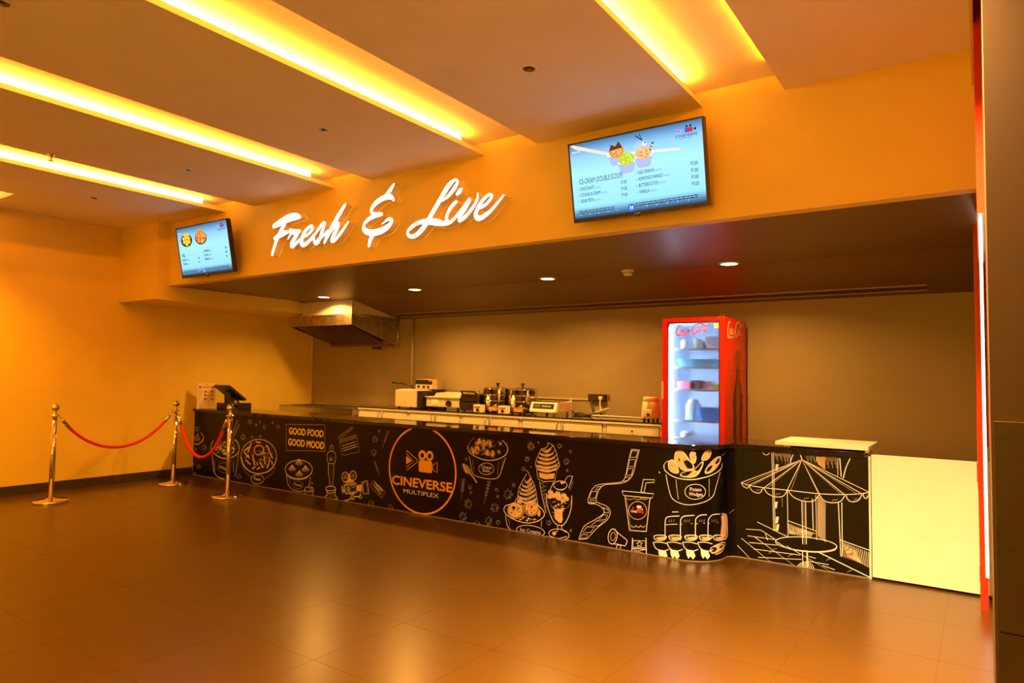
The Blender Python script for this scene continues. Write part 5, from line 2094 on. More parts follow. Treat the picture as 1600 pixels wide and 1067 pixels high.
def offset_path(d):
    return [(p[0] + n[0] * d, p[1] + n[1] * d) for p, n in zip(PATH, PN)]

counter = thing('service_counter', 'long black service counter printed with chalk style food drawings', 'counter', (-4.5, YC, 0))
def build_counter():
    outer, inner = offset_path(0.0), offset_path(-0.03)
    m = MB()
    outer[0] = (XL + 0.003, YC); inner[0] = (XL + 0.003, YC + 0.03)
    m.prism(outer + inner[::-1], 0.007, 0.85, smooth=False)
    fp = m.build('front_panel', black_m, counter)
    st = offset_path(0.002)
    st[0] = (XL + 0.003, st[0][1])
    MB().prism(st + inner[::-1], 0.0, 0.007).build('base_strip', mat('pale_base_strip', (0.30, 0.24, 0.16), 0.4), counter)
    MB().box(-0.697, -0.667, YC2 + 0.001, 5.93, 0.0, 0.85).build('end_panel', cream_m, counter)
    # narrow pale trim on the right end of the print
    MB().box(-0.672, -0.660, YC2 - 0.006, YC2 + 0.02, 0.0, 0.862).build('edge_trim', cream_m, counter)
    MB().box(XL + 0.01, -2.3, 5.10, 5.13, 0.05, 0.84).build('inner_panel', cream_m, counter)
    return fp
front_panel = build_counter()
def build_top():
    o = offset_path(0.028)
    o[0] = (XL, o[0][1]); o[-1] = (-0.70, o[-1][1])
    poly = o + [(-0.70, 5.95), (-2.02, 5.95), (-2.10, 5.90), (-2.14, 5.80), (-2.14, 5.56), (XL, 5.56)]
    t = MB().prism(poly, 0.852, ZT).build('counter_worktop', granite_m, bevel=0.004)
    tag(t, 'polished black granite worktop of the long front counter', 'worktop')
build_top()

INK = {'w': mat('ink_white', (0.96, 0.94, 0.92), 0.5), 'd': mat('ink_grey', (0.36, 0.33, 0.31), 0.5),
       'g': mat('ink_tan', (0.84, 0.56, 0.30), 0.5), 'o': mat('ink_orange', (0.98, 0.52, 0.05), 0.45),
       'y': mat('ink_yellow', (0.98, 0.80, 0.14), 0.45), 'r': mat('ink_red', (0.75, 0.04, 0.02), 0.5),
       'k': mat('ink_black', (0.012, 0.007, 0.004), 0.4)}
INKS = list(INK)
def ink_material_list(): return [INK[k] for k in INKS]
def ear(poly):
    return [tuple(range(len(poly)))]
def build_art():
    name, m, n = None, None, 0
    def flush():
        if name and m.v:
            m.build(name, ink_material_list(), front_panel)
    for line in ART.strip().split('\n'):
        if line[0] == '#':
            flush()
            name, m, n = line[1:], MB(), 0
            continue
        a = line.split(' ')
        c, k, w, d = a[0], a[1], int(a[2]) / 1000.0, a[3:]
        mi = INKS.index(c)
        n += 1
        off = 0.0010 + n * 0.000012
        def put(vs2, fs):
            m.add([face_pt(u, min(max(z, 0.004), 0.849), off) for u, z in vs2], fs, mi)
        if k == 't':
            s = d[0].replace('_', ' ')
            ul, zl, ur, zr, h = [int(q) / 1000.0 for q in d[1:]]
            lay, fs, wd = text_layers(s, (0.030 if c == 'y' else 0.024) if w else 0.0)
            zz = (zl + zr) / 2
            for vs in lay:
                put([(ul + (ur - ul) * v[0] / wd, zz + h * v[1]) for v in vs], fs)
                n += 1
                off = 0.0010 + n * 0.000012
        elif k == 'T':
            s = d[0]
            u0, z0, u1, z1, h = [int(q) / 1000.0 for q in d[1:]]
            vs, fs, wd = text2d(s)
            L = math.hypot(u1 - u0, z1 - z0); ex, ez = (u1 - u0) / L, (z1 - z0) / L
            put([(u0 + ex * L * v[0] / wd - ez * h * v[1], z0 + ez * L * v[0] / wd + ex * h * v[1]) for v in vs], fs)
        elif k == 'R':
            u0, z0, r, rz = [int(q) / 1000.0 for q in d]
            pts = []
            for i in range(97):
                t = math.radians(90 + 18.5) + math.radians(323) * i / 96
                pts.append((u0 + r * math.cos(t), z0 + rz * math.sin(t)))
            vs, fs = ribbon2d(pts, w)
            put(vs, fs)
        else:
            q = [int(x) / 1000.0 for x in d]
            pts = [(q[i], q[i + 1]) for i in range(0, len(q), 2)]
            if k == 'l':
                vs, fs = ribbon2d(pts, w); put(vs, fs)
            elif k == 's':
                vs, fs = ribbon2d(smooth(pts, False, 4), w); put(vs, fs)
            elif k in 'cD':
                vs, fs = ribbon2d(smooth(pts, True, 3), w, True); put(vs, fs)
            elif k in 'fF':
                p2 = smooth(pts, True, 3) if k == 'F' else pts
                cu = sum(p[0] for p in p2) / len(p2); cz = sum(p[1] for p in p2) / len(p2)
                put(p2 + [(cu, cz)], [(i, (i + 1) % len(p2), len(p2)) for i in range(len(p2))])
    flush()
build_art()

# hinged flap board lying on the counter, swing gate beside it
def build_flap():
    r = thing('flap_board', 'cream folded flap board lying on the black worktop beside the gate', 'board', (-1.0, 5.7, ZT))
    MB().box(-1.305, -0.668, 5.415, 5.955, 0.905, 0.932, bevel=0.002).build('board', cream_m, r)
    MB().box(-0.69, -0.668, 5.43, 5.94, ZT, 0.905).build('hinge_batten', cream_m, r)
    MB().box(-1.25, -1.20, 5.45, 5.92, ZT, 0.905).build('batten', cream_m, r)
build_flap()
def build_gate():
    r = thing('swing_gate', 'plain cream swing gate between the counter and the red frame', 'gate', (-0.3, YC2, 0))
    MB().box(-0.655, 0.06, YC2, YC2 + 0.035, 0.015, 0.876, bevel=0.002).build('gate_panel', cream_m, r)
    MB().box(-0.03, 0.0, YC2 - 0.012, YC2 - 0.001, 0.70, 0.80).build('hinge', frame_m, r)
    MB().box(-0.03, 0.0, YC2 - 0.012, YC2 - 0.001, 0.10, 0.20).build('hinge', frame_m, r)
build_gate()

# ================================================================== STANCHIONS
def make_stanchion():
    r = thing('stanchion', '', 'stanchion', (0, 0, 0), group='brass rope stanchions')
    MB().lathe([(0.165, 0.0), (0.165, 0.018), (0.158, 0.026), (0.06, 0.034), (0.035, 0.046), (0.026, 0.05)], n=40).build('base', gold_m, r, world=False)
    MB().lathe([(0.0255, 0.045), (0.0255, 0.915)], n=24).build('pole', gold_m, r, world=False)
    MB().lathe([(0.028, 0.895), (0.045, 0.900), (0.045, 0.908), (0.030, 0.916), (0.018, 0.925), (0.014, 0.945), (0.020, 0.955)], n=24).build('collar', gold_m, r, world=False)
    MB().sphere((0, 0, 0.992), 0.041, 22, 12).build('ball', gold_m, r, world=False)
    return r
ST = [(-8.024, 3.096), (-8.18, 4.482), (-6.905, 4.41)]
SL = ['polished brass rope stanchion in front of the bare ochre wall', 'polished brass rope stanchion carrying both ropes beside the counter end', 'polished brass rope stanchion in front of the pasta bowl drawing']
st0 = make_stanchion()
for i, (p, l) in enumerate(zip(ST, SL)):
    s = st0 if i == 0 else copy_tree(st0)
    s.location = (p[0], p[1], 0)
    s['label'] = l
def make_rope(a, b, sag, label):
    A, B = Vector((a[0], a[1], 0.89)), Vector((b[0], b[1], 0.89))
    d = (B - A); d.z = 0; L = d.length; d.normalize()
    P = []
    N = 40
    e = 0.05
    for i in range(N + 1):
        t = i / N
        x = e + (L - 2 * e) * t
        c = math.cosh(2.2 * (2 * t - 1)) / math.cosh(2.2)
        # blend of parabola and catenary
        z = A.z - sag * (0.55 * (1 - (2 * t - 1) ** 2) + 0.45 * (1 - c) / (1 - 1 / math.cosh(2.2)))
        P.append(Vector((A.x + d.x * x, A.y + d.y * x, z)))
    r = thing('barrier_rope', label, 'rope', (A.x, A.y, 0.9), group='red barrier ropes')
    MB().tube(P[2:-2], 0.017, 12).build('rope', rope_m, r)
    for e0, e1, e2 in ((P[0], P[1], P[3]), (P[-1], P[-2], P[-4])):
        MB().tube([e0 + (e1 - e0) * 0.5, e1, e2], [0.013, 0.020, 0.020], 14).build('end_cap', gold_m, r)
        base = A if e0 is P[0] else B
        s = 1 if e0 is P[0] else -1
        MB().tube([(base.x + d.x * 0.030 * s, base.y + d.y * 0.030 * s, 0.902), (base.x + d.x * 0.050 * s, base.y + d.y * 0.050 * s, 0.915), tuple(e0), tuple(e0 + (e1 - e0) * 0.6)], 0.005, 8).build('hook', gold_m, r)
make_rope(ST[0], ST[1], 0.37, 'red velvet barrier rope hanging in front of the ochre wall')
make_rope(ST[1], ST[2], 0.50, 'red velvet barrier rope hanging in front of the noodle cup drawing')
# ================================================================== LIT SIGN
def build_sign():
    lit = emat('sign_face_emission', (1.0, 0.92, 0.78), 1.6)
    side = mat('pale_sign_return', (0.95, 0.84, 0.62), 0.35)
    r = thing('lit_sign', 'glowing white script lettering sign on the ochre bulkhead', 'sign', (-4.4, YB, 2.5))
    y0, y1 = YB - 0.078, YB - 0.004
    for word, strokes in SIGN.items():
        body, face = MB(), MB()
        for si, q in enumerate(strokes):
            p = [(q[i] / 1000.0, q[i + 1] / 1000.0, q[i + 2] / 1000.0) for i in range(0, len(q), 3)]
            p = smooth(p, False, 6)
            pts = [(a[0], a[1]) for a in p]; ws = [a[2] for a in p]
            vs, fs = ribbon2d(pts, ws)
            L = [vs[2 * i] for i in range(len(pts))]; R = [vs[2 * i + 1] for i in range(len(pts))]
            def capp(c, frm, to):
                out = []
                a0 = math.atan2(frm[1] - c[1], frm[0] - c[0])
                rr = math.hypot(frm[1] - c[1], frm[0] - c[0])
                for k in range(1, 6):
                    a = a0 - math.pi * k / 6
                    out.append((c[0] + rr * math.cos(a), c[1] + rr * math.sin(a)))
                return out
            endc = capp(pts[-1], L[-1], R[-1])
            begc = capp(pts[0], R[0], L[0])
            ring = L + endc + R[::-1] + begc
            dy = si * 0.00004
            n = len(ring)
            vv = [(x, y0, z) for x, z in ring] + [(x, y1, z) for x, z in ring]
            body.add(vv, [(i, (i + 1) % n, n + (i + 1) % n, n + i) for i in range(n)])
            for pl, ff in ((y0 - 0.001 - dy, face),):
                ff.add([(x, pl, z) for x, z in vs], fs)
                for c, e in ((pts[-1], [L[-1]] + endc + [R[-1]]), (pts[0], [R[0]] + begc + [L[0]])):
                    ff.add([(x, pl, z) for x, z in e], [tuple(range(len(e)))])
        b = body.build('word_' + word, side, r)
        face.build('lit_face', lit, b)
build_sign()

# ================================================================== MENU SCREENS
def screen_material(name, cols, strength):
    """light blue picture, darker along top and bottom"""
    m = bpy.data.materials.new(name)
    N, K = nodes(m)
    N.remove(N['Principled BSDF'])
    tc = N.new('ShaderNodeTexCoord'); sp = N.new('ShaderNodeSeparateXYZ')
    K.new(tc.outputs['Generated'], sp.inputs[0])
    rp = N.new('ShaderNodeValToRGB')
    for i, (p, c) in enumerate(cols):
        e = rp.color_ramp.elements[i] if i < 2 else rp.color_ramp.elements.new(p)
        e.position = p; e.color = (*c, 1)
    K.new(sp.outputs['Z'], rp.inputs['Fac'])
    em = N.new('ShaderNodeEmission'); em.inputs[1].default_value = strength
    K.new(rp.outputs['Color'], em.inputs[0])
    K.new(em.outputs[0], N['Material Output'].inputs['Surface'])
    return m
SCREEN_COLS = [(0.0, (0.02, 0.04, 0.07)), (0.07, (0.12, 0.28, 0.48)), (0.16, (0.34, 0.78, 1.0)), (0.60, (0.42, 0.84, 1.0)), (0.82, (0.30, 0.62, 0.95)), (1.0, (0.06, 0.16, 0.36))]
def tv_palette():
    return {'ink': emat('screen_ink', (0.004, 0.006, 0.012), 1.0), 'navy': emat('screen_navy', (0.02, 0.02, 0.10), 1.0), 'cyan': emat('screen_cyan', (0.10, 0.50, 0.55), 1.0),
            'blue': emat('screen_blue', (0.04, 0.16, 0.80), 1.0), 'white': emat('screen_white', (0.85, 0.92, 1.0), 1.0), 'lilac': emat('screen_lilac', (0.42, 0.50, 0.92), 1.0),
            'orange': emat('screen_orange', (0.90, 0.26, 0.02), 1.0), 'peach': emat('screen_peach', (0.95, 0.48, 0.22), 1.0), 'brown': emat('screen_brown', (0.16, 0.035, 0.008), 1.0),
            'green': emat('screen_green', (0.50, 0.66, 0.02), 1.0), 'lime': emat('screen_lime', (0.75, 0.80, 0.10), 1.0), 'cream': emat('screen_cream', (0.85, 0.72, 0.50), 1.0),
            'red': emat('screen_red', (0.60, 0.03, 0.05), 1.0), 'purple': emat('screen_purple', (0.22, 0.05, 0.42), 1.0), 'grey': emat('screen_grey', (0.10, 0.18, 0.26), 1.0), 'yellow': emat('screen_yellow', (0.85, 0.45, 0.03), 1.0),
            'glow': emat('screen_glow', (1.0, 0.72, 0.55), 1.0)}
class Picture:
    """flat picture elements on a screen, in screen units 0..1"""
    def __init__(self, w, h, parent):
        self.w, self.h, self.m, self.n, self.parent = w, h, MB(), 0, parent
        self.pal = tv_palette(); self.keys = list(self.pal)
    def put(self, vs, fs, c):
        self.n += 1
        y = -0.0006 - self.n * 0.000008
        self.m.add([((u - 0.5) * self.w, y, v * self.h) for u, v in vs], fs, self.keys.index(c))
    def done(self, name):
        """what was drawn so far becomes one printed piece of the screen"""
        if self.m.v:
            used = sorted(set(self.m.mi))
            self.m.mi = [used.index(i) for i in self.m.mi]
            ob = self.m.build(name, [self.pal[self.keys[i]] for i in used], self.parent, world=False)
            ob.location = (0, -0.001, 0)
        self.m = MB()
    def text(self, s, u, v, h, c='ink', width=None, cond=0.62, bold=0.0, right=False):
        lay, fs, wd = text_layers(s, bold)
        k = h * self.h / self.w
        sx = (width / wd) if width else k * cond
        u0 = u - wd * sx if right else u
        for vs in lay:
            self.put([(u0 + a * sx, v + b * h) for a, b in vs], fs, c)
        return u0 + wd * sx
    def ell(self, u, v, ru, rv, c, n=18, a0=0, a1=360):
        pts = [(u + ru * math.cos(math.radians(a0 + (a1 - a0) * i / n)), v + rv * math.sin(math.radians(a0 + (a1 - a0) * i / n))) for i in range(n if a1 - a0 >= 360 else n + 1)]
        self.put(pts, [tuple(range(len(pts)))], c)
    def poly(self, pts, c):
        self.put(pts, [tuple(range(len(pts)))], c)
    def line(self, pts, w, c):
        vs, fs = ribbon2d(pts, w); self.put(vs, fs, c)
def _marks(self, u, v, w, h, c):
    """small illegible lettering: a row of short strokes"""
    n = max(2, int(w / 0.011)); p = w / n
    rnd = random.Random(int(u * 997 + v * 331))
    for i in range(n):
        a = u + i * p
        self.poly([(a, v), (a + p * 0.30, v), (a + p * 0.30, v + h), (a, v + h)], c)
        if rnd.random() < 0.7:
            q = v + h * rnd.choice([0.0, 0.4, 0.8])
            self.poly([(a, q), (a + p * 0.75, q), (a + p * 0.75, q + h * 0.2), (a, q + h * 0.2)], c)
        if rnd.random() < 0.5:
            self.poly([(a + p * 0.5, v), (a + p * 0.75, v), (a + p * 0.75, v + h), (a + p * 0.5, v + h)], c)
Picture.marks = _marks
def tv_logo(P, u, v, s, q):
    def R(pts, c): P.poly([(u + a * s, v + b * q) for a, b in pts], c)
    R([(-0.075, 0.05), (-0.03, 0.10), (-0.075, 0.15)], 'lilac')
    R([(-0.07, 0.075), (-0.045, 0.10), (-0.07, 0.125)], 'red')
    R([(-0.01, 0.04), (0.025, 0.04), (0.025, 0.14), (-0.01, 0.14)], 'purple')
    R([(0.02, 0.04), (0.05, 0.04), (0.05, 0.14), (0.02, 0.14)], 'red')
    R([(0.055, 0.09), (0.075, 0.05), (0.075, 0.13)], 'ink')
    P.ell(u + 0.005 * s, v + 0.168 * q, 0.010 * s, 0.020 * q, 'ink', 10); P.ell(u + 0.035 * s, v + 0.170 * q, 0.010 * s, 0.020 * q, 'ink', 10)
    P.text('CINEVERSE', u - 0.085 * s, v - 0.045 * q, 0.062 * q, 'navy', width=0.17 * s, bold=0.006)
    P.text('MULTIPLEX', u - 0.05 * s, v - 0.085 * q, 0.028 * q, 'navy', width=0.09 * s)
    P.done('logo_picture')
def pic_cup(P, u, v, s, top, top2):
    P.poly([(u - 0.085 * s, v), (u + 0.085 * s, v), (u + 0.065 * s, v - 0.16 * s), (u + 0.04 * s, v - 0.185 * s), (u - 0.04 * s, v - 0.185 * s), (u - 0.065 * s, v - 0.16 * s)], 'lilac')
    P.ell(u, v, 0.088 * s, 0.035 * s, 'white', 20)
    P.ell(u, v + 0.05 * s, 0.078 * s, 0.105 * s, top, 22)
    rnd = random.Random(int(u * 1000))
    for k in range(16):
        a = rnd.random() * 6.28; q = rnd.random() ** 0.5
        P.ell(u + 0.06 * s * q * math.cos(a), v + 0.045 * s + 0.08 * s * q * math.sin(a), 0.010 * s, 0.014 * s, top2 if k % 3 else 'cream', 7)
def pic_ice(P):
    # streak of light across the picture
    P.poly([(0.006, 0.985), (0.03, 0.995), (0.34, 0.79), (0.34, 0.755), (0.05, 0.93)], 'glow')
    P.poly([(0.30, 0.80), (0.84, 0.700), (0.84, 0.675), (0.30, 0.755)], 'white')
    P.done('light_streak')
    pic_cup(P, 0.375, 0.765, 0.75, 'orange', 'peach')
    P.poly([(0.318, 0.82), (0.335, 0.90), (0.37, 0.87), (0.395, 0.93), (0.425, 0.84), (0.37, 0.83)], 'brown')
    P.done('ice_cream_cup_picture')
    pic_cup(P, 0.575, 0.685, 0.77, 'peach', 'orange')
    for k in range(7):
        P.line([(0.51 + k * 0.012, 0.76 + k * 0.012), (0.51 + k * 0.016, 0.83), (0.55 + k * 0.010, 0.89 - k * 0.01)], 0.003, 'cream')
    P.line([(0.525, 0.955), (0.57, 0.885)], 0.009, 'ink'); P.line([(0.555, 0.965), (0.575, 0.88)], 0.005, 'ink'); P.ell(0.59, 0.835, 0.017, 0.026, 'white', 9); P.ell(0.595, 0.845, 0.007, 0.010, 'ink', 7)
    P.line([(0.628, 0.735), (0.652, 0.835)], 0.015, 'brown'); P.line([(0.632, 0.752), (0.643, 0.772)], 0.013, 'cream'); P.line([(0.640, 0.788), (0.650, 0.808)], 0.013, 'cream')
    P.done('ice_cream_cup_picture')
    pic_cup(P, 0.447, 0.650, 0.78, 'green', 'lime')
    P.done('ice_cream_cup_picture')
    tv_logo(P, 0.89, 0.845, 0.88, 0.56)
    P.marks(0.02, 0.885, 0.07, 0.020, 'white')
    P.text('ICE-CREAM (DOUBLE SCOOP)', 0.058, 0.462, 0.072, 'ink', width=0.352)
    P.done('heading_lettering')
    for i, (t, sfx) in enumerate((('CHOCOLATE', '(100 ML)'), ('COOKIES & CREAM', '(100 ML)'), ('KESAR PISTA', '(100 ML)'))):
        v = 0.378 - i * 0.081
        P.ell(0.045, v + 0.02, 0.005, 0.009, 'cyan', 8)
        e = P.text(t, 0.062, v, 0.046, 'ink', cond=0.56, bold=0.006)
        P.text(sfx, e + 0.006, v, 0.024, 'grey', cond=0.75)
        P.done('menu_line')
        P.text('\u20b9100', 0.437, v, 0.046, 'ink', cond=0.66, right=True, bold=0.003)
        P.done('price_lettering')
    for i, (t, sfx) in enumerate((('KAJU DRAKSH', '(100 ML)'), ('ALPHONSO MANGO', '(100 ML)'), ('BUTTERSCOTCH', '(100 ML)'), ('VANILLA', '(100 ML)'))):
        v = 0.468 - i * 0.082
        P.ell(0.510, v + 0.02, 0.005, 0.009, 'cyan', 8)
        e = P.text(t, 0.527, v, 0.046, 'ink', cond=0.56, bold=0.006)
        P.text(sfx, e + 0.006, v + 0.002, 0.024, 'grey', cond=0.75)
        P.done('menu_line')
        P.text('\u20b9100', 0.955, v - 0.004, 0.048, 'ink', cond=0.68, right=True, bold=0.003)
        P.done('price_lettering')
    control_bar(P)
    P.done('player_bar')
def control_bar(P):
    for i in range(12):
        u = 0.05 + i * 0.075
        if abs(u - 0.455) > 0.05:
            P.ell(u, 0.055, 0.010, 0.016, 'grey', 8)
            P.ell(u, 0.055, 0.006, 0.010, 'lilac', 8)
    P.ell(0.46, 0.062, 0.030, 0.050, 'blue', 20)
    P.poly([(0.449, 0.040), (0.457, 0.040), (0.457, 0.084), (0.449, 0.084)], 'white')
    P.poly([(0.464, 0.040), (0.472, 0.040), (0.472, 0.084), (0.464, 0.084)], 'white')
    for j, (u0, u1) in enumerate(((0.04, 0.32), (0.49, 0.93))):
        for k in range(2):
            u = u0
            rnd = random.Random(j * 7 + k)
            while u < u1:
                w = rnd.uniform(0.012, 0.04)
                P.poly([(u, 0.098 - k * 0.026), (u + w, 0.098 - k * 0.026), (u + w, 0.108 - k * 0.026), (u, 0.108 - k * 0.026)], 'ink')
                u += w + 0.006
def pic_chat(P):
    for (u, v, c1, c2) in ((0.180, 0.735, 'yellow', 'cream'), (0.475, 0.735, 'orange', 'red')):
        P.ell(u, v, 0.115, 0.135, 'ink', 26)
        P.ell(u, v + 0.01, 0.102, 0.118, c1 if c1 == 'orange' else 'brown', 26)
        rnd = random.Random(3 + int(u * 50))
        if c1 == 'yellow':
            for du, dv in ((-0.05, 0.04), (0.0, 0.06), (0.05, 0.035), (-0.045, -0.03), (0.005, -0.02), (0.05, -0.04), (0.0, -0.08), (-0.02, 0.12), (0.04, 0.11)):
                P.ell(u + du, v + dv, 0.034, 0.042, 'yellow', 12); P.ell(u + du - 0.006, v + dv + 0.008, 0.018, 0.022, 'lime', 9)
        else:
            P.poly([(u - 0.09, v + 0.07), (u - 0.02, v + 0.20), (u + 0.04, v + 0.17), (u + 0.09, v + 0.07)], 'orange')
            for k in range(46):
                a = rnd.random() * 6.28; q = rnd.random() ** 0.5
                P.ell(u + 0.09 * q * math.cos(a), v + 0.105 * q * math.sin(a), 0.011, 0.013, rnd.choice(['red', 'yellow', 'brown', 'cream', 'green']), 6)
        P.done('snack_plate_picture')
    tv_logo(P, 0.885, 0.845, 0.88, 0.56)
    P.marks(0.02, 0.885, 0.07, 0.020, 'white')
    P.marks(0.05, 0.395, 0.060, 0.072, 'ink')
    P.done('heading_lettering')
    for i, (w1, w2) in enumerate(((0.09, 0.05), (0.08, 0.05))):
        v = 0.315 - i * 0.082
        P.ell(0.035, v + 0.02, 0.005, 0.009, 'cyan', 8)
        P.marks(0.05, v, w1, 0.044, 'ink')
        P.marks(0.05 + w1 + 0.008, v, w2, 0.022, 'grey')
        P.done('menu_line')
        P.marks(0.365, v, 0.035, 0.042, 'ink')
        P.done('price_lettering')
    for i, (w1, w2) in enumerate(((0.12, 0.04), (0.09, 0.05), (0.11, 0.05))):
        v = 0.435 - i * 0.084
        P.ell(0.485, v + 0.02, 0.005, 0.009, 'cyan', 8)
        P.marks(0.50, v, w1, 0.044, 'ink')
        P.marks(0.50 + w1 + 0.008, v, w2, 0.022, 'grey')
        P.done('menu_line')
        P.marks(0.91, v, 0.036, 0.044, 'ink')
        P.done('price_lettering')
    P.done('menu_lettering')
    control_bar(P)
    P.done('player_bar')
def build_tv(label, cx, w, h, ybot, ytop, zbot, picture, strength, yaw=0.0):
    tilt = math.asin((ybot - ytop) / h)
    r = thing('menu_screen', label, 'television', (cx, ybot, zbot), group='menu screens on the bulkhead')
    r.rotation_euler = (tilt, 0, yaw)
    b, chin = 0.010, 0.022
    MB().box(-w / 2, w / 2, 0.0, 0.045, 0.0, h, bevel=0.003).build('casing', blk_m, r, world=False)
    fr = MB()
    fr.box(-w / 2, w / 2, -0.006, 0.0, 0.0, chin); fr.box(-w / 2, w / 2, -0.006, 0.0, h - b, h)
    fr.box(-w / 2, -w / 2 + b, -0.006, 0.0, chin, h - b); fr.box(w / 2 - b, w / 2, -0.006, 0.0, chin, h - b)
    bz = fr.build('bezel', mat('gloss_black_bezel', (0.012, 0.008, 0.006), 0.4), r, world=False)
    sw, sh = w - 2 * b, h - b - chin
    sc = MB().add([(-sw / 2, -0.001, 0), (sw / 2, -0.001, 0), (sw / 2, -0.001, sh), (-sw / 2, -0.001, sh)], [(0, 1, 2, 3)]).build('screen', screen_material('screen_picture', SCREEN_COLS, strength), r, world=False)
    sc.location = (0, 0, chin)
    P = Picture(sw, sh, sc)
    picture(P)
    P.done('menu_picture')
    vs, fs, wd = text2d('VISE')
    MB().add([((v[0] / wd - 0.5) * 0.045, -0.0068, 0.007 + v[1] * 0.009) for v in vs], fs).build('brand_lettering', mat('silver_print', (0.7, 0.62, 0.5), 0.4), bz, world=False)
    MB().box(-0.012, 0.012, -0.006, 0.02, -0.008, 0.0).build('sensor', blk_m, r, world=False)
    br = MB().box(-0.18, 0.18, 0.045, 0.075, h * 0.25, h * 0.75)
    br.box(-0.02, 0.02, 0.06, 0.16, h * 0.55, h * 0.60)
    br.build('wall_bracket', dgrey_m, r, world=False)
    return r
TV1 = build_tv('menu screen listing ice cream flavours and prices, tilted forward on the bulkhead', -1.846, 0.955, 0.541, 4.075, 3.972, 2.475, pic_ice, 1.0)
TV2 = build_tv('menu screen showing two snack plates beside the ochre corner block', -6.88, 0.985, 0.555, 4.06, 3.955, 2.44, pic_chat, 0.95)
# ================================================================== KITCHEN
ZF = 0.10            # raised kitchen floor
YCAB, ZW = 6.26, 0.96
def build_hood():
    x0, x1, yf, yb = -8.15, -6.866, 6.10, 6.985
    r = thing('exhaust_hood', 'worn stainless steel exhaust hood with baffle filters above the steel table', 'exhaust hood', (-7.5, 6.5, 2.2))
    # painted shroud up to the soffit
    m = MB()
    m.add([(-7.898, yf + 0.004, 2.20), (x1, yf + 0.004, 2.20), (x1, yf + 0.004, ZB - 0.022), (-7.898, yf + 0.004, ZB - 0.022),
           (-7.898, yb, 2.20), (x1, yb, 2.20), (x1, yb, 2.21), (-7.898, yb, 2.21)],
          [(0, 1, 2, 3), (1, 5, 6, 2), (5, 4, 7, 6), (4, 0, 3, 7), (3, 2, 6, 7), (0, 4, 5, 1)])
    m.build('shroud', mat('white_painted_shroud', (0.70, 0.62, 0.48), 0.45), r)
    # canopy skin: front band, right and left cheeks, top, back
    t = 0.012
    m = MB()
    m.box(x0, x1, yf, yf + t, 2.05, 2.20)
    for xa in (x0, x1 - t):
        m.hexa([(xa, yf + t, 2.05), (xa + t, yf + t, 2.05), (xa + t, yb, 1.79), (xa, yb, 1.79)], [(xa, yf + t, 2.20), (xa + t, yf + t, 2.20), (xa + t, yb, 2.20), (xa, yb, 2.20)])
    m.box(x0 + t, x1 - t, yf + t, yb, 2.185, 2.20)
    m.box(x0 + t, x1 - t, yb - t, yb, 1.79, 2.185)
    m.build('canopy', foil_m, r)
    # inner frame and baffles
    m = MB()
    m.box(x0 + t, x1 - t, yf + t, yf + 0.09, 2.06, 2.075)
    m.box(x0 + t, x1 - t, yb - 0.16, yb - t, 1.80, 1.83)
    m.build('filter_frame', brown_m, r)
    n = 11
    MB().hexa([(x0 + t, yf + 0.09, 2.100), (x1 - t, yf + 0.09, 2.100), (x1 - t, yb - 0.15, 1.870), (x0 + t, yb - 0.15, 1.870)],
              [(x0 + t, yf + 0.09, 2.108), (x1 - t, yf + 0.09, 2.108), (x1 - t, yb - 0.15, 1.878), (x0 + t, yb - 0.15, 1.878)]).build('gap_shade_plate', mat('gap_shade_dark', (0.012, 0.008, 0.006), 0.6), r)  # near-black plate, shade of the filter gaps put into its colour
    sh = None
    for i in range(n):
        xa = x0 + 0.07 + (x1 - x0 - 0.16) * i / n
        if sh is None:
            b = MB().hexa([(0, yf + 0.08, 2.044), (0.052, yf + 0.08, 2.056), (0.052, yb - 0.14, 1.826), (0, yb - 0.14, 1.814)],
                          [(0.0, yf + 0.08, 2.050), (0.052, yf + 0.08, 2.062), (0.052, yb - 0.14, 1.832), (0.0, yb - 0.14, 1.820)]).build('baffle_slat', mat('oily_baffle_steel', (0.15, 0.085, 0.05), 0.38, metal=0.5), r, world=False)
            sh = b.data
        else:
            b = bpy.data.objects.new('baffle_slat', sh); COL.objects.link(b); b.parent = r
        b.location = (xa - r.location.x, -r.location.y, -r.location.z)
    m = MB().tube([(x1 + 0.002, yb - 0.006, 1.79), (x1 + 0.003, yb - 0.004, 1.95), (x1 + 0.001, yb - 0.006, 2.20)], 0.010, 8)
    m.build('corner_seam', pol_m, r)
    MB().tube([(x1 + 0.002, yf + 0.03, 2.19), (x1 + 0.004, yf + 0.3, 2.175), (x1 + 0.003, yb - 0.05, 2.145)], 0.006, 6).build('side_seam', pol_m, r)
    MB().box(-7.30, -7.18, yb - 0.10, yb - 0.03, 1.755, 1.79).build('lamp_bracket', dgrey_m, r)
build_hood()
def build_steel_table():
    x0, x1, y0, y1, z = -8.62, -7.03, 6.30, 6.96, 0.915
    r = thing('steel_table', 'stainless steel work table below the exhaust hood', 'table', (-7.8, 6.6, ZF))
    m = MB()
    m.box(x0, x1, y0, y1, z - 0.012, z)
    m.box(x0, x1, y0, y0 + 0.01, z - 0.085, z)
    m.box(x1 - 0.01, x1, y0, y1, z - 0.085, z)
    m.build('table_top', steel_m, r, bevel=0.003)
    MB().box(x0, x1, y1 - 0.015, y1, z, z + 0.02).build('back_edge', steel_m, r)
    MB().box(x0 + 0.1, x1 - 0.35, y0 + 0.12, y1 - 0.12, z + 0.0005, z + 0.006).build('sink_rim', dgrey_m, r)
    for xa in (x0 + 0.03, x1 - 0.07):
        for ya in (y0 + 0.03, y1 - 0.07):
            MB().box(xa, xa + 0.04, ya, ya + 0.04, ZF, z - 0.012).build('leg', steel_m, r)
build_steel_table()

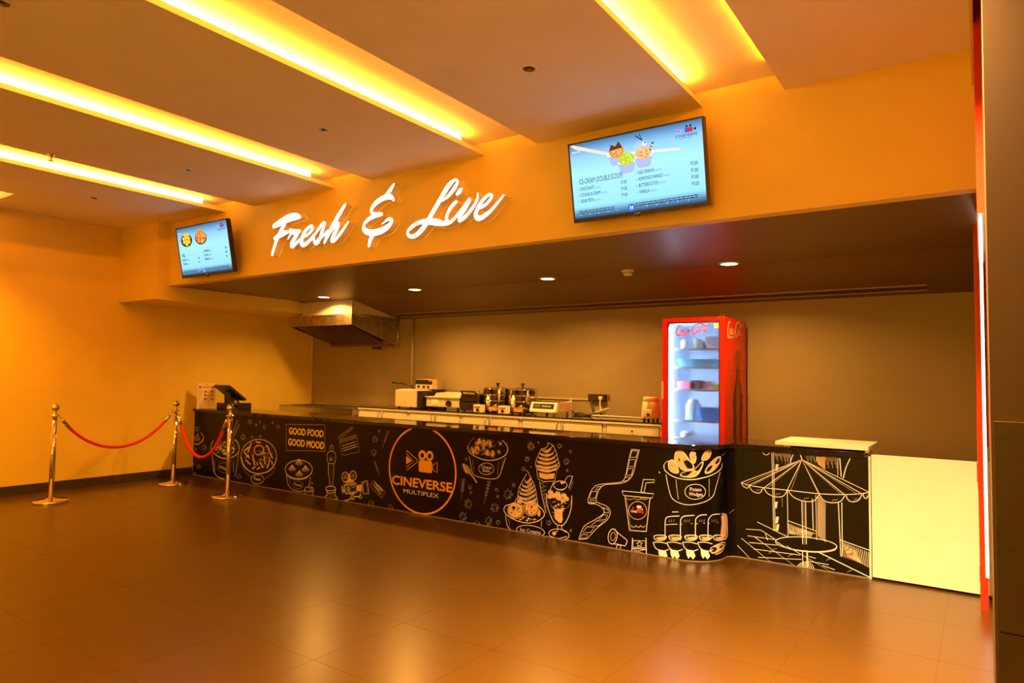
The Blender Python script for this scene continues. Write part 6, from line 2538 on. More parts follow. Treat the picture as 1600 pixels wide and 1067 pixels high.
def handle(parent, x, y, z0, z1):
    MB().tube([(x, y, z0), (x, y - 0.024, z0 + 0.004), (x, y - 0.026, (z0 + z1) / 2), (x, y - 0.024, z1 - 0.004), (x, y, z1)], 0.006, 8).build('handle', steel_m, parent)
def cabinet(x0, x1, split, label, drawer=False):
    r = thing('base_cabinet', label, 'cabinet', ((x0 + x1) / 2, YCAB, ZF), group='cream base cabinets along the back wall')
    zt = ZW - 0.012
    b = MB()
    b.box(x0, x0 + 0.018, YCAB + 0.003, YK - 0.01, ZF, zt - 0.022); b.box(x1 - 0.018, x1, YCAB + 0.003, YK - 0.01, ZF, zt - 0.022)
    b.box(x0 + 0.016, x1 - 0.016, YCAB + 0.08, YK - 0.02, ZF + 0.05, ZF + 0.068)
    b.build('carcass', cream_m, r)
    MB().box(x0 + 0.018, x1 - 0.018, YCAB + 0.03, YK - 0.01, ZF, zt - 0.022).build('dark_inside', dgrey_m, r)
    g = 0.009
    e0, e1 = x0 + 0.018, x1 - 0.018
    if drawer:
        for (za, zb) in ((0.72, zt - 0.03), (0.45, 0.714), (0.16, 0.444)):
            d = MB().box(e0 + g, e1 - g, YCAB - 0.002, YCAB + 0.016, za, zb, bevel=0.0015).build('drawer', cream_m, r)
            xm, zm = (x0 + x1) / 2, (za + zb) / 2
            MB().tube([(xm - 0.05, YCAB, zm - 0.035), (xm - 0.045, YCAB - 0.022, zm - 0.035), (xm + 0.045, YCAB - 0.022, zm - 0.035), (xm + 0.05, YCAB, zm - 0.035)], 0.006, 8).build('handle', brown_m, d)
            MB().prism([(xm + 0.010 * math.cos(q * 0.52), zm + 0.045 + 0.010 * math.sin(q * 0.52)) for q in range(12)], YCAB - 0.012, YCAB - 0.002, axis=1).build('lock', brown_m, d)
    else:
        for (xa, xb, hx) in ((e0 + g, split - g / 2, split - 0.035), (split + g / 2, e1 - g, split + 0.035)):
            d = MB().box(xa, xb, YCAB - 0.002, YCAB + 0.016, 0.16, zt - 0.03, bevel=0.0015).build('door', cream_m, r)
            handle(d, hx, YCAB - 0.002, 0.80, 0.905)
    MB().box(e0, e1, YCAB + 0.05, YCAB + 0.06, ZF, 0.155).build('plinth', dgrey_m, r)
cabinet(-6.86, -5.946, -6.424, 'cream two door base cabinet beside the steel table')
cabinet(-5.944, -5.089, -5.507, 'cream two door base cabinet below the fryer and griddle')
cabinet(-5.087, -4.234, -4.675, 'cream two door base cabinet below the two steamers')
cabinet(-4.232, -3.192, -3.714, 'cream two door base cabinet below the induction cooker')
cabinet(-3.190, -2.570, None, 'cream drawer cabinet beside the red fridge', drawer=True)
def build_back_top():
    tag(MB().box(-6.865, -2.565, YCAB - 0.012, YK - 0.001, ZW - 0.012, ZW, bevel=0.002).build('granite_worktop', granite_m), 'black granite worktop on the cream cabinets along the back wall', 'worktop')
    tag(MB().box(-6.862, -2.568, YCAB - 0.010, YCAB + 0.05, ZW - 0.034, ZW - 0.013).build('worktop_edge_trim', cream_m), 'pale edge strip under the black back worktop', 'trim')
build_back_top()

def build_fryer():
    x0, x1, y0, y1 = -6.34, -5.97, 6.42, 6.88
    r = thing('deep_fryer', 'steel countertop deep fryer with a black basket handle', 'fryer', (-6.15, 6.6, ZW))
    MB().box(x0, x1, y0, y0 + 0.30, 0.975, 1.195, bevel=0.004).build('tank', satin_m, r)
    MB().box(x1 + 0.001, x1 + 0.10, y0 + 0.02, y0 + 0.32, 0.975, 1.185, bevel=0.004).build('side_housing', blk_m, r)
    MB().box(x0 + 0.04, x1 - 0.03, y0 + 0.02, y0 + 0.27, 1.195, 1.206).build('basket_rim', satin_m, r)
    MB().tube([(x0 + 0.22, y0 + 0.12, 1.20), (x0 + 0.20, y0 + 0.10, 1.245), (x0 + 0.10, y0 + 0.04, 1.275), (x0 - 0.04, y0 - 0.02, 1.292)], [0.010, 0.011, 0.012, 0.013], 10).build('basket_handle', blk_m, r)
    h = MB().box(-6.285, -5.985, 6.745, 6.88, 1.205, 1.335, bevel=0.003).build('control_head', satin_m, r)
    MB().box(-6.285, -5.915, 6.76, 6.90, 0.975, 1.204).build('control_stand', blk_m, r)
    MB().box(-5.984, -5.905, 6.75, 6.87, 1.205, 1.335).build('head_side', mat('tan_metal', (0.45, 0.32, 0.18), 0.4), h)
    MB().box(-6.28, -5.99, 6.737, 6.745, 1.268, 1.330).build('dark_display', blk_m, h)
    MB().box(-6.035, -5.995, 6.732, 6.737, 1.31, 1.33).build('red_indicator', mat('red_lamp_lens', (0.8, 0.03, 0.05), 0.3, emit=(1.0, 0.05, 0.08), estr=1.2), h)
    for xk in (-6.22, -6.13, -6.05):
        MB().prism([(xk + 0.016 * math.cos(k * 0.524), 1.235 + 0.016 * math.sin(k * 0.524)) for k in range(12)], 6.725, 6.745, axis=1).build('knob', blk_m, h)
    for xa in (x0 + 0.03, x1 - 0.05):
        for ya in (y0 + 0.03, y0 + 0.25):
            MB().box(xa, xa + 0.02, ya, ya + 0.02, ZW, 0.975).build('foot', blk_m, r)
build_fryer()
def build_griddle():
    x0, x1, y0, y1 = -5.80, -5.26, 6.42, 6.82
    r = thing('electric_griddle', 'steel flat top griddle with one black knob', 'griddle', (-5.53, 6.6, ZW))
    MB().box(x0, x1, y0 + 0.01, y1, 0.998, 1.112, bevel=0.004).build('body', satin_m, r)
    MB().box(x0 - 0.014, x1 + 0.014, y0 - 0.006, y1, 1.112, 1.124, bevel=0.002).build('hot_plate', satin_m, r)
    MB().hexa([(x0, y0 + 0.16, 1.124), (x0 + 0.010, y0 + 0.16, 1.124), (x0 + 0.010, y1, 1.124), (x0, y1, 1.124)], [(x0, y0 + 0.2, 1.165), (x0 + 0.01, y0 + 0.2, 1.165), (x0 + 0.01, y1, 1.175), (x0, y1, 1.175)]).build('splash_side', satin_m, r)
    MB().box(x0, x1, y1 - 0.012, y1, 1.124, 1.175).build('splash_back', satin_m, r)
    MB().hexa([(x1 - 0.010, y0 + 0.05, 1.124), (x1, y0 + 0.05, 1.124), (x1, y1, 1.124), (x1 - 0.010, y1, 1.124)], [(x1 - 0.010, y0 + 0.12, 1.165), (x1, y0 + 0.12, 1.165), (x1, y1, 1.175), (x1 - 0.010, y1, 1.175)]).build('splash_side', satin_m, r)
    MB().prism([(-5.42 + 0.036 * math.cos(k * 0.393), 1.045 + 0.036 * math.sin(k * 0.393)) for k in range(16)], y0 - 0.022, y0 + 0.01, axis=1).build('knob', blk_m, r)
    MB().box(-5.70, -5.60, y0 + 0.006, y0 + 0.010, 1.025, 1.085).build('rating_label', white_m, r)
    for zz in (1.075, 1.02):
        MB().box(-5.492, -5.480, y0 + 0.004, y0 + 0.010, zz, zz + 0.012).build('indicator', mat('amber_lens', (0.5, 0.15, 0.03), 0.3), r)
    for xa in (x0 + 0.02, x1 - 0.05):
        for ya in (y0 + 0.03, y1 - 0.06):
            MB().lathe([(0.016, ZW), (0.014, 0.998)], xa + 0.015, ya, 12).build('foot', blk_m, r)
build_griddle()
def build_contact_grill():
    x0, x1, y0, y1 = -5.235, -4.945, 6.42, 6.80
    r = thing('contact_grill', 'black sandwich grill with a lid handle beside the griddle', 'grill', (-5.09, 6.6, ZW))
    MB().box(x0, x1, y0, y1, 0.972, 1.07, bevel=0.008).build('base_unit', blk_m, r)
    MB().box(x0, x1, y0, y1, 1.076, 1.165, bevel=0.012).build('lid', blk_m, r)
    MB().box(x0 + 0.02, x1 - 0.02, y0 + 0.02, y1 - 0.02, 1.165, 1.182, bevel=0.004).build('lid_top', steel_m, r)
    MB().tube([(x0 + 0.02, y0 + 0.02, 1.17), (x0 + 0.02, y0 - 0.02, 1.20), (x1 - 0.06, y0 - 0.02, 1.20), (x1 - 0.06, y0 + 0.02, 1.17)], 0.011, 10).build('handle', blk_m, r)
    m = MB()
    for k in range(5):
        m.box(x0 + 0.03, x0 + 0.10, y0 - 0.002, y0 + 0.002, 0.985 + k * 0.014, 0.990 + k * 0.014)
    m.build('vent_slots', dgrey_m, r)
    for xa in (x0 + 0.03, x1 - 0.03):
        for ya in (y0 + 0.04, y1 - 0.04):
            MB().lathe([(0.014, ZW), (0.013, 0.972)], xa, ya, 10).build('foot', blk_m, r)
build_contact_grill()
def make_steamer(x, label):
    y = 6.52
    r = thing('dumpling_steamer', label, 'steamer', (x, y, ZW), group='three tier steel steamers')
    R = 0.172
    MB().lathe([(R * 0.86, ZW + 0.012), (R * 0.98, ZW + 0.016), (R, ZW + 0.075), (R * 0.97, ZW + 0.080)], x, y, 36).build('heater_base', mat('dark_bronze_metal', (0.20, 0.12, 0.06), 0.25, metal=0.9), r)
    z = ZW + 0.080
    for k in range(3):
        h = 0.068
        MB().lathe([(R * 0.97, z), (R, z + 0.004), (R, z + h - 0.012), (R * 1.03, z + h - 0.008), (R * 1.03, z + h - 0.002), (R * 0.99, z + h)], x, y, 40).build('steam_tier', pol_m, r)
        m = MB()
        m.tube([(x - R * 0.7 - 0.05, y - R * 0.75, z + h * 0.62), (x - R * 0.7 - 0.065, y - R * 0.82, z + h * 0.55), (x - R * 0.7 - 0.05, y - R * 0.75, z + h * 0.3)], 0.005, 6)
        m.build('tier_handle', brown_m, r)
        z += h
    ld = MB().lathe([(R * 1.0, z), (R * 1.03, z + 0.004), (R * 0.95, z + 0.012), (R * 0.55, z + 0.026), (R * 0.12, z + 0.032)], x, y, 36).build('lid', pol_m, r)
    MB().lathe([(0.012, z + 0.031), (0.012, z + 0.042), (0.026, z + 0.050), (0.026, z + 0.066), (0.016, z + 0.072)], x, y, 18).build('lid_knob', blk_m, ld)
    c = MB().box(x - 0.172, x - 0.055, y - 0.245, y - 0.172, ZW + 0.006, ZW + 0.095, bevel=0.003).build('control_box', cream_m, r)
    MB().box(x - 0.16, x - 0.07, y - 0.248, y - 0.245, ZW + 0.062, ZW + 0.078).build('red_label', mat('rust_label', (0.55, 0.16, 0.05), 0.5), c)
    MB().prism([(x - 0.105 + 0.018 * math.cos(k * 0.524), ZW + 0.034 + 0.018 * math.sin(k * 0.524)) for k in range(12)], y - 0.262, y - 0.245, axis=1).build('knob', blk_m, c)
    MB().box(x + 0.0, x + 0.10, y - R - 0.004, y - R + 0.03, ZW + 0.03, ZW + 0.070).build('warning_label', mat('orange_label', (0.85, 0.36, 0.06), 0.5), r)
    for a in (0.8, 2.4, 4.0, 5.5):
        MB().lathe([(0.012, ZW), (0.012, ZW + 0.014)], x + R * 0.7 * math.cos(a), y + R * 0.7 * math.sin(a), 10).build('foot', blk_m, r)
make_steamer(-4.745, 'three tier polished steel steamer next to the black grill')
make_steamer(-4.385, 'three tier polished steel steamer next to the induction cooker')
def build_induction():
    x0, x1, y0, y1 = -4.185, -3.845, 6.36, 6.72
    r = thing('induction_cooker', 'cream induction cooker with a sloping black control panel', 'induction cooker', (-4.0, 6.5, ZW))
    prof = [(y0, 1.000), (y0 + 0.004, 1.022), (y0 + 0.045, 1.108), (y1, 1.118), (y1, 1.000)]
    m = MB().prism(prof, x0, x1, axis=0)
    m.build('body', white_m, r, bevel=0.004)
    n = Vector((0, -0.086, 0.041)).normalized()
    def sp(x, t, o):
        y = y0 + 0.004 + 0.041 * t; z = 1.022 + 0.086 * t
        return (x, y + n.y * o, z + n.z * o)
    def plate(xa, xb, ta, tb, o, name, m_):
        MB().hexa([sp(xa, ta, 0.0), sp(xb, ta, 0.0), sp(xb, tb, 0.0), sp(xa, tb, 0.0)], [sp(xa, ta, o), sp(xb, ta, o), sp(xb, tb, o), sp(xa, tb, o)]).build(name, m_, r)
    plate(x0 + 0.035, x1 - 0.03, 0.18, 0.84, 0.003, 'control_panel', blk_m)
    for k in range(4):
        plate(x0 + 0.16 + k * 0.030, x0 + 0.178 + k * 0.030, 0.42, 0.58, 0.005, 'key', mat('pale_key', (0.55, 0.48, 0.40), 0.5))
    plate(x0 + 0.06, x0 + 0.13, 0.36, 0.66, 0.005, 'display', mat('grey_display', (0.16, 0.12, 0.10), 0.2))
    MB().box(x0 + 0.02, x1 - 0.02, y0 + 0.07, y1 - 0.02, 1.116, 1.121).build('glass_plate', mat('black_hob_glass', (0.02, 0.015, 0.012), 0.08), r)
    MB().box(x1, x1 + 0.004, y0 + 0.05, y1 - 0.01, 1.005, 1.11).build('side_vent', mat('peach_plastic', (0.66, 0.46, 0.32), 0.5), r)
    for xa in (x0 + 0.035, x1 - 0.035):
        for ya in (y0 + 0.035, y1 - 0.035):
            MB().lathe([(0.018, ZW), (0.018, ZW + 0.008), (0.010, ZW + 0.012), (0.010, 1.002)], xa, ya, 12).build('foot', pol_m, r)
build_induction()
def build_grinder():
    x, y = -2.785, 6.50
    r = thing('coffee_grinder', 'peach plastic appliance with a tapered body beside the fridge', 'kitchen appliance', (x, y, ZW))
    MB().lathe([(0.092, ZW + 0.028), (0.096, ZW + 0.036), (0.090, ZW + 0.13), (0.084, ZW + 0.195), (0.080, ZW + 0.198)], x, y, 32).build('body', mat('peach_gloss_plastic', (0.86, 0.74, 0.60), 0.35), r)
    MB().lathe([(0.080, ZW + 0.199), (0.080, ZW + 0.238), (0.076, ZW + 0.244), (0.030, ZW + 0.247)], x, y, 32).build('cap', mat('peach_gloss_plastic', (0.86, 0.74, 0.60), 0.35), r)
    MB().box(x - 0.045, x + 0.055, y - 0.102, y - 0.070, ZW + 0.045, ZW + 0.12, bevel=0.01).build('front_plate', mat('peach_gloss_plastic', (0.86, 0.74, 0.60), 0.35), r)
    MB().prism([(x + 0.018 + 0.017 * math.cos(k * 0.45), ZW + 0.068 + 0.017 * math.sin(k * 0.45)) for k in range(14)], y - 0.118, y - 0.102, axis=1).build('dial', mat('dark_red_plastic', (0.10, 0.02, 0.015), 0.4), r)
    for k in range(3):
        MB().box(x + 0.0, x + 0.028, y - 0.0935 + k * 0.002, y - 0.085, ZW + 0.135 + k * 0.025, ZW + 0.140 + k * 0.025).build('level_mark', brown_m, r)
    for a in (0.7, 2.3, 3.9, 5.5):
        MB().lathe([(0.012, ZW), (0.012, ZW + 0.03)], x + 0.07 * math.cos(a), y + 0.07 * math.sin(a), 10).build('foot', blk_m, r)
build_grinder()
def build_socket():
    r = thing('socket_box', 'black double socket box with a white plug on the back wall', 'socket', (-3.64, 6.98, 1.16))
    b = MB().box(-3.755, -3.535, 6.945, 7.0, 1.122, 1.202, bevel=0.004).build('box', blk_m, r)
    for xa in (-3.745, -3.640):
        MB().box(xa, xa + 0.095, 6.941, 6.945, 1.130, 1.194).build('socket_plate', dgrey_m, b)
    MB().box(-3.515, -3.505, 6.985, 6.999, 1.13, 1.20).build('side_clip', brown_m, r)
    MB().box(-3.600, -3.555, 6.905, 6.941, 1.145, 1.180, bevel=0.006).build('plug', white_m, r)
    t = MB().box(-4.55, -3.756, 6.985, 7.0, 1.128, 1.146).build('cable_trunking', mat('cream_trunking', (0.62, 0.46, 0.26), 0.5))
    tag(t, 'thin cream cable trunking running along the back wall to the socket', 'trunking')
    t = MB().box(-4.02, -3.99, 6.985, 7.0, 0.965, 1.127).build('cable_drop', mat('cream_trunking', (0.62, 0.46, 0.26), 0.5))
    tag(t, 'short upright trunking piece behind the induction cooker', 'trunking')
    def cable(name, pts, rad, m_, label):
        tag(MB().tube(smooth(pts, False, 6), rad, 8).build(name, m_), label, 'cable')
    cable('white_cable', [(-3.578, 6.915, 1.150), (-3.575, 6.90, 1.08), (-3.54, 6.88, 1.02), (-3.47, 6.86, 1.035), (-3.43, 6.84, 1.05), (-3.50, 6.80, 1.03), (-3.58, 6.74, 0.985), (-3.54, 6.70, 0.972), (-3.40, 6.72, 0.972), (-3.20, 6.74, 0.970), (-3.0, 6.72, 0.970), (-2.90, 6.60, 0.975), (-2.845, 6.565, 0.985)], 0.008, white_m, 'white cable from the socket to the peach appliance')
    cable('black_cable', [(-3.70, 6.945, 1.128), (-3.69, 6.92, 1.06), (-3.64, 6.87, 0.99), (-3.58, 6.80, 0.970), (-3.50, 6.74, 0.972), (-3.46, 6.72, 1.0), (-3.52, 6.70, 1.0), (-3.62, 6.72, 0.970), (-3.72, 6.70, 0.970), (-3.80, 6.71, 0.972)], 0.008, blk_m, 'black cable hanging from the socket and curling on the worktop')
    cable('black_cable', [(-4.0, 6.90, 1.06), (-3.96, 6.88, 1.02), (-3.88, 6.86, 0.975), (-3.80, 6.84, 0.985), (-3.72, 6.82, 0.97), (-3.66, 6.83, 0.97)], 0.008, blk_m, 'black cable running down behind the induction cooker')
    t = MB().lathe([(0.017, ZW), (0.017, 2.19)], -6.575, 6.975, 14).build('wall_pipe', mat('painted_pipe', (0.50, 0.38, 0.22), 0.45))
    tag(t, 'slim painted pipe running up the back wall beside the hood', 'pipe')
build_socket()

# ================================================================== FRIDGE
def cola(parent, name, m_, org, ex, ez, size, wscale=1.0, off=None):
    mm = MB()
    org, ex, ez = Vector(org), Vector(ex), Vector(ez)
    nrm = ex.cross(ez)
    for i, (w, pts) in enumerate(COLA):
        p = smooth([tuple(q) for q in pts], False, 5)
        n = len(p)
        ws = [w * wscale * (0.45 + 0.75 * math.sin(math.pi * (k + 0.6) / (n + 0.2)) ** 0.8) for k in range(n)]
        vs, fs = ribbon2d(p, ws)
        mm.add([org + ex * (a * size) + ez * (b * size) + nrm * (0.0012 + i * 0.00006) for a, b in vs], fs)
    return mm.build(name, m_, parent)
def build_fridge():
    x0, x1, y0, y1, z1 = -2.540, -1.933, 6.20, 6.885, 1.977
    r = thing('drinks_fridge', 'tall red glass door drinks fridge standing behind the counter', 'fridge', ((x0 + x1) / 2, y0, ZF))
    t = 0.045
    inner = mat('white_fridge_liner', (0.62, 0.70, 0.80), 0.4)
    b = MB()
    b.box(x0, x0 + t, y0 + 0.05, y1, ZF + 0.08, z1); b.box(x1 - t, x1, y0 + 0.05, y1, ZF + 0.08, z1)
    b.box(x0 + t, x1 - t, y0 + 0.05, y1, z1 - t, z1); b.box(x0 + t, x1 - t, y1 - t, y1, ZF + 0.25, z1 - t)
    b.box(x0 + t, x1 - t, y0 + 0.05, y1, ZF + 0.08, ZF + 0.25)
    body = b.build('body', red_m, r, bevel=0.006)
    l = MB()
    e = 0.003
    l.box(x0 + t, x0 + t + e, y0 + 0.052, y1 - t, ZF + 0.25, z1 - t); l.box(x1 - t - e, x1 - t, y0 + 0.052, y1 - t, ZF + 0.25, z1 - t)
    l.box(x0 + t, x1 - t, y1 - t - e, y1 - t, ZF + 0.25, z1 - t); l.box(x0 + t, x1 - t, y0 + 0.052, y1 - t, z1 - t - e, z1 - t)
    l.build('liner', inner, r)
    # door: four frame members, glass, gasket
    d = MB()
    gl, gr, gt, gb = -2.486, -1.982, 1.938, 0.42
    d.box(x0, gl, y0, y0 + 0.048, ZF + 0.25, z1); d.box(gr, x1, y0, y0 + 0.048, ZF + 0.25, z1)
    d.box(gl, gr, y0, y0 + 0.048, gt, z1); d.box(gl, gr, y0, y0 + 0.048, ZF + 0.25, gb)
    door = d.build('door', red_m, r, bevel=0.005)
    g = MB()
    w = 0.007
    g.box(gl, gl + w, y0 - 0.001, y0 + 0.02, gb, gt); g.box(gr - w, gr, y0 - 0.001, y0 + 0.02, gb, gt); g.box(gl, gr, y0 - 0.001, y0 + 0.02, gt - w, gt)
    g.build('gasket', blk_m, door)
    # frosted, misted glass
    gm = bpy.data.materials.new('misted_glass')
    N, K = nodes(gm)
    N.remove(N['Principled BSDF'])
    tr = N.new('ShaderNodeBsdfTransparent'); tr.inputs[0].default_value = (0.92, 0.96, 1.0, 1)
    rf = N.new('ShaderNodeBsdfRefraction'); rf.inputs['Roughness'].default_value = 0.32; rf.inputs['IOR'].default_value = 1.12; rf.inputs[0].default_value = (0.92, 0.96, 1.0, 1)
    gs = N.new('ShaderNodeBsdfGlossy'); gs.inputs['Roughness'].default_value = 0.05
    mx = N.new('ShaderNodeMixShader'); mx.inputs[0].default_value = 0.78
    m2 = N.new('ShaderNodeMixShader'); m2.inputs[0].default_value = 0.04
    K.new(tr.outputs[0], mx.inputs[1]); K.new(rf.outputs[0], mx.inputs[2])
    K.new(mx.outputs[0], m2.inputs[1]); K.new(gs.outputs[0], m2.inputs[2])
    K.new(m2.outputs[0], N['Material Output'].inputs['Surface'])
    MB().box(gl + w, gr - w, y0 + 0.012, y0 + 0.018, gb, gt - w).build('glass_pane', gm, door)
    logo_red = mat('red_logo_print', (0.70, 0.05, 0.07), 0.5)
    cola(door, 'logo_lettering', logo_red, (-2.405, y0 + 0.011, 1.815), (1, 0, 0.0), (0, 0, 1), 0.325)
    MB().box(-2.035, -1.992, y0 + 0.009, y0 + 0.011, 1.872, 1.920).build('energy_label', mat('olive_label', (0.55, 0.52, 0.30), 0.5), door)
    MB().box(x0 - 0.004, x0 + 0.012, y0 - 0.010, y0, 1.20, 1.37, bevel=0.003).build('door_handle', mat('pale_pink_plastic', (0.75, 0.45, 0.35), 0.4), door)
    MB().box(-1.990, -1.935, y0 + 0.01, y0 + 0.06, z1, z1 + 0.022, bevel=0.003).build('hinge_cover', blk_m, r)
    # side print
    cola(body, 'logo_lettering', mat('pale_logo_print', (0.86, 0.62, 0.46), 0.5), (x1, y0 + 0.075, 1.795), (0, 1, -0.0), (0, 0, 1), 0.50, 1.15)
    bot = MB()
    prof = [(0.055, 0.45), (0.075, 0.80), (0.070, 1.05), (0.085, 1.18), (0.062, 1.30), (0.030, 1.40), (0.028, 1.46), (0.034, 1.47), (0.034, 1.50)]
    yc = y0 + 0.40
    def sheet(prf, k, off, mi):
        L = [(x1 + off, yc - a * k, z) for a, z in prf]; R = [(x1 + off, yc + a * k, z) for a, z in prf]
        for i in range(len(prf) - 1):
            bot.add([L[i], R[i], R[i + 1], L[i + 1]], [(0, 1, 2, 3)], mi)
    sheet(prof, 1.9, 0.0010, 0)
    sheet([(a * 0.42, z) for a, z in prof], 1.9, 0.0016, 1)
    sheet([(0.03, 1.50), (0.06, 1.53), (0.09, 1.58), (0.06, 1.64), (0.02, 1.69)], 1.2, 0.0010, 1)
    rnd = random.Random(5)
    for k in range(44):
        yy, zz, q = yc + rnd.uniform(-0.26, 0.20), rnd.uniform(0.9, 1.72), rnd.uniform(0.003, 0.007)
        bot.add([(x1 + 0.002, yy - q, zz - q * 1.6), (x1 + 0.002, yy + q, zz - q), (x1 + 0.002, yy + q * 0.6, zz + q * 1.6), (x1 + 0.002, yy - q, zz + q)], [(0, 1, 2, 3)], 2)
    bot.build('bottle_print', [mat('cola_brown_print', (0.07, 0.008, 0.002), 0.5), mat('amber_print', (0.42, 0.07, 0.006), 0.5), mat('splash_print', (0.75, 0.30, 0.12), 0.5)], body)
    # inside light and shelves
    cool = (0.62, 0.82, 1.0)
    MB().box(gl + 0.012, gl + 0.030, y0 + 0.055, y0 + 0.065, gb + 0.05, 1.90).build('light_tube', emat('fridge_tube_emission', (0.75, 0.88, 1.0), 16.0), r)
    a = area('fridge_light', (gl + 0.035 - r.location.x, 0.07, 1.12), (0, math.radians(-90), math.radians(35)), 1.4, 0.03, cool, FRIDGE_POWER)
    a.parent = r
    shm = mat('pale_wire_shelf', (0.72, 0.82, 0.95), 0.3, emit=(0.5, 0.72, 1.0), estr=0.0)
    for z in SHELF_Z:
        m = MB()
        m.box(x0 + t + 0.006, x1 - t - 0.006, y0 + 0.075, y0 + 0.085, z - 0.020, z)
        m.box(x0 + t + 0.006, x1 - t - 0.006, y1 - t - 0.03, y1 - t - 0.02, z - 0.010, z)
        for k in range(16):
            xa = x0 + t + 0.015 + k * 0.0315
            m.box(xa, xa + 0.006, y0 + 0.085, y1 - t - 0.02, z - 0.008, z - 0.002)
        m.build('shelf', shm, r)
    for xa in (x0 + 0.03, x1 - 0.08):
        for ya in (y0 + 0.08, y1 - 0.08):
            MB().box(xa, xa + 0.05, ya, ya + 0.05, ZF, ZF + 0.08).build('foot', blk_m, r)
FRIDGE_POWER = 11.0
SHELF_Z = [1.690, 1.515, 1.300, 1.005, 0.835]
build_fridge()
def tub(x, y, z, w, d, h, col, name, label, cat, lid=None, taper=0.85):
    r = thing(name, label, cat, (x, y, z), group='goods inside the red fridge')
    k = taper
    MB().hexa([(x - w / 2 * k, y - d / 2 * k, z), (x + w / 2 * k, y - d / 2 * k, z), (x + w / 2 * k, y + d / 2 * k, z), (x - w / 2 * k, y + d / 2 * k, z)],
              [(x - w / 2, y - d / 2, z + h), (x + w / 2, y - d / 2, z + h), (x + w / 2, y + d / 2, z + h), (x - w / 2, y + d / 2, z + h)]).build('tub', mat(name + '_plastic_%d' % int(sum(col) * 1000), col, 0.4), r, bevel=0.004)
    if lid:
        MB().box(x - w / 2 - 0.004, x + w / 2 + 0.004, y - d / 2 - 0.004, y + d / 2 + 0.004, z + h, z + h + 0.010, bevel=0.003).build('lid', mat('lid_plastic_%d' % int(sum(lid) * 1000), lid, 0.4), r)
def jar(x, y, z, rad, h, col, name, label, cat, cap=(0.85, 0.88, 0.92)):
    r = thing(name, label, cat, (x, y, z), group='goods inside the red fridge')
    MB().lathe([(rad * 0.92, z), (rad, z + 0.01), (rad, z + h * 0.78), (rad * 0.7, z + h * 0.86)], x, y, 22).build('vessel', mat(name + '_material_%d' % int(sum(col) * 1000), col, 0.35), r)
    MB().lathe([(rad * 0.72, z + h * 0.86), (rad * 0.74, z + h), (rad * 0.3, z + h + 0.002)], x, y, 22).build('cap', mat('cap_material_%d' % int(sum(cap) * 1000), cap, 0.4), r)
S = SHELF_Z
jar(-2.37, 6.36, S[0], 0.045, 0.085, (0.75, 0.78, 0.85), 'jar', 'small white jar on the top fridge shelf', 'jar')
jar(-2.26, 6.40, S[0], 0.050, 0.10, (0.55, 0.50, 0.42), 'jar', 'beige jar on the top fridge shelf', 'jar')
jar(-2.19, 6.45, S[0], 0.035, 0.08, (0.25, 0.24, 0.25), 'jar', 'dark grey jar on the top fridge shelf', 'jar')
tub(-2.11, 6.36, S[0], 0.09, 0.10, 0.115, (0.80, 0.88, 0.92), 'tub', 'tall white tub on the top fridge shelf', 'tub')
jar(-2.025, 6.34, S[0], 0.028, 0.12, (0.85, 0.93, 0.97), 'bottle', 'slim white bottle beside a tall tub on the top fridge shelf', 'bottle')
tub(-2.24, 6.42, S[1], 0.36, 0.26, 0.072, (0.25, 0.68, 0.85), 'tray', 'wide pale blue tray on the second fridge shelf', 'tray', taper=0.9)
tub(-2.36, 6.38, S[2], 0.13, 0.16, 0.070, (0.90, 0.22, 0.32), 'carton', 'deep pink carton on the third fridge shelf', 'carton', taper=1.0)
tub(-2.25, 6.38, S[2], 0.085, 0.14, 0.085, (0.16, 0.08, 0.09), 'carton', 'dark carton between pink ones on the third fridge shelf', 'carton', taper=1.0)
tub(-2.16, 6.40, S[2], 0.075, 0.14, 0.075, (0.90, 0.42, 0.42), 'carton', 'light pink carton on the third fridge shelf', 'carton', taper=1.0)
tub(-2.035, 6.36, S[2], 0.095, 0.12, 0.050, (0.82, 0.70, 0.12), 'pack', 'yellow pack on the third fridge shelf', 'pack', taper=1.0)
jar(-2.30, 6.40, S[3], 0.075, 0.19, (0.62, 0.74, 0.78), 'canister', 'large pale grey canister on the fourth fridge shelf', 'canister')
tub(-2.095, 6.40, S[3], 0.22, 0.22, 0.115, (0.10, 0.42, 0.90), 'crate', 'bright blue plastic box on the fourth fridge shelf', 'box', lid=(0.30, 0.60, 0.95))
jar(-2.335, 6.36, S[4], 0.075, 0.06, (0.92, 0.95, 0.98), 'bowl', 'white bowl on the lowest visible fridge shelf', 'bowl')

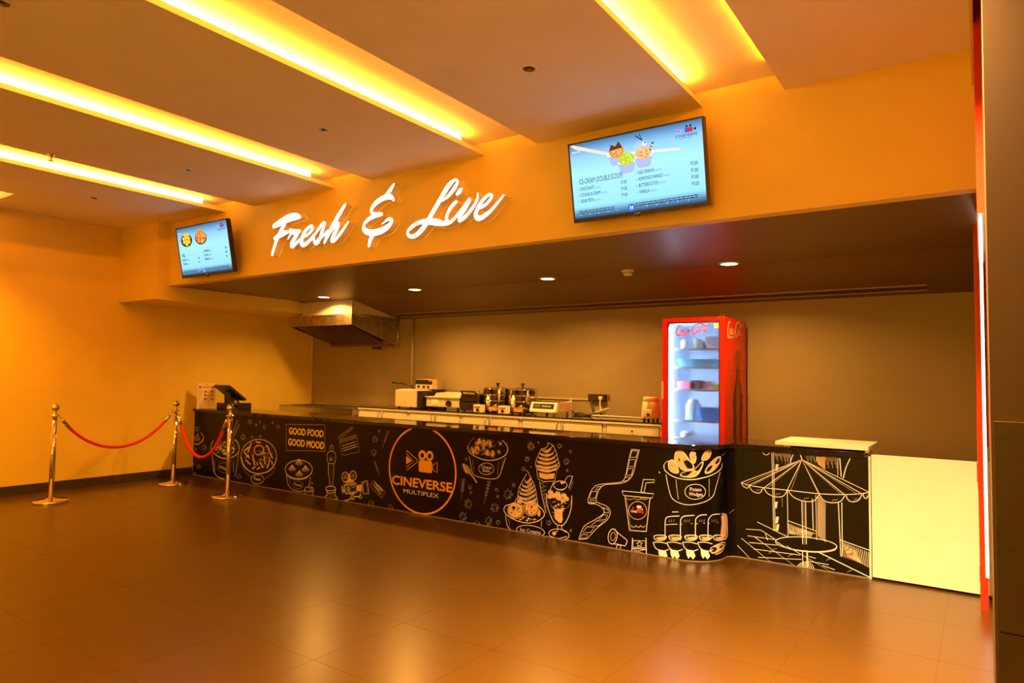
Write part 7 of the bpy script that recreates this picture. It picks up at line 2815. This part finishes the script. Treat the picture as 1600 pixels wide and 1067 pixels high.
# ================================================================== THINGS ON THE FRONT COUNTER
def build_menu_stand():
    x, y = -8.56, 5.10
    r = thing('menu_stand', 'upright white menu card stand in front of the point of sale terminal', 'menu stand', (x, y, ZT), math.radians(59))
    MB().box(-0.115, 0.115, -0.045, 0.045, 0.0, 0.012, bevel=0.002).build('stand_base', mat('clear_acrylic', (0.55, 0.46, 0.34), 0.1), r, world=False)
    c = MB().hexa([(-0.112, -0.006, 0.012), (0.112, -0.006, 0.012), (0.112, 0.0, 0.012), (-0.112, 0.0, 0.012)], [(-0.112, 0.024, 0.345), (0.112, 0.024, 0.345), (0.112, 0.030, 0.345), (-0.112, 0.030, 0.345)]).build('menu_card', mat('white_card', (0.80, 0.72, 0.64), 0.5), r, world=False)
    m = MB()
    def q(u, v, w, h, mi, n=0):
        def P(a, b): return (-0.112 + 0.224 * a, -0.006 + 0.030 * b - 0.0012 - n * 0.0001, 0.012 + 0.333 * b)
        m.add([P(u, v), P(u + w, v), P(u + w, v + h), P(u, v + h)], [(0, 1, 2, 3)], mi)
    q(0.42, 0.93, 0.16, 0.025, 0); q(0.30, 0.84, 0.42, 0.035, 1); q(0.34, 0.80, 0.34, 0.02, 0)
    for (u, v) in ((0.08, 0.80), (0.76, 0.80), (0.38, 0.62), (0.74, 0.62), (0.36, 0.48), (0.75, 0.48), (0.36, 0.33), (0.75, 0.32)):
        q(u, v, 0.15, 0.085, 2); q(u + 0.03, v + 0.02, 0.09, 0.045, 1, 1)
    for c0 in (0.06, 0.55):
        for k in range(14):
            q(c0, 0.08 + k * 0.048, 0.20, 0.010, 0)
    m.build('menu_print', [mat('grey_print', (0.35, 0.28, 0.25), 0.6), mat('red_print', (0.62, 0.10, 0.05), 0.6), mat('brown_print', (0.28, 0.12, 0.06), 0.6)], c, world=False)
build_menu_stand()
def build_pos():
    r = thing('pos_terminal', 'black point of sale terminal with its screen tilted towards the kitchen', 'cash register', (-8.32, 5.35, ZT))
    MB().box(-8.50, -8.16, 5.22, 5.52, ZT, ZT + 0.085, bevel=0.006).build('base', blk_m, r)
    MB().hexa([(-8.42, 5.28, ZT + 0.085), (-8.24, 5.28, ZT + 0.085), (-8.24, 5.40, ZT + 0.085), (-8.42, 5.40, ZT + 0.085)], [(-8.39, 5.26, 1.12), (-8.27, 5.26, 1.12), (-8.27, 5.30, 1.12), (-8.39, 5.30, 1.12)]).build('neck', blk_m, r)
    def pan(xa, xb, s0, s1, o0, o1, name, m_):
        a, b = Vector((0, 5.20, 1.215)), Vector((0, 5.45, 1.030))
        d = (b - a); n = Vector((0, 0.595, 0.804))
        P = lambda x, s, o: tuple(Vector((x, 0, 0)) + a + d * s + n * o)
        return MB().hexa([P(xa, s1, o0), P(xb, s1, o0), P(xb, s0, o0), P(xa, s0, o0)], [P(xa, s1, o1), P(xb, s1, o1), P(xb, s0, o1), P(xa, s0, o1)]).build(name, m_, r)
    pan(-8.52, -8.17, 0.0, 1.0, -0.030, 0.0, 'screen_housing', blk_m)
    pan(-8.51, -8.18, 0.03, 0.97, 0.0005, 0.002, 'screen_glass', mat('dark_screen_glass', (0.02, 0.02, 0.03), 0.1))
    pan(-8.52, -8.17, -0.02, 0.0, -0.026, -0.002, 'housing_rim', dgrey_m)
build_pos()
def build_scanner():
    x, y = -8.06, 5.19
    r = thing('barcode_scanner', 'small round dark barcode scanner beside the point of sale terminal', 'scanner', (x, y, ZT))
    MB().lathe([(0.055, ZT), (0.055, ZT + 0.010), (0.030, ZT + 0.022), (0.022, ZT + 0.035)], x, y, 22).build('base', blk_m, r)
    m = MB().sphere((x, y, ZT + 0.088), 0.060, 24, 12)
    m.build('head', blk_m, r)
    MB().lathe([(0.050, ZT + 0.062), (0.062, ZT + 0.075), (0.0625, ZT + 0.088), (0.062, ZT + 0.10), (0.050, ZT + 0.114)], x, y, 24, cap=False).build('grip_band', dgrey_m, r)
    MB().box(x - 0.03, x + 0.03, y + 0.03, y + 0.063, ZT + 0.065, ZT + 0.11, bevel=0.006).build('scan_window', mat('dark_red_glass', (0.10, 0.015, 0.01), 0.1), r)
build_scanner()
